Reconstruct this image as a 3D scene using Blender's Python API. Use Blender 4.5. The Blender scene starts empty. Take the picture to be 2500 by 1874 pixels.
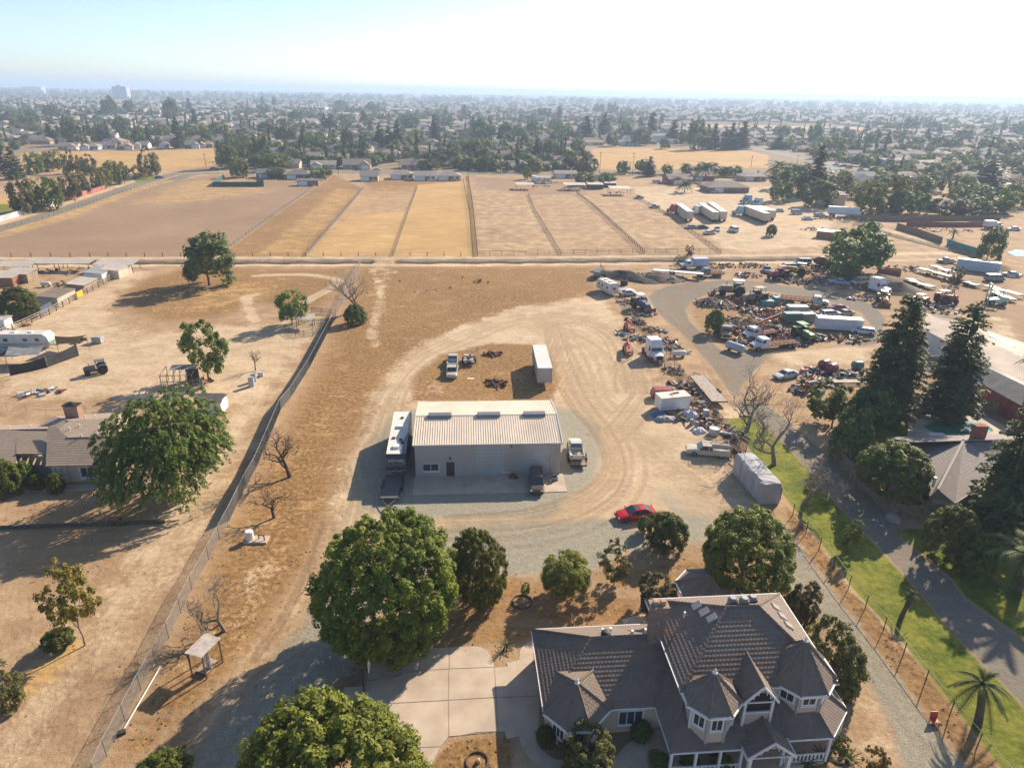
# Aerial view over a dry rural property at the edge of a valley town.
import bpy,math,random
import numpy as np
from mathutils import Vector,Matrix
sc=bpy.context.scene
C=sc.collection
R=math.radians
TAU=math.tau
# camera, sky, sun, exposure
CAM_H,FPX,PITCH,ROLL=46.0,1667.0,R(23.1),R(0.9)
cam_data=bpy.data.cameras.new('camera');cam=bpy.data.objects.new('camera',cam_data);C.objects.link(cam)
cam_data.sensor_width=36.0;cam_data.lens=FPX/2500*36
cam_data.clip_start=0.5;cam_data.clip_end=90000
cam.matrix_world=Matrix.Translation((0,0,CAM_H))@Matrix.Rotation(R(90)-PITCH,4,'X')@Matrix.Rotation(ROLL,4,'Z')
sc.camera=cam
SUN_EL,SUN_AZ=R(30.0),R(39.5)
w=bpy.data.worlds.new('World');sc.world=w;w.use_nodes=True
nt=w.node_tree;bg=nt.nodes['Background']
sky=nt.nodes.new('ShaderNodeTexSky');sky.sky_type='NISHITA';sky.sun_disc=False
sky.sun_elevation=SUN_EL;sky.sun_rotation=SUN_AZ
sky.air_density=0.75;sky.dust_density=0.6;sky.ozone_density=1.9;sky.altitude=0
nt.links.new(sky.outputs[0],bg.inputs[0]);bg.inputs[1].default_value=0.108
sl=bpy.data.lights.new('sun','SUN');sl.energy=5.0;sl.angle=R(0.55);sl.color=(1.0,0.87,0.70)
sun=bpy.data.objects.new('sun',sl);C.objects.link(sun)
sdir=Vector((math.sin(SUN_AZ)*math.cos(SUN_EL),math.cos(SUN_AZ)*math.cos(SUN_EL),math.sin(SUN_EL)))
sun.rotation_euler=sdir.to_track_quat('Z','Y').to_euler();sun.location=(60,80,120)
vs=sc.view_settings
vs.view_transform='Standard';vs.look='None';vs.exposure=0.82;vs.gamma=1.0;vs.use_curve_mapping=False
cy=sc.cycles
cy.use_denoising=True;cy.max_bounces=5;cy.diffuse_bounces=2;cy.glossy_bounces=2;cy.transmission_bounces=2
cy.transparent_max_bounces=8;cy.volume_bounces=1;cy.use_adaptive_sampling=True;cy.adaptive_threshold=0.02
cy.caustics_reflective=False;cy.caustics_refractive=False;cy.sample_clamp_indirect=6
# survey: a spot of the photograph -> the place on the ground
def ground_at(px,py,z=0.0):
 u=(px-1250)/FPX;v=(py-937)/FPX
 c,s=math.cos(ROLL),math.sin(ROLL)
 u,v=u*c+v*s,-u*s+v*c
 ry=math.cos(PITCH)-v*math.sin(PITCH);rz=-math.sin(PITCH)-v*math.cos(PITCH)
 t=(z-CAM_H)/rz
 return Vector((u*t,ry*t,z))
TILE_Y={'A':180,'B':500,'C':950,'D':1404}
def T(tile,x,y,z=0.0):
 k=.28255 if tile[0]=='A' else .28345
 return ground_at((int(tile[1])-1)*625+x*k,TILE_Y[tile[0]]+y*k,z)
def d(x,y,z=0.0):return ground_at(x*1.1302,y*1.1302,z)
def height_at(px,py,Y):
 u=(px-1250)/FPX;v=(py-937)/FPX
 c,s=math.cos(ROLL),math.sin(ROLL);u,v=u*c+v*s,-u*s+v*c
 ry=math.cos(PITCH)-v*math.sin(PITCH);rz=-math.sin(PITCH)-v*math.cos(PITCH)
 return CAM_H+Y/ry*rz
def ang(a,b):return math.atan2(b[1]-a[1],b[0]-a[0])
# materials
MATS={}
def nd(nt,typ,**kw):
 n=nt.nodes.new(typ)
 for k,v in kw.items():setattr(n,k,v)
 return n
def M(name,col,rough=.75,metal=0.0,var=.12,scale=1.5,bump=0.0,bscale=8.0,dirt=0.0,spec=.4,emit=None,alpha=None):
 if name in MATS:return MATS[name]
 m=bpy.data.materials.new(name);m.use_nodes=True;MATS[name]=m
 nt=m.node_tree;b=nt.nodes['Principled BSDF'];L=nt.links.new
 b.inputs['Roughness'].default_value=rough;b.inputs['Metallic'].default_value=metal
 b.inputs['Specular IOR Level'].default_value=spec
 tc=nd(nt,'ShaderNodeTexCoord')
 n1=nd(nt,'ShaderNodeTexNoise');n1.inputs['Scale'].default_value=scale;n1.inputs['Detail'].default_value=5
 L(tc.outputs['Object'],n1.inputs['Vector'])
 hi=[min(1,c*(1+var*1.6))for c in col];lo=[c*(1-var*1.6)for c in col]
 r=nd(nt,'ShaderNodeValToRGB');r.color_ramp.elements[0].position=.3;r.color_ramp.elements[1].position=.7
 r.color_ramp.elements[0].color=(*lo,1);r.color_ramp.elements[1].color=(*hi,1)
 L(n1.outputs['Fac'],r.inputs['Fac']);out=r.outputs['Color']
 if dirt:
  n2=nd(nt,'ShaderNodeTexNoise');n2.inputs['Scale'].default_value=scale*.45;n2.inputs['Detail'].default_value=8
  n2.inputs['Roughness'].default_value=.65;L(tc.outputs['Object'],n2.inputs['Vector'])
  r2=nd(nt,'ShaderNodeValToRGB');r2.color_ramp.elements[0].position=.48;r2.color_ramp.elements[1].position=.72
  r2.color_ramp.elements[0].color=(0,0,0,1);r2.color_ramp.elements[1].color=(dirt,dirt,dirt,1)
  mx=nd(nt,'ShaderNodeMix',data_type='RGBA');L(n2.outputs['Fac'],r2.inputs['Fac']);L(r2.outputs['Color'],mx.inputs[0])
  L(out,mx.inputs[6]);mx.inputs[7].default_value=(.27,.19,.12,1);out=mx.outputs[2]
 L(out,b.inputs['Base Color'])
 if bump:
  n3=nd(nt,'ShaderNodeTexNoise');n3.inputs['Scale'].default_value=bscale;n3.inputs['Detail'].default_value=4
  L(tc.outputs['Object'],n3.inputs['Vector'])
  bp=nd(nt,'ShaderNodeBump');bp.inputs['Strength'].default_value=bump;bp.inputs['Distance'].default_value=.05
  L(n3.outputs['Fac'],bp.inputs['Height']);L(bp.outputs[0],b.inputs['Normal'])
 if emit:b.inputs['Emission Color'].default_value=(*emit,1);b.inputs['Emission Strength'].default_value=1
 if alpha is not None:b.inputs['Alpha'].default_value=alpha
 return m
def paint(col,rough=.35,dirt=.35,name=None):
 return M(name or 'paint_%02x%02x%02x_%d'%(*[int(min(1,c)*255)for c in col],int(rough*10)),col,rough,0,.07,.8,dirt=dirt,spec=.5)
GLASS=lambda:M('dark_window_glass',(.035,.05,.06),.08,0,.1,.7,spec=.9)
TYRE=lambda:M('tyre_rubber',(.02,.02,.02),.85,0,.1,3,dirt=.3)
STEEL=lambda:M('galvanised_steel',(.27,.27,.265),.65,.25,.12,3,dirt=.25)
RUST=lambda:M('rusty_steel',(.19,.085,.04),.85,.1,.35,2.5,bump=.4)
DARKM=lambda:M('dark_metal',(.035,.034,.034),.6,.3,.2,3,dirt=.3)
CHROME=lambda:M('dull_chrome',(.5,.5,.5),.25,.9,.1,3)
WHITE=lambda:M('white_paint',(.72,.71,.68),.45,0,.05,.7,dirt=.22)
WOOD=lambda:M('weathered_wood',(.30,.22,.15),.85,0,.3,2.5,bump=.4)
DKWOOD=lambda:M('dark_old_wood',(.10,.07,.05),.9,0,.3,2.5,bump=.4)
CONC=lambda:M('concrete',(.49,.385,.285),.85,0,.10,.5,bump=.15,bscale=20,dirt=.3)
# mesh builder
class MB:
 def __init__(s):s.v=[];s.f=[];s.m=[];s.uv={}
 def add(s,vs,fs,m=0):
  o=len(s.v);s.v+=[tuple(p)for p in vs]
  for f in fs:s.f.append([o+i for i in f]);s.m.append(m)
  return s
 def box(s,x0,x1,y0,y1,z0,z1,m=0):
  return s.add([(x0,y0,z0),(x1,y0,z0),(x1,y1,z0),(x0,y1,z0),(x0,y0,z1),(x1,y0,z1),(x1,y1,z1),(x0,y1,z1)],[(0,3,2,1),(4,5,6,7),(0,1,5,4),(1,2,6,5),(2,3,7,6),(3,0,4,7)],m)
 def cbox(s,c,size,rz=0,m=0,rx=0,ry=0):
  mt=Matrix.Translation(c)@Matrix.Rotation(rz,4,'Z')@Matrix.Rotation(ry,4,'Y')@Matrix.Rotation(rx,4,'X')
  a,b,e=size[0]/2,size[1]/2,size[2]/2
  p=[mt@Vector(q)for q in((-a,-b,-e),(a,-b,-e),(a,b,-e),(-a,b,-e),(-a,-b,e),(a,-b,e),(a,b,e),(-a,b,e))]
  return s.add(p,[(0,3,2,1),(4,5,6,7),(0,1,5,4),(1,2,6,5),(2,3,7,6),(3,0,4,7)],m)
 def prism(s,poly,z0,z1,m=0,top=True):
  n=len(poly);vs=[(p[0],p[1],z0)for p in poly]+[(p[0],p[1],z1)for p in poly]
  fs=[(i,(i+1)%n,n+(i+1)%n,n+i)for i in range(n)]
  fs.append(tuple(range(n-1,-1,-1)))
  if top:fs.append(tuple(range(n,2*n)))
  return s.add(vs,fs,m)
 def ext(s,prof,y0,y1,m=0,yin=0.0,zcap=None):
  n=len(prof);k=lambda p:yin if(zcap is not None and p[1]>zcap)else 0
  vs=[(p[0],y0+k(p),p[1])for p in prof]+[(p[0],y1-k(p),p[1])for p in prof]
  fs=[(i,n+i,n+(i+1)%n,(i+1)%n)for i in range(n)]+[tuple(range(n)),tuple(range(2*n-1,n-1,-1))]
  return s.add(vs,fs,m)
 def cyl(s,p0,p1,r0,r1=None,n=10,m=0,caps=True):
  r1=r0 if r1 is None else r1
  p0,p1=Vector(p0),Vector(p1);a=(p1-p0).normalized()
  t=a.orthogonal().normalized();b=a.cross(t)
  vs=[p0+(t*math.cos(TAU*i/n)+b*math.sin(TAU*i/n))*r0 for i in range(n)]
  vs+=[p1+(t*math.cos(TAU*i/n)+b*math.sin(TAU*i/n))*r1 for i in range(n)]
  fs=[(i,(i+1)%n,n+(i+1)%n,n+i)for i in range(n)]
  if caps:fs+=[tuple(range(n-1,-1,-1)),tuple(range(n,2*n))]
  return s.add(vs,fs,m)
 def tube(s,pts,r,n=5,m=0):
  rs=r if isinstance(r,(list,tuple))else[r]*len(pts)
  for i in range(len(pts)-1):s.cyl(pts[i],pts[i+1],rs[i],rs[i+1],n,m,caps=(i in(0,len(pts)-2)))
  return s
 def lathe(s,prof,c=(0,0,0),n=14,m=0,axis='Z'):
  vs=[];k=len(prof)
  for i in range(n):
   a=TAU*i/n
   for r,z in prof:
    p=(r*math.cos(a),r*math.sin(a),z)
    if axis=='Y':p=(p[0],z,p[1])
    if axis=='X':p=(z,p[0],p[1])
    vs.append((p[0]+c[0],p[1]+c[1],p[2]+c[2]))
  fs=[(i*k+j,((i+1)%n)*k+j,((i+1)%n)*k+j+1,i*k+j+1)for i in range(n)for j in range(k-1)]
  return s.add(vs,fs,m)
 def quad(s,a,b,c,dd,m=0):return s.add([a,b,c,dd],[(0,1,2,3)],m)
 def build(s,name,mats,parent=None,loc=None,rz=0.0,smooth=False):
  me=bpy.data.meshes.new(name);me.from_pydata(s.v,[],s.f)
  for m in(mats if isinstance(mats,(list,tuple))else[mats]):me.materials.append(m)
  if any(s.m):me.polygons.foreach_set('material_index',s.m)
  if smooth:me.polygons.foreach_set('use_smooth',[True]*len(s.f))
  if s.uv:
   uvl=me.uv_layers.new(name='UVMap')
   for fi,uvs in s.uv.items():
    for k,li in enumerate(me.polygons[fi].loop_indices):uvl.data[li].uv=uvs[k]
  me.update()
  return link(name,me,parent,loc,rz)
def link(name,me,parent=None,loc=None,rz=0.0):
 o=bpy.data.objects.new(name,me);C.objects.link(o)
 if parent is not None:o.parent=parent
 if loc is not None:o.location=loc
 if rz:o.rotation_euler=(0,0,rz)
 return o
def tag(o,label,cat,group=None,kind=None):
 if label:o['label']=label
 if cat:o['category']=cat
 if group:o['group']=group
 if kind:o['kind']=kind
 return o
def thing(name,label,cat,loc=(0,0,0),rz=0.0,group=None,scale=None):
 o=bpy.data.objects.new(name,None);C.objects.link(o);o.location=loc;o.rotation_euler=(0,0,rz)
 o.empty_display_size=.3
 if scale:o.scale=(scale,)*3 if isinstance(scale,(int,float))else scale
 return tag(o,label,cat,group)
KIDS={}
def children(o):return[c for c in C.objects if c.parent==o]
def copy_tree(o,loc=None,rz=None,label=None,group=None,scale=None,parent=None,kids=None):
 c=o.copy();C.objects.link(c);c.parent=parent
 if loc is not None:c.location=loc
 if rz is not None:c.rotation_euler=(0,0,rz)
 if scale is not None:c.scale=(scale,)*3 if isinstance(scale,(int,float))else scale
 if label:c['label']=label
 if group:c['group']=group
 for ch in(o.children if kids is None else kids):copy_tree(ch,parent=c)
 return c
def struct(o,label=None,kind='structure'):
 o['kind']=kind
 if label:o['label']=label
 return o
# the ground: one painted sheet near, plain land to the horizon
GY0,GY1,NX=16.0,1250.0,740
gy=[GY0]
while gy[-1]<GY1:gy.append(gy[-1]*(1.0053 if gy[-1]<320 else 1.012))
gy[-1]=GY1;gy=np.array(gy);NY=len(gy)
tt=np.linspace(-1.34,1.34,NX)
GX=(gy[:,None]*.86+12)*tt[None,:];GYY=np.repeat(gy[:,None],NX,1)
px,py=GX.ravel(),GYY.ravel()
CH={k:np.zeros(px.size,np.float32)for k in('pale','brown','gold','soil','gravel','lawn','tar','rut','ditch')}
def poly_sd(pts):
 P=np.array([(p[0],p[1])for p in pts]);n=len(P)
 mn,mx=P.min(0)-12,P.max(0)+12
 idx=np.where((px>mn[0])&(px<mx[0])&(py>mn[1])&(py<mx[1]))[0]
 x,y=px[idx],py[idx];dd=np.full(x.size,1e9);ins=np.zeros(x.size,bool)
 for i in range(n):
  a,b=P[i],P[(i+1)%n];e=b-a
  t=np.clip(((x-a[0])*e[0]+(y-a[1])*e[1])/max(1e-9,e@e),0,1)
  dd=np.minimum(dd,(x-a[0]-t*e[0])**2+(y-a[1]-t*e[1])**2)
  c=(a[1]>y)!=(b[1]>y)
  with np.errstate(divide='ignore',invalid='ignore'):
   ins^=c&(x<(b[0]-a[0])*(y-a[1])/(b[1]-a[1])+a[0])
 dd=np.sqrt(dd);return idx,np.where(ins,-dd,dd)
def area(ch,pts,soft=1.0,val=1.0,erase=()):
 idx,sd=poly_sd(pts);m=np.clip(.5-sd/(2*soft),0,1)*val
 CH[ch][idx]=np.maximum(CH[ch][idx],m)if val>=0 else np.clip(CH[ch][idx]+m,0,1)
 for e in erase:CH[e][idx]*=1-np.clip(m,0,1)
def stroke(ch,pts,wid,soft=.5,val=1.0,erase=()):
 P=np.array([(p[0],p[1])for p in pts]);mn,mx=P.min(0)-wid-soft-1,P.max(0)+wid+soft+1
 idx=np.where((px>mn[0])&(px<mx[0])&(py>mn[1])&(py<mx[1]))[0]
 x,y=px[idx],py[idx];dd=np.full(x.size,1e9)
 for a,b in zip(P[:-1],P[1:]):
  e=b-a;t=np.clip(((x-a[0])*e[0]+(y-a[1])*e[1])/max(1e-9,e@e),0,1)
  dd=np.minimum(dd,(x-a[0]-t*e[0])**2+(y-a[1]-t*e[1])**2)
 m=np.clip((wid/2+soft-np.sqrt(dd))/soft,0,1)*val
 CH[ch][idx]=np.maximum(CH[ch][idx],m)
 for e in erase:CH[e][idx]*=1-m
def smooth(pts,n=5):
 P=[Vector((p[0],p[1]))for p in pts];P=[2*P[0]-P[1]]+P+[2*P[-1]-P[-2]];out=[]
 for i in range(1,len(P)-2):
  for k in range(n):
   t=k/n;a,b,c,e=P[i-1:i+3]
   out.append(.5*(2*b+(c-a)*t+(2*a-5*b+4*c-e)*t*t+(3*b-a-3*c+e)*t**3))
 return out+[P[-2]]
def dl(*c):return[d(x,y)for x,y in c]
def tl(tile,*c):return[T(tile,x,y)for x,y in c]
def sl_(*c):return[ground_at(x,y)for x,y in c]
# dry fields beyond the ditch, one painted area per parcel
area('soil',sl_((-400,640),(-60,575),(430,440),(520,428),(815,424),(681,517),(530,627),(300,627)),1.2,.95)
area('gold',sl_((120,545),(430,436),(640,428),(700,470),(520,500),(330,505)),14,.5)
area('gold',sl_((-40,585),(60,545),(330,460),(380,455),(200,530),(20,580)),4,.55)
area('brown',sl_((815,426),(888,460),(846,511),(747,625),(530,627),(681,517)),1,.65)
area('gold',sl_((815,455),(888,465),(846,511),(747,625),(600,626),(760,500)),4,.5)
area('gold',sl_((888,450),(1019,455),(998,516),(960,625),(747,625),(846,511)),.8,.45)
area('gold',sl_((850,528),(1000,516),(960,625),(747,625)),1.5,.85)
area('pale',sl_((850,535),(990,530),(955,622),(760,622)),4,.35)
area('soil',sl_((870,452),(1010,452),(990,500),(850,500)),5,.45)
area('gold',sl_((1019,452),(1147,440),(1156,519),(1166,625),(960,625),(998,516)),.8,.95)
area('pale',sl_((1147,452),(1290,470),(1370,622),(1166,625),(1156,519)),.8,.34)
area('gold',sl_((1147,452),(1290,470),(1370,622),(1166,625),(1156,519)),2,.34)
area('soil',sl_((1147,432),(1420,440),(1408,474),(1290,478),(1150,462)),4,.6)
area('pale',sl_((1290,472),(1408,474),(1572,619),(1370,622)),.8,.28)
area('gold',sl_((1290,472),(1408,474),(1572,619),(1370,622)),2,.3)
area('pale',sl_((1408,474),(1558,485),(1641,531),(1760,619),(1572,619)),.8,.35)
area('gold',sl_((1408,474),(1558,485),(1641,531),(1760,619),(1572,619)),2,.35)
area('brown',sl_((880,440),(1130,436),(1110,462),(1000,470),(900,468)),3,.7)
area('pale',sl_((1540,455),(1900,455),(2050,520),(2020,600),(1790,619),(1660,530),(1558,487)),4,.8)
area('gold',sl_((1900,560),(2020,560),(2060,600),(1880,612)),4,.5)
random.seed(4)
for i in range(34):
 x0=random.uniform(60,1640);y0=random.uniform(455,605);L_=random.uniform(40,160)
 q=[ground_at(x0+L_*t+20*math.sin(i+3*t),y0+random.uniform(-3,3))for t in(0,.35,.7,1)]
 stroke(random.choice(('soil','brown','pale')),smooth(q,4),random.uniform(.5,1.4),1.6,random.uniform(.15,.4))
for a,b in(((185,470+140),(565,500)),((330,600),(650,490)),((250,615),(470,545)),((430,622),(705,470)),((300,560),(620,470))):
 stroke('pale',[ground_at(*a),ground_at(*b)],.7,.8,.22)
for q in(((940,462),(1010,456),(1080,452)),((780,463),(850,465),(940,455)),((1030,462),(1045,475),(1065,478)),((900,470),(960,474),(1010,465))):
 stroke('soil',smooth(sl_(*q)),2.0,1.5,.9)
# ditch with a dirt road on each bank
ditch_c=[ground_at(x,y)for x,y in((-700,646),(0,640),(625,639),(1250,638),(1875,632),(2060,628))]
bank_f=[ground_at(x,y)for x,y in((-700,637),(0,632),(625,631),(1250,630),(1875,624),(2350,617))]
bank_n=[ground_at(x,y)for x,y in((-700,655),(0,648.5),(625,647.5),(1250,646.5),(1875,641),(2350,632))]
stroke('pale',bank_f,3.4,.8,1,('soil','gold','brown'));stroke('pale',bank_n,2.2,.8,1,('soil','gold','brown'))
stroke('ditch',ditch_c,3.6,1.0,1,('pale',))
stroke('ditch',sl_((2480,672),(2380,625),(2180,575),(2090,548)),3.2,1.0,.8,('pale',))
stroke('pale',sl_((2330,618),(2270,592),(2160,560)),3.2,1,.9)
area('ditch',tl('B2',(1010,440),(1170,440),(1200,520),(1000,520)),.5,-1)
# left neighbour: bare tan yard, worn tracks, dry weeds
area('pale',dl((0,860),(0,700),(250,600),(300,575),(330,590),(250,640),(240,690),(330,720),(500,700),(600,700),(690,680),(720,690),(640,780),(560,900),(420,1180),(250,1400),(60,1658),(-60,1658),(-60,1500),(180,1330),(340,1110),(400,1060),(480,880),(300,870)),4,.8)
area('brown',dl((230,650),(300,600),(420,570),(620,578),(770,575),(740,640),(690,680),(560,660),(480,690),(330,700)),5,.72)
area('gold',dl((300,660),(430,620),(600,590),(640,640),(520,670),(380,690)),8,.5)
stroke('pale',smooth(tl('B2',(0,610),(300,600),(520,610),(690,650),(640,720),(430,830),(300,950))),1.3,1.5,.8,('brown','gold'))
stroke('rut',smooth(tl('B2',(0,625),(300,615),(500,625),(650,660),(600,730),(420,845))),.35,.3,.6)
stroke('pale',smooth(tl('B1',(2205,770),(2120,800),(2150,900),(2205,1000))),1.3,1.6,.7,('brown',))
for k in range(7):
 stroke('rut',smooth(tl('B1',(900+20*k,880+14*k),(1080+20*k,800+22*k),(1350+10*k,770+22*k),(1640-20*k,800+16*k),(1560,900+6*k))),.4,.5,random.uniform(.2,.6))
area('gold',tl('D1',(0,1300),(560,860),(880,420),(640,520),(480,640),(0,860)),1.6,.7,('pale',))
area('gold',tl('B1',(500,1500),(900,1380),(1400,1340),(1330,1480),(1100,1560),(700,1540)),2,.55)
area('gold',tl('B1',(1600,1440),(2100,1300),(2205,1500),(1900,1640),(1500,1600)),2,.5)
area('brown',dl((0,1060),(380,1070),(330,1130),(150,1300),(0,1330)),3,.45)
area('lawn',tl('B1',(0,890),(230,900),(210,960),(0,970)),.8,.9)
area('lawn',tl('B1',(190,745),(330,745),(320,790),(200,800)),.6,.8)
for k in range(10):
 o=random.uniform(-60,60)
 stroke('rut',smooth(dl((20+o,1640),(170+o,1480),(300+o*.5,1290),(420+o*.3,1110),(520+o*.2,950),(610,800))),.35,.5,random.uniform(.12,.35))
# strip between the slatted fence and the drive: brown weeds
area('brown',dl((770,575),(1290,575),(1300,640),(1180,660),(1060,690),(960,735),(880,785),(830,850),(800,920),(760,980),(740,1060),(715,1130),(690,1230),(560,1440),(330,1658),(230,1658),(430,1240),(500,1110),(600,930),(690,770),(740,660)),4.5,.8)
area('gold',dl((600,940),(700,840),(760,800),(780,880),(720,980),(690,1130),(640,1260),(520,1400),(480,1330),(560,1130)),6,.45)
area('pale',dl((480,1250),(560,1200),(620,1230),(560,1330),(470,1400),(420,1460),(400,1420)),5,.55)
area('pale',tl('B2',(980,530),(1200,530),(1300,570),(1180,640),(1060,780),(1040,900),(1000,1000),(960,800),(980,640)),5,.5)
stroke('pale',smooth(tl('B2',(1000,560),(1080,760),(1050,900),(1010,1080),(1030,1200))),1.2,2.6,.5)
area('soil',tl('B2',(1200,560),(2205,545),(2205,700),(1700,760),(1300,760)),6,.35)
# the yard: pale worn loop round the weedy infield, gravel by the shop
yard=dl((690,1230),(722,1100),(745,1015),(790,935),(802,862),(850,792),(920,735),(1010,700),(1120,662),(1290,640),(1340,690),(1400,795),(1440,870),(1560,960),(1600,1010),(1640,1090),(1540,1120),(1420,1170),(1290,1225),(1090,1232),(900,1200),(780,1240))
area('pale',yard,4.0,.95)
area('pale',dl((885,868),(890,812),(950,765),(1060,740),(1150,742),(1196,770),(1212,830),(1195,868)),1.6,-.85)
area('brown',dl((885,868),(890,812),(950,765),(1060,740),(1150,742),(1196,770),(1212,830),(1195,868)),1.8,.8)
area('pale',tl('B2',(1280,1500),(1500,1460),(1700,1500),(1700,1640),(1300,1658)),3,.45)
area('pale',tl('B2',(1680,1480),(1920,1480),(1880,1530),(1700,1560)),2,.4)
GRAV=dict(erase=('brown','gold'))
area('gravel',dl((762,1030),(790,960),(840,905),(895,885),(1215,880),(1250,888),(1290,925),(1305,975),(1290,1030),(1240,1075),(1180,1120),(900,1120),(780,1100)),2.2,.75)
area('gravel',dl((780,1240),(900,1150),(1060,1130),(1300,1125),(1380,1150),(1440,1170),(1340,1190),(1290,1226),(1090,1234),(960,1230),(800,1290)),2.0,.95)
area('gravel',dl((1440,1090),(1560,1110),(1540,1180),(1480,1180)),3,.6)
area('gravel',dl((690,1230),(800,1190),(790,1400),(700,1540),(560,1660),(330,1700),(480,1540),(600,1400),(680,1310)),2.2,.75,('brown',))
area('pale',dl((690,1230),(760,1190),(700,1330),(560,1480),(420,1658),(340,1658),(560,1400)),2.5,.8,('brown',))
area('gravel',dl((1660,1150),(1690,1130),(1720,1175),(1779,1242),(1852,1342),(1932,1450),(2010,1551),(2093,1658),(2130,1710),(1990,1710),(1960,1658),(1915,1543),(1880,1468),(1764,1330),(1700,1262)),1.0,.8,('brown',))
area('pale',dl((1600,1120),(1680,1120),(1750,1200),(1700,1250),(1640,1190)),1.5,.8)
area('brown',dl((1690,1085),(1720,1110),(1832,1252),(1960,1400),(2085,1556),(2180,1680),(2120,1700),(2093,1658),(2010,1551),(1932,1450),(1852,1342),(1779,1242),(1700,1130)),.7,.8,('gravel',))
area('pale',dl((1780,1190),(1800,1200),(1900,1310),(1990,1410),(1960,1420),(1850,1290)),.8,.7)
area('brown',dl((1480,1190),(1600,1200),(1690,1270),(1400,1290),(1090,1240),(1290,1228)),2,.55)
area('brown',dl((940,1240),(1090,1236),(1390,1290),(1400,1350),(1150,1400),(1060,1400),(960,1420),(800,1440),(780,1560),(700,1600),(690,1500),(760,1400)),1.4,.6,('pale',))
area('gold',dl((1140,1260),(1400,1290),(1380,1350),(1180,1350),(1060,1380)),5,.35)
area('soil',tl('D2',(760,700),(960,700),(920,1080),(640,1100),(680,860)),1,.9)
area('brown',tl('D2',(1500,1658),(1560,1540),(1700,1420),(1900,1380),(2205,1370),(2205,1700),(1480,1750)),.3,.8,('pale','gravel'))
area('pale',dl((1800,1490),(1900,1500),(2000,1658),(1640,1700),(1840,1600)),2,.5)
area('soil',tl('D3',(160,1100),(900,1140),(1300,1180),(1340,1500),(900,1640),(300,1640)),1,.8)
def tracks(pts,n,spread,wid=.3,val=.5,ch='rut',gauge=1.7):
 for k in range(n):
  o=random.uniform(-spread,spread);s=smooth(pts,6);q=[]
  for i,p in enumerate(s):
   e=(Vector(s[min(i+1,len(s)-1)])-Vector(s[max(i-1,0)]));nrm=Vector((-e.y,e.x)).normalized()
   q.append(nrm*(o+math.sin(i*.21+k)*.4)+p)
  for sgn in(-1,1):
   q2=[]
   for i,p in enumerate(q):
    e=q[min(i+1,len(q)-1)]-q[max(i-1,0)];q2.append(p+Vector((-e.y,e.x)).normalized()*gauge/2*sgn)
   stroke(ch,q2,wid*random.uniform(.7,1.5),.25,val*random.uniform(.45,1.2))
random.seed(11)
tracks(dl((780,1060),(770,1000),(800,930),(830,850),(890,780),(980,735),(1100,690),(1230,680)),5,3.0,val=.4)
tracks(dl((1150,700),(1250,690),(1330,720),(1370,780),(1390,850)),6,3.5,val=.5)
tracks(dl((1200,700),(1210,740),(1230,800),(1270,870),(1320,930),(1345,1000),(1320,1060),(1240,1110),(1130,1140),(960,1150)),9,2.6,val=.6)
tracks(dl((1390,850),(1350,900),(1300,950)),3,2.5,val=.5)
tracks(dl((1215,810),(1280,850),(1380,950),(1480,1020),(1560,1080),(1640,1150),(1760,1260),(1900,1420),(2080,1640)),5,1.6,val=.35)
tracks(dl((1120,700),(1190,705),(1290,760),(1330,850)),4,3,val=.4)
tracks(dl((1190,720),(1160,705),(1180,680),(1290,690)),3,2,val=.4)
tracks(dl((770,1040),(750,1120),(700,1250),(620,1390),(480,1560),(380,1680)),4,1.8,val=.4)
tracks(dl((695,1130),(660,1230),(620,1330),(560,1430)),2,1.0,val=.75)
area('brown',tl('C3',(560,480),(760,560),(720,780),(600,920),(540,880),(640,700)),2.0,.45)
area('brown',tl('C3',(1120,760),(1400,900),(1420,960),(1250,960)),2.5,.4)
area('gravel',tl('C3',(1250,840),(1500,900),(1900,1000),(1750,1100),(1400,1060),(1100,950)),5,.5)
# right neighbour's scrapyard: grey loop road, scuffed dirt
loop=tl('B3',(1170,790),(1230,740),(1350,700),(1550,665),(1900,645),(2205,668))+tl('B4',(200,705),(520,735),(760,800),(930,880),(1010,980),(960,1190),(740,1255),(420,1280),(0,1340))+tl('B3',(2100,1420),(1980,1560),(1960,1658),(1860,1600),(1740,1420),(1560,1210),(1440,1080),(1320,990),(1230,900))
area('tar',loop,1.0,.92)
island=tl('B3',(1500,905),(1540,840),(1680,770),(1900,745),(2205,745))+tl('B4',(300,790),(560,840),(800,930),(880,1030),(850,1120),(640,1190),(300,1230),(0,1260))+tl('B3',(1830,1270),(1640,1110),(1530,1000))
area('tar',island,1.0,-1);area('brown',island,2,.55)
area('pale',tl('B4',(0,1260),(400,1220),(760,1200),(900,1240),(880,1400),(300,1380),(0,1340)),3,.8,('tar',))
area('soil',dl((1560,575),(1850,570),(1990,600),(2212,590),(2212,680),(1950,660),(1800,620),(1560,612)),4,.5)
area('soil',tl('B3',(1560,1180),(1800,1250),(1980,1290),(1800,1330),(1640,1290)),2,.6)
tracks(tl('B3',(2205,690),(1900,680),(1600,700),(1380,760),(1330,850),(1420,1000),(1560,1150),(1700,1300),(1900,1560)),5,1.6,val=.45)
area('pale',dl((1500,870),(1640,860),(1700,960),(1640,980),(1560,900)),2.5,.6)
area('pale',dl((1980,660),(2212,690),(2212,860),(2150,790),(2100,700)),3,.55)
area('tar',dl((1575,868),(1650,868),(1720,925),(1807,996),(1900,1091),(1939,1129),(1990,1197),(2060,1256),(2085,1292),(2240,1400),(2240,1560),(2164,1477),(2060,1372),(1965,1256),(1877,1159),(1822,1106),(1767,1041),(1700,965),(1620,900)),.5,.8,('pale','soil'))
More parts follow.
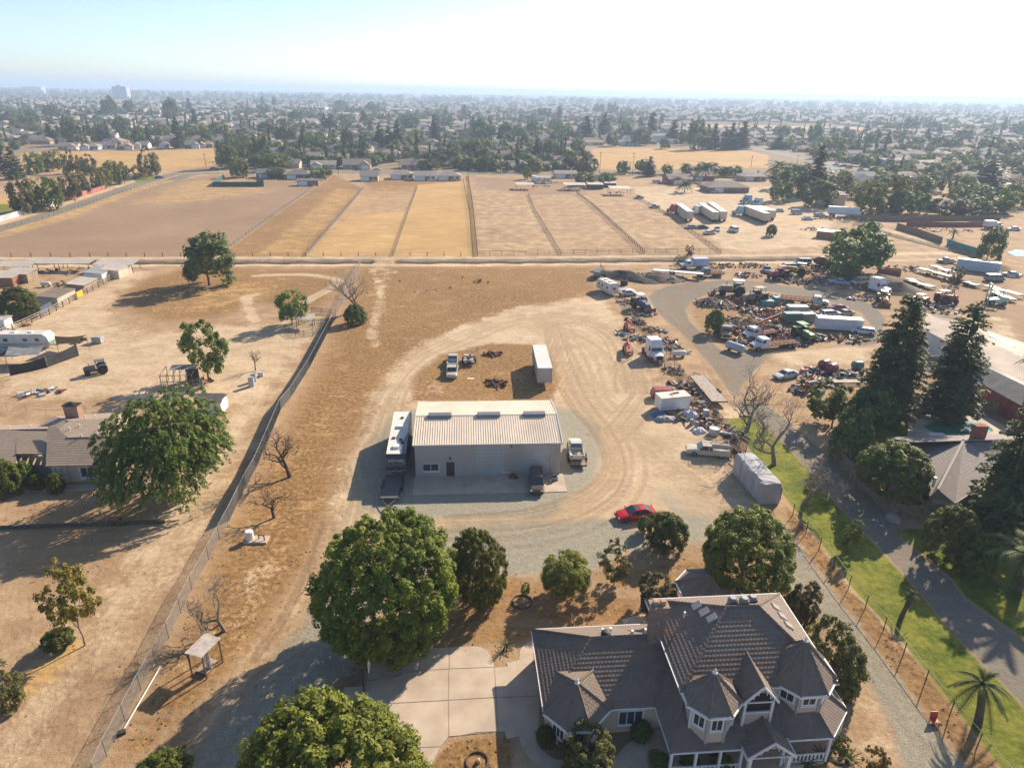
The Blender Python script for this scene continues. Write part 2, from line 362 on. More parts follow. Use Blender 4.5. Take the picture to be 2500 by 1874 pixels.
LAWN=dict(erase=('pale','brown','soil','tar','gravel'))
area('lawn',dl((1570,905),(1625,900),(1700,965),(1767,1041),(1822,1106),(1877,1159),(1965,1256),(2060,1372),(2164,1477),(2240,1560),(2240,1720),(2180,1680),(2085,1556),(1960,1398),(1835,1262),(1742,1134),(1687,1061),(1630,985)),.6,1)
area('lawn',dl((1800,1175),(1850,1165),(1890,1215),(1850,1240)),3.5,-.55)
area('brown',dl((1810,1180),(1850,1170),(1890,1210),(1850,1230)),2.5,.0)
area('lawn',dl((1935,1150),(1960,1140),(2110,1150),(2240,1280),(2240,1398),(2085,1288),(2060,1252),(1990,1193)),.5,1)
area('lawn',dl((1820,915),(1900,885),(1965,900),(1968,965),(1870,985)),.8,.9)
area('soil',dl((1930,900),(2190,880),(2212,1000),(2000,1110),(1880,1060)),2,.6)
# far streets and fields
town=py>428
CH['soil'][town]=.8;CH['tar'][town]=.45;CH['lawn'][town]=.40
for pts,wd in((((430,437),(470,424),(700,421),(1150,424),(1500,424),(1640,420),(1860,424)),7.0),):
 stroke('tar',sl_(*pts),wd,1.0,1,('pale','soil','gold','brown'));
stroke('pale',sl_((-150,588),(0,545),(170,493),(311,447),(396,424)),3.0,1.5,.8)
stroke('tar',sl_((-150,604),(0,559),(170,508),(311,458),(396,432),(463,416)),6.5,.8,1,('soil','gold','pale','brown'))
area('gold',tl('A1',(190,690),(520,668),(1100,672),(1850,645),(1870,790),(1660,820),(1400,838),(900,850),(150,850)),2.0,.95,('tar','lawn','soil'))
area('gold',tl('A3',(690,650),(1000,640),(2030,664),(2212,705),(2212,812),(1300,826),(740,830)),2.0,.95,('tar','lawn','soil'))
area('soil',tl('A3',(740,770),(1300,800),(2212,790),(2212,830),(740,840)),3,.4)
area('lawn',tl('A1',(1130,900),(1330,880),(1350,905),(1180,945)),1,.9)
area('gold',sl_((-300,500),(60,470),(160,500),(60,560),(-300,620)),2,.85)
area('lawn',sl_((-200,500),(25,498),(45,525),(-200,560)),2,.9)
area('gold',tl('A4',(-900,400),(0,408),(400,418),(1080,500),(600,500),(0,495),(-600,480)),6,.8,('tar','lawn','soil'))
area('soil',tl('A1',(0,600),(480,600),(470,640),(160,665),(0,690)),4,.8,('tar','lawn'))
area('gold',tl('A1',(880,385),(1250,390),(1250,415),(880,415)),5,.8)
area('brown',sl_((1230,300+120),(1880,440),(1900,455),(1240,440)),4,.3)
area('lawn',[(44,30),(80,30),(95,62),(52,62),(46,48)],2,.6)
area('soil',[(50,70),(130,70),(190,165),(95,165)],5,.6)
rng=np.random.default_rng(3)
gz=-1.15*CH['ditch']*(3-2*CH['ditch'])*CH['ditch']+rng.normal(0,.012,px.size)*np.clip(1.2-CH['tar'],0,1)-.04*CH['rut']
gz=gz.reshape(NY,NX);gz[0,:]=gz[-1,:]=0;gz[:,0]=gz[:,-1]=0;gz=gz.ravel()
me=bpy.data.meshes.new('ground');nv=px.size
me.vertices.add(nv);me.vertices.foreach_set('co',np.stack([px,py,gz],1).astype(np.float32).ravel())
ii=(np.arange(NY-1)[:,None]*NX+np.arange(NX-1)[None,:]).ravel()
q=np.stack([ii,ii+1,ii+NX+1,ii+NX],1).astype(np.int32);nf=len(q)
BIGR=45000.0
cor=[0,NX-1,NY*NX-1,(NY-1)*NX]
me.loops.add(nf*4);me.polygons.add(nf)
me.loops.foreach_set('vertex_index',q.ravel());me.polygons.foreach_set('loop_start',np.arange(0,nf*4,4,dtype=np.int32))
me.update();me.validate()
for nm,chs in(('cover_a',('pale','brown','gold','soil')),('cover_b',('gravel','lawn','tar','rut'))):
 at=me.attributes.new(nm,'FLOAT_COLOR','POINT');at.data.foreach_set('color',np.stack([CH[c]for c in chs],1).astype(np.float32).ravel())
at=me.attributes.new('cover_c','FLOAT','POINT');at.data.foreach_set('value',CH['ditch'])
me.polygons.foreach_set('use_smooth',[True]*nf)
def ground_material():
 m=bpy.data.materials.new('dry_ground');m.use_nodes=True;nt=m.node_tree;L=nt.links.new;b=nt.nodes['Principled BSDF']
 b.inputs['Roughness'].default_value=.95;b.inputs['Specular IOR Level'].default_value=.15
 geo=nd(nt,'ShaderNodeNewGeometry')
 def noise(scale,detail=6,rough=.6,vec=None,dist=0.0):
  n=nd(nt,'ShaderNodeTexNoise');n.inputs['Scale'].default_value=scale;n.inputs['Detail'].default_value=detail
  n.inputs['Roughness'].default_value=rough;n.inputs['Distortion'].default_value=dist
  L(vec or geo.outputs['Position'],n.inputs['Vector']);return n.outputs['Fac']
 def math_(op,a,c):
  n=nd(nt,'ShaderNodeMath',operation=op)
  for i,v in enumerate((a,c)):
   if isinstance(v,(int,float)):n.inputs[i].default_value=v
   else:L(v,n.inputs[i])
  return n.outputs[0]
 def ramp(x,a,c):
  n=nd(nt,'ShaderNodeMapRange');n.inputs[1].default_value=a;n.inputs[2].default_value=c;n.interpolation_type='SMOOTHSTEP'
  L(x,n.inputs[0]);return n.outputs[0]
 def colour(c1,c2,f):
  x=nd(nt,'ShaderNodeMix',data_type='RGBA');L(f,x.inputs[0]);x.inputs[6].default_value=(*c1,1);x.inputs[7].default_value=(*c2,1);return x.outputs[2]
 def mix(a,c,f):
  x=nd(nt,'ShaderNodeMix',data_type='RGBA');L(f,x.inputs[0]);L(a,x.inputs[6]);L(c,x.inputs[7]);return x.outputs[2]
 nbig,nmid,nfine,ntiny=noise(.035,5),noise(.22,7,.65),noise(1.6,6,.7),noise(7.0,4,.7)
 mp=nd(nt,'ShaderNodeMapping');L(geo.outputs['Position'],mp.inputs[0]);mp.inputs['Rotation'].default_value=(0,0,R(4));mp.inputs['Scale'].default_value=(.12,1.1,1)
 nstreak=noise(1.0,6,.65,mp.outputs[0],.6)
 A=nd(nt,'ShaderNodeAttribute',attribute_name='cover_a');B=nd(nt,'ShaderNodeAttribute',attribute_name='cover_b');Dc=nd(nt,'ShaderNodeAttribute',attribute_name='cover_c')
 sa=nd(nt,'ShaderNodeSeparateColor');L(A.outputs['Color'],sa.inputs[0]);sb=nd(nt,'ShaderNodeSeparateColor');L(B.outputs['Color'],sb.inputs[0])
 grain=math_('MULTIPLY_ADD',nfine,.5);nt.nodes[-1].inputs[2].default_value=0
 brk=math_('ADD',math_('MULTIPLY',math_('SUBTRACT',nmid,.5),1.1),math_('MULTIPLY',math_('SUBTRACT',nfine,.5),.9))
 brk2=math_('ADD',brk,math_('MULTIPLY',math_('SUBTRACT',nstreak,.5),.8))
 def cover(src,k,lo=.32,hi=.68):return ramp(math_('ADD',src,math_('MULTIPLY',k,.8)),lo,hi)
 col=colour((.29,.19,.115),(.42,.305,.195),ramp(nmid,.3,.7))
 col=mix(col,colour((.23,.155,.10),(.325,.228,.15),nstreak),cover(sa.outputs[2]if False else A.outputs['Alpha'],brk))
 col=mix(col,mix(colour((.165,.098,.047),(.33,.205,.102),ramp(nfine,.3,.7)),colour((.31,.19,.10),(.40,.265,.15),nfine),ramp(nmid,.5,.72)),cover(sa.outputs[1],brk2))
 col=mix(col,colour((.35,.222,.105),(.51,.345,.17),ramp(nstreak,.3,.7)),cover(sa.outputs[2],brk2))
 col=mix(col,colour((.385,.285,.185),(.555,.43,.295),ramp(math_('ADD',math_('MULTIPLY',nstreak,.3),math_('MULTIPLY',nmid,.7)),.32,.68)),cover(sa.outputs[0],brk))
 col=mix(col,colour((.19,.178,.142),(.385,.345,.262),ramp(ntiny,.3,.7)),cover(sb.outputs[0],brk,.22,.55))
 col=mix(col,colour((.15,.13,.104),(.25,.212,.163),nstreak),cover(sb.outputs[2],math_('MULTIPLY',brk,.5)))
 col=mix(col,colour((.075,.105,.016),(.235,.22,.055),ramp(math_('ADD',math_('MULTIPLY',nmid,.7),math_('MULTIPLY',nfine,.3)),.36,.64)),cover(sb.outputs[1],math_('MULTIPLY',brk,.75),.35,.65))
 col=mix(col,colour((.12,.098,.075),(.23,.185,.135),nfine),ramp(Dc.outputs['Fac'],.35,.8))
 rutf=math_('MULTIPLY',math_('MULTIPLY',B.outputs['Alpha'],ramp(nmid,.22,.55)),.85)
 col=mix(col,colour((.20,.13,.075),(.28,.19,.11),nfine),rutf)
 spk=ramp(ntiny,.60,.78)
 dk=nd(nt,'ShaderNodeMix',data_type='RGBA',blend_type='MULTIPLY');L(math_('MULTIPLY',spk,.55),dk.inputs[0]);L(col,dk.inputs[6]);dk.inputs[7].default_value=(.55,.5,.45,1)
 var=nd(nt,'ShaderNodeHueSaturation');L(dk.outputs[2],var.inputs['Color'])
 L(math_('ADD',math_('MULTIPLY',nbig,.7),math_('ADD',math_('MULTIPLY',nfine,.8),.32)),var.inputs['Value'])
 var.inputs['Saturation'].default_value=1.12;L(var.outputs[0],b.inputs['Base Color'])
 bp=nd(nt,'ShaderNodeBump');bp.inputs['Strength'].default_value=.9;bp.inputs['Distance'].default_value=.16
 L(math_('ADD',math_('MULTIPLY',nfine,.6),math_('ADD',math_('MULTIPLY',ntiny,.35),math_('MULTIPLY',B.outputs['Alpha'],-.35))),bp.inputs['Height'])
 L(bp.outputs[0],b.inputs['Normal'])
 return m
GROUND_MAT=ground_material();me.materials.append(GROUND_MAT)
struct(link('ground',me))
gc=[(px[i],py[i],0.0)for i in cor]
def land_material():
 m=bpy.data.materials.new('town_land');m.use_nodes=True;nt=m.node_tree;L=nt.links.new;b=nt.nodes['Principled BSDF']
 b.inputs['Roughness'].default_value=1;b.inputs['Specular IOR Level'].default_value=.1
 geo=nd(nt,'ShaderNodeNewGeometry');n=nd(nt,'ShaderNodeTexNoise');n.inputs['Scale'].default_value=.006;n.inputs['Detail'].default_value=9;n.inputs['Roughness'].default_value=.7
 L(geo.outputs['Position'],n.inputs['Vector'])
 r=nd(nt,'ShaderNodeValToRGB');e=r.color_ramp.elements;e[0].position=.36;e[0].color=(.07,.085,.04,1);e[1].position=.64;e[1].color=(.28,.21,.14,1)
 x=e.new(.5);x.color=(.17,.145,.095,1);L(n.outputs['Fac'],r.inputs[0]);L(r.outputs[0],b.inputs['Base Color']);return m
lm=MB();B4=[(-BIGR,-BIGR,0),(BIGR,-BIGR,0),(BIGR,BIGR,0),(-BIGR,BIGR,0)]
for i in range(4):
 j=(i+1)%4;lm.quad(B4[i],B4[j],gc[j],gc[i])
struct(lm.build('land',land_material()))
# roof helpers
def tile_material(name,c1,c2,tile=.3,rib=.6):
 if name in MATS:return MATS[name]
 m=bpy.data.materials.new(name);m.use_nodes=True;MATS[name]=m;nt=m.node_tree;L=nt.links.new;b=nt.nodes['Principled BSDF']
 b.inputs['Roughness'].default_value=.8;b.inputs['Specular IOR Level'].default_value=.3
 uv=nd(nt,'ShaderNodeUVMap');sp=nd(nt,'ShaderNodeSeparateXYZ');L(uv.outputs[0],sp.inputs[0])
 def ma(op,a,c=0.0):
  n=nd(nt,'ShaderNodeMath',operation=op)
  for i,v in enumerate((a,c)):
   if isinstance(v,(int,float)):n.inputs[i].default_value=v
   else:L(v,n.inputs[i])
  return n.outputs[0]
 row=ma('FLOOR',sp.outputs[1]);uu=ma('ADD',ma('DIVIDE',sp.outputs[0],tile),ma('MULTIPLY',row,.5))
 cx=nd(nt,'ShaderNodeCombineXYZ');L(ma('FLOOR',uu),cx.inputs[0]);L(row,cx.inputs[1])
 wn=nd(nt,'ShaderNodeTexWhiteNoise',noise_dimensions='2D');L(cx.outputs[0],wn.inputs['Vector'])
 geo=nd(nt,'ShaderNodeNewGeometry');n2=nd(nt,'ShaderNodeTexNoise');n2.inputs['Scale'].default_value=.5;n2.inputs['Detail'].default_value=6;L(geo.outputs['Position'],n2.inputs['Vector'])
 f=ma('ADD',ma('MULTIPLY',wn.outputs['Value'],.4),ma('MULTIPLY',n2.outputs['Fac'],.6))
 mx=nd(nt,'ShaderNodeMix',data_type='RGBA');L(f,mx.inputs[0]);mx.inputs[6].default_value=(*c1,1);mx.inputs[7].default_value=(*c2,1)
 L(mx.outputs[2],b.inputs['Base Color'])
 sn=ma('SINE',ma('MULTIPLY',uu,TAU));bp=nd(nt,'ShaderNodeBump');bp.inputs['Strength'].default_value=rib;bp.inputs['Distance'].default_value=.06
 L(sn,bp.inputs['Height']);L(bp.outputs[0],b.inputs['Normal']);return m
def clip_b(poly,b0,keep_above):
 out=[];n=len(poly)
 for i in range(n):
  p,q_=poly[i],poly[(i+1)%n];s0=(p[1]-b0)*(1 if keep_above else-1);s1=(q_[1]-b0)*(1 if keep_above else-1)
  if s0>=0:out.append(p)
  if(s0>0>s1)or(s0<0<s1):
   t=s0/(s0-s1);out.append((p[0]+(q_[0]-p[0])*t,p[1]+(q_[1]-p[1])*t))
 return out
def roof_plane(mb,poly,course=.34,t=.036,m=0,lift=0.0):
 P=[Vector(p)for p in poly];e=(P[1]-P[0]).normalized()
 nrm=Vector((0,0,0))
 for i in range(len(P)):nrm+=P[i].cross(P[(i+1)%len(P)])
 nrm.normalize()
 if nrm.z<0:nrm=-nrm
 up=nrm.cross(e)
 if up.z<0:up=-up
 o=P[0];q2=[((p-o).dot(e),(p-o).dot(up))for p in P]
 b0=min(b for a,b in q2);b1=max(b for a,b in q2);k=0;b=b0
 while b<b1-1e-4:
  pc=clip_b(clip_b(q2,b,True),b+course,False)
  if len(pc)>=3:
   vs=[];uvs=[]
   for a,bb in pc:
    h=lift+t*(1-(bb-b)/course);vs.append(o+e*a+up*bb+nrm*h);uvs.append((a,k+(bb-b)/course*.98))
   if(vs[1]-vs[0]).cross(vs[2]-vs[0]).dot(nrm)<0:vs.reverse();uvs.reverse()
   mb.add(vs,[tuple(range(len(vs)))],m);mb.uv[len(mb.f)-1]=uvs
   lo=sorted([p for p in pc if abs(p[1]-b)<1e-5])
   if len(lo)>=2:
    a0,a1=lo[0][0],lo[-1][0];f0=o+e*a0+up*b;f1=o+e*a1+up*b
    mb.add([f0+nrm*(lift-.01),f1+nrm*(lift-.01),f1+nrm*(lift+t),f0+nrm*(lift+t)],[(0,1,2,3)],m)
    mb.uv[len(mb.f)-1]=[(a0,k+.02),(a1,k+.02),(a1,k+.04),(a0,k+.04)]
  b+=course;k+=1
 return mb
def caps(mb,a,b,step=.36,w_=.24,h=.09,m=0):
 a,b=Vector(a),Vector(b);L_=(b-a).length;n=max(1,int(L_/step));dirv=(b-a).normalized()
 side=Vector((0,0,1)).cross(dirv)
 side=side.normalized()if side.length>.01 else Vector((1,0,0));up=dirv.cross(side)
 for i in range(n):
  p0=a+(b-a)*(i/n);p1=a+(b-a)*((i+.96)/n)
  r=[p0-side*w_/2-up*.0,p0+up*(h+.03),p0+side*w_/2,p1-side*w_/2*.85,p1+up*h,p1+side*w_/2*.85]
  o=len(mb.v);mb.add(r,[(0,1,4,3),(1,2,5,4),(0,2,1)],m)
  for j in range(3):mb.uv[len(mb.f)-1-j]=[(i*.3,i)]*len(mb.f[len(mb.f)-1-j])
def trim(mb,pts,w_=.16,h=.2,m=0,closed=False):
 n=len(pts)
 for i in range(n if closed else n-1):
  a,b=Vector(pts[i]),Vector(pts[(i+1)%n]);e=(b-a);s=e.cross(Vector((0,0,1)))
  s=s.normalized()*w_/2 if s.length>1e-6 else Vector((w_/2,0,0));dz=Vector((0,0,h/2));ee=e.normalized()*.02
  mb.add([a-s-dz-ee,a+s-dz-ee,b+s-dz+ee,b-s-dz+ee,a-s+dz-ee,a+s+dz-ee,b+s+dz+ee,b-s+dz+ee],[(0,1,2,3),(7,6,5,4),(0,4,5,1),(1,5,6,2),(2,6,7,3),(3,7,4,0)],m)
def window(parent,a,b,z0,z1,out=.05,bars=1,name='window',fr=.12,fmat=None,gmat=None,sill=True):
 a,b=Vector((a[0],a[1],0)),Vector((b[0],b[1],0));e=(b-a).normalized();n=Vector((e.y,-e.x,0));L_=(b-a).length
 f=MB()
 def bar(u0,u1,zz0,zz1,o0,o1):
  p=[a+e*u0+n*o0,a+e*u1+n*o0,a+e*u1+n*o1,a+e*u0+n*o1]
  f.add([(q_.x,q_.y,zz0)for q_ in p]+[(q_.x,q_.y,zz1)for q_ in p],[(3,2,1,0),(4,5,6,7),(0,1,5,4),(1,2,6,5),(2,3,7,6),(3,0,4,7)])
 bar(-fr,L_+fr,z0-fr,z0,-.01,out);bar(-fr,L_+fr,z1,z1+fr,-.01,out)
 bar(-fr,0,z0,z1,-.01,out);bar(L_,L_+fr,z0,z1,-.01,out)
 for i in range(1,bars+1):bar(L_*i/(bars+1)-.03,L_*i/(bars+1)+.03,z0,z1,-.01,out*.8)
 if sill:bar(-fr-.05,L_+fr+.05,z0-fr-.06,z0-fr,-.01,out+.06)
 w_=f.build(name,fmat or WHITE(),parent)
 g=MB();p=[a+n*.012,b+n*.012]
 g.add([(p[0].x,p[0].y,z0),(p[1].x,p[1].y,z0),(p[1].x,p[1].y,z1),(p[0].x,p[0].y,z1)],[(0,1,2,3)])
 g.build('pane',gmat or GLASS(),w_);return w_
# the metal shop
SHOP_RZ=R(4.0)
shop=thing('metal_workshop','tan metal workshop with ribbed roof and two roll-up doors','workshop',(-12.25,76.6,0),SHOP_RZ)
SW,SD,SE,SR=18.7,12.9,4.72,5.75
wallm=M('tan_steel_siding',(.49,.465,.43),.55,.05,.05,.3,dirt=.15);roofm=M('cream_steel_roof',(.78,.655,.51),.6,.05,.06,.25,dirt=.3)
wm=MB();DR=((7.55,11.3),(13.85,17.55))
def ribbed(mb,x0,x1,z0,z1,y,sgn,rib=.305,horiz=False):
 n=max(1,round((x1-x0)/rib));st=(x1-x0)/n
 for i in range(n):
  a=x0+i*st
  mb.box(a,a+st*.6,y-.02,y+.02,z0,z1);mb.box(a+st*.6,a+st,y-.11 if sgn<0 else y-.02,y+.02 if sgn<0 else y+.11,z0,z1)
wm.box(.05,SW-.05,.1,SD-.05,0,.02)
for x0,x1,z0 in((0,.95,0),(.95,2.95,2.0),(2.95,3.93,0),(3.93,4.97,2.15),(4.97,7.55,0),(7.55,11.3,4.3),(11.3,13.85,0),(13.85,17.55,4.3),(17.55,SW,0)):
 ribbed(wm,x0,x1,z0,SE-.02,0,-1)
ribbed(wm,.95,2.95,0,.85,0,-1);ribbed(wm,0,SW,0,SE-.02,SD,1)
for xs in(0,SW):
 n=42
 for i in range(n):
  a=SD*i/n;zt=SE+(SR-SE)*(1-abs(a+.15-SD/2)/(SD/2))-.1;o=.05 if i%2 else .02
  wm.box(xs-o,xs+o,a,a+SD/n,0,zt)
wm.box(.05,SW-.05,.05,.12,0,.1)
shop_wall=wm.build('wall',wallm,shop)
rm=MB()
OV=.22
for sgn in(-1,1):
 ye=-OV if sgn<0 else SD+OV;ym=SD/2
 n=61;st=(SW+2*OV)/n;ze=SE-.02
 for i in range(n):
  x0=-OV+i*st
  for(a,b_,h)in((x0,x0+st*.84,0.0),(x0+st*.84,x0+st,.07)):
   q_=[(a,ye,ze+h),(b_,ye,ze+h),(b_,ym,SR+h),(a,ym,SR+h)]
   rm.add(q_+[(p[0],p[1],p[2]-.08-h)for p in q_],[(0,1,2,3),(7,6,5,4),(0,4,5,1),(1,5,6,2),(2,6,7,3),(3,7,4,0)])
sroof=rm.build('roof',roofm,shop)
rc=MB();rc.add([(-OV,SD/2-.25,SR+.03),(SW+OV,SD/2-.25,SR+.03),(SW+OV,SD/2,SR+.085),(-OV,SD/2,SR+.085),(-OV,SD/2+.25,SR+.03),(SW+OV,SD/2+.25,SR+.03)],[(0,1,2,3),(3,2,5,4)])
rc.build('ridge_cap',roofm,sroof)
for u0,u1 in((1.5,4.6),(8.05,11.15),(14.3,17.3)):
 v=MB();yc=SD/2-.35
 v.add([(u0,yc-.4,SR-.1),(u1,yc-.4,SR-.1),(u1,yc+.4,SR-.05),(u0,yc+.4,SR-.05),(u0,yc-.34,SR+.30),(u1,yc-.34,SR+.30),(u1,yc+.34,SR+.42),(u0,yc+.34,SR+.42)],[(0,3,2,1),(4,5,6,7),(0,1,5,4),(1,2,6,5),(2,3,7,6),(3,0,4,7)])
 v.build('ridge_vent',M('vent_steel',(.22,.22,.23),.5,.4,.08,2),sroof)
tm=MB();trim(tm,[(-OV,-OV,SE),(SW+OV,-OV,SE)],.14,.2);trim(tm,[(-OV,-OV,SE+.02),(-OV,SD/2,SR),(-OV,SD+OV,SE+.02)],.12,.2);trim(tm,[(SW+OV,-OV,SE+.02),(SW+OV,SD/2,SR),(SW+OV,SD+OV,SE+.02)],.12,.2)
tm.build('gutter',M('pale_trim',(.60,.55,.47),.5,.1,.05,1),sroof)
dm=M('roller_door_paint',(.46,.47,.46),.5,.1,.04,.4,dirt=.15)
for a,b_ in DR:
 o=MB();n=8
 for i in range(n):o.box(a+.04,b_-.04,.06+(i%2)*.0,.12,4.26*i/n+.012,4.26*(i+1)/n-.012)
 o.box(a+.04,b_-.04,.09,.13,0,4.26)
 ro=o.build('roller_door',dm,shop)
 f=MB();f.box(a-.09,a+.03,-.08,.1,0,4.3);f.box(b_-.03,b_+.09,-.08,.1,0,4.3);f.box(a-.09,b_+.09,-.085,.1,4.3,4.42)
 f.build('door_frame',M('pale_trim',(.6,.55,.47)),ro)
o=MB();o.box(3.96,4.94,.02,.08,.02,2.1);md=o.build('door',M('dark_brown_door',(.075,.05,.045),.5,0,.1,2),shop)
o=MB();o.cyl((4.84,-.02,1.02),(4.84,.04,1.02),.04,n=8);o.build('handle',CHROME(),md)
o=MB();o.box(3.9,3.96,-.05,.08,0,2.16);o.box(4.94,5.0,-.05,.08,0,2.16);o.box(3.9,5.0,-.052,.08,2.1,2.18);o.build('door_frame',M('dark_brown_door',(.075,.05,.045)),md)
window(shop,(.98,.02),(2.92,.02),.92,1.92,out=.1,bars=1)
for lx,lz in((4.45,2.78),(12.35,4.45)):
 o=MB();o.box(lx-.1,lx+.1,-.2,-.02,lz-.12,lz+.12);o.cyl((lx,-.16,lz-.2),(lx,-.16,lz-.1),.1,.06,8);o.build('wall_lamp',DARKM(),shop)
slab=struct(thing('concrete_apron',None,None,(-12.25,76.6,0),SHOP_RZ));del slab['kind']
slab['kind']='structure'
for a,b_ in((-.2,6.28),(6.3,12.58),(12.6,19.15)):
 o=MB();o.prism([(a,-4.35),(b_,-4.35),(b_,.02),(a,.02)],-.1,.07);o.build('panel',CONC(),slab)
# the turreted house
HRZ=R(5.0);house=thing('turreted_house','large two-storey beige house with dark tiled hip roofs and turrets','house',(2.78,37.6,0),HRZ)
tilem=tile_material('dark_roof_tile',(.155,.115,.088),(.25,.192,.148),rib=.16);siding=M('beige_siding',(.52,.40,.30),.8,0,.05,.6,dirt=.08)
E1,E2=2.85,6.0
def wallpart(name,poly,z0,z1,mat=None):
 o=MB();o.prism(poly,z0,z1);return o.build(name,mat or siding,house)
wallpart('wall',[(.45,.5),(10.2,.5),(10.2,8.5),(.45,8.5)],0,E1+.1)
mainw=wallpart('wall',[(10.25,-1.05),(21.3,-1.05),(21.3,8.0),(10.25,8.0)],0,E2+.1)
FLc,FRc,BRc,BLc=(9.75,-1.5,E2),(21.75,-1.5,E2),(21.75,8.5,E2),(9.75,8.5,E2)
RLp,RRp=(14.55,3.4,9.35),(17.1,3.4,9.35)
rm=MB()
roof_plane(rm,[FLc,FRc,RRp,RLp]);roof_plane(rm,[FRc,BRc,RRp]);roof_plane(rm,[BRc,BLc,RLp,RRp]);roof_plane(rm,[BLc,FLc,RLp])
mroof=rm.build('main_roof',tilem,house)
o=MB()
for a,b_ in((FLc,RLp),(FRc,RRp),(BLc,RLp),(BRc,RRp),(RLp,RRp)):caps(o,Vector(a)+Vector((0,0,.05)),Vector(b_)+Vector((0,0,.05)))
o.build('ridge_cap',tilem,mroof)
o=MB();trim(o,[FLc,FRc,BRc,BLc],.08,.11,closed=True);o.build('fascia',WHITE(),mroof)
def on_plane(p0,p1,p2,u,v):
 n=(Vector(p1)-Vector(p0)).cross(Vector(p2)-Vector(p0));p=Vector(p0);return p.z-((u-p.x)*n.x+(v-p.y)*n.y)/n.z,n.normalized()
skm=M('skylight_glass',(.40,.33,.27),.35,0,.03,1,spec=.9)
for k in range(3):
 for pl,u in(((BLc,FLc,RLp),12.9+.26*k),((FRc,BRc,RRp),19.5+.12*k)):
  o=MB();c=[];v=5.0-.95*k;su,sv=.33,.27
  for a,b_ in((-su,-sv),(su,-sv),(su,sv),(-su,sv)):
   z,n=on_plane(*pl,u+a,v+b_);c.append(Vector((u+a,v+b_,z)))
  n=n if n.z>0 else-n
  o.add([p+n*.02 for p in c]+[p+n*.17 for p in c],[(0,1,5,4),(1,2,6,5),(2,3,7,6),(3,0,4,7),(4,5,6,7)],0);o.m[-1]=1
  o.build('skylight',[WHITE(),skm],mroof)
z,n=on_plane(BLc,FLc,RLp,11.8,4.6);o=MB();o.cyl((11.8,4.6,z),(11.8,4.6,z+.55),.09,n=8);o.build('vent_pipe',WHITE(),mroof)
for u,v in((15.6,4.6),(17.4,4.9),(16.4,4.3)):
 z,n=on_plane(BRc,BLc,RLp,u,v);o=MB();o.box(u-.3,u+.3,v-.3,v+.3,z-.2,z+.5);o.cyl((u,v,z+.5),(u,v,z+.7),.4,.25,10);o.build('roof_vent',STEEL(),mroof)
gFL,gFR,gBR,gBL=(0,.1,E1),(11.5,.1,E1),(11.5,8.95,E1),(0,8.95,E1)
gL,gR=(4.3,4.52,5.85),(11.5,4.52,5.85)
rm=MB();roof_plane(rm,[gFL,gFR,gR,gL]);roof_plane(rm,[gBR,gBL,gL,gR]);roof_plane(rm,[gBL,gFL,gL])
groof=rm.build('garage_roof',tilem,house)
o=MB()
for a,b_ in((gFL,gL),(gBL,gL),(gL,gR)):caps(o,Vector(a)+Vector((0,0,.05)),Vector(b_)+Vector((0,0,.05)))
o.build('ridge_cap',tilem,groof)
o=MB();trim(o,[(8.6,.1,E1),(5.3,.1,E1)],.08,.11);o.build('fascia',WHITE(),groof);o=MB();trim(o,[gFL,gBL,(9.7,8.95,E1)],.08,.11);o.build('fascia',WHITE(),groof)
for u,v,h in((5.6,6.0,.5),(6.3,6.2,.5),(7.9,5.3,.35),(9.0,5.3,.45)):
 z,n=on_plane(gBR,gBL,gL,u,v);o=MB();o.cyl((u,v,z-.1),(u,v,z+h),.13,n=8);o.build('vent_pipe',WHITE(),groof)
z,n=on_plane(gBR,gBL,gL,5.6,5.0);o=MB();o.box(5.3,5.95,4.75,5.25,z-.2,z+.2);o.lathe([(.42,0),(.4,.16),(.2,.28),(0,.3)],(5.62,5.0,z+.2));o.build('roof_vent',DARKM(),groof)
pS=[(8.6,.1,E1),(8.6,-3.9,E1),(17.3,-3.9,E1),(17.3,-3.45,E1),(20.95,-3.45,E1),(23.3,-1.15,E1),(23.3,1.6,E1)]
zt=4.6
rm=MB()
roof_plane(rm,[(8.6,3.5,E1),(8.6,-3.9,E1),(10.3,-1.1,zt),(10.3,3.5,zt)])
roof_plane(rm,[(8.6,-3.9,E1),(17.3,-3.9,E1),(17.3,-1.0,zt),(10.3,-1.0,zt)])
roof_plane(rm,[(16.6,-3.45,E1),(20.95,-3.45,E1),(19.9,-1.0,zt+.05),(16.6,-1.0,zt+.05)])
roof_plane(rm,[(20.95,-3.45,E1),(23.3,-1.15,E1),(21.1,-.2,zt+.05),(19.9,-1.0,zt+.05)])
roof_plane(rm,[(23.3,-1.15,E1),(23.3,1.6,E1),(21.2,1.6,zt+.05),(21.1,-.2,zt+.05)])
proof=rm.build('porch_roof',tilem,house)
for a,b_ in(((8.6,-3.9,E1+.05),(10.3,-1.0,zt+.05)),((20.95,-3.45,E1+.05),(19.9,-1.0,zt+.1)),((23.3,-1.15,E1+.05),(21.1,-.2,zt+.1))):o=MB();caps(o,a,b_);o.build('ridge_cap',tilem,proof)
o=MB();trim(o,pS,.08,.11);o.build('fascia',WHITE(),proof)
o=MB();o.prism([(8.7,.1),(8.7,-3.8),(17.3,-3.8),(17.3,-3.35),(20.9,-3.35),(23.2,-1.1),(23.2,1.5),(21.3,1.5),(21.3,-1.05),(10.25,-1.05),(10.25,.1)],E1-.12,E1-.1);o.build('soffit',WHITE(),proof)
o=MB();o.prism([(8.8,-3.7),(17.3,-3.7),(20.9,-3.3),(23.1,-1.1),(23.1,1.4),(21.3,1.4),(21.3,-1.05),(10.25,-1.05),(10.25,.4),(8.8,.4)],0,.3);o.build('porch_floor',CONC(),house)
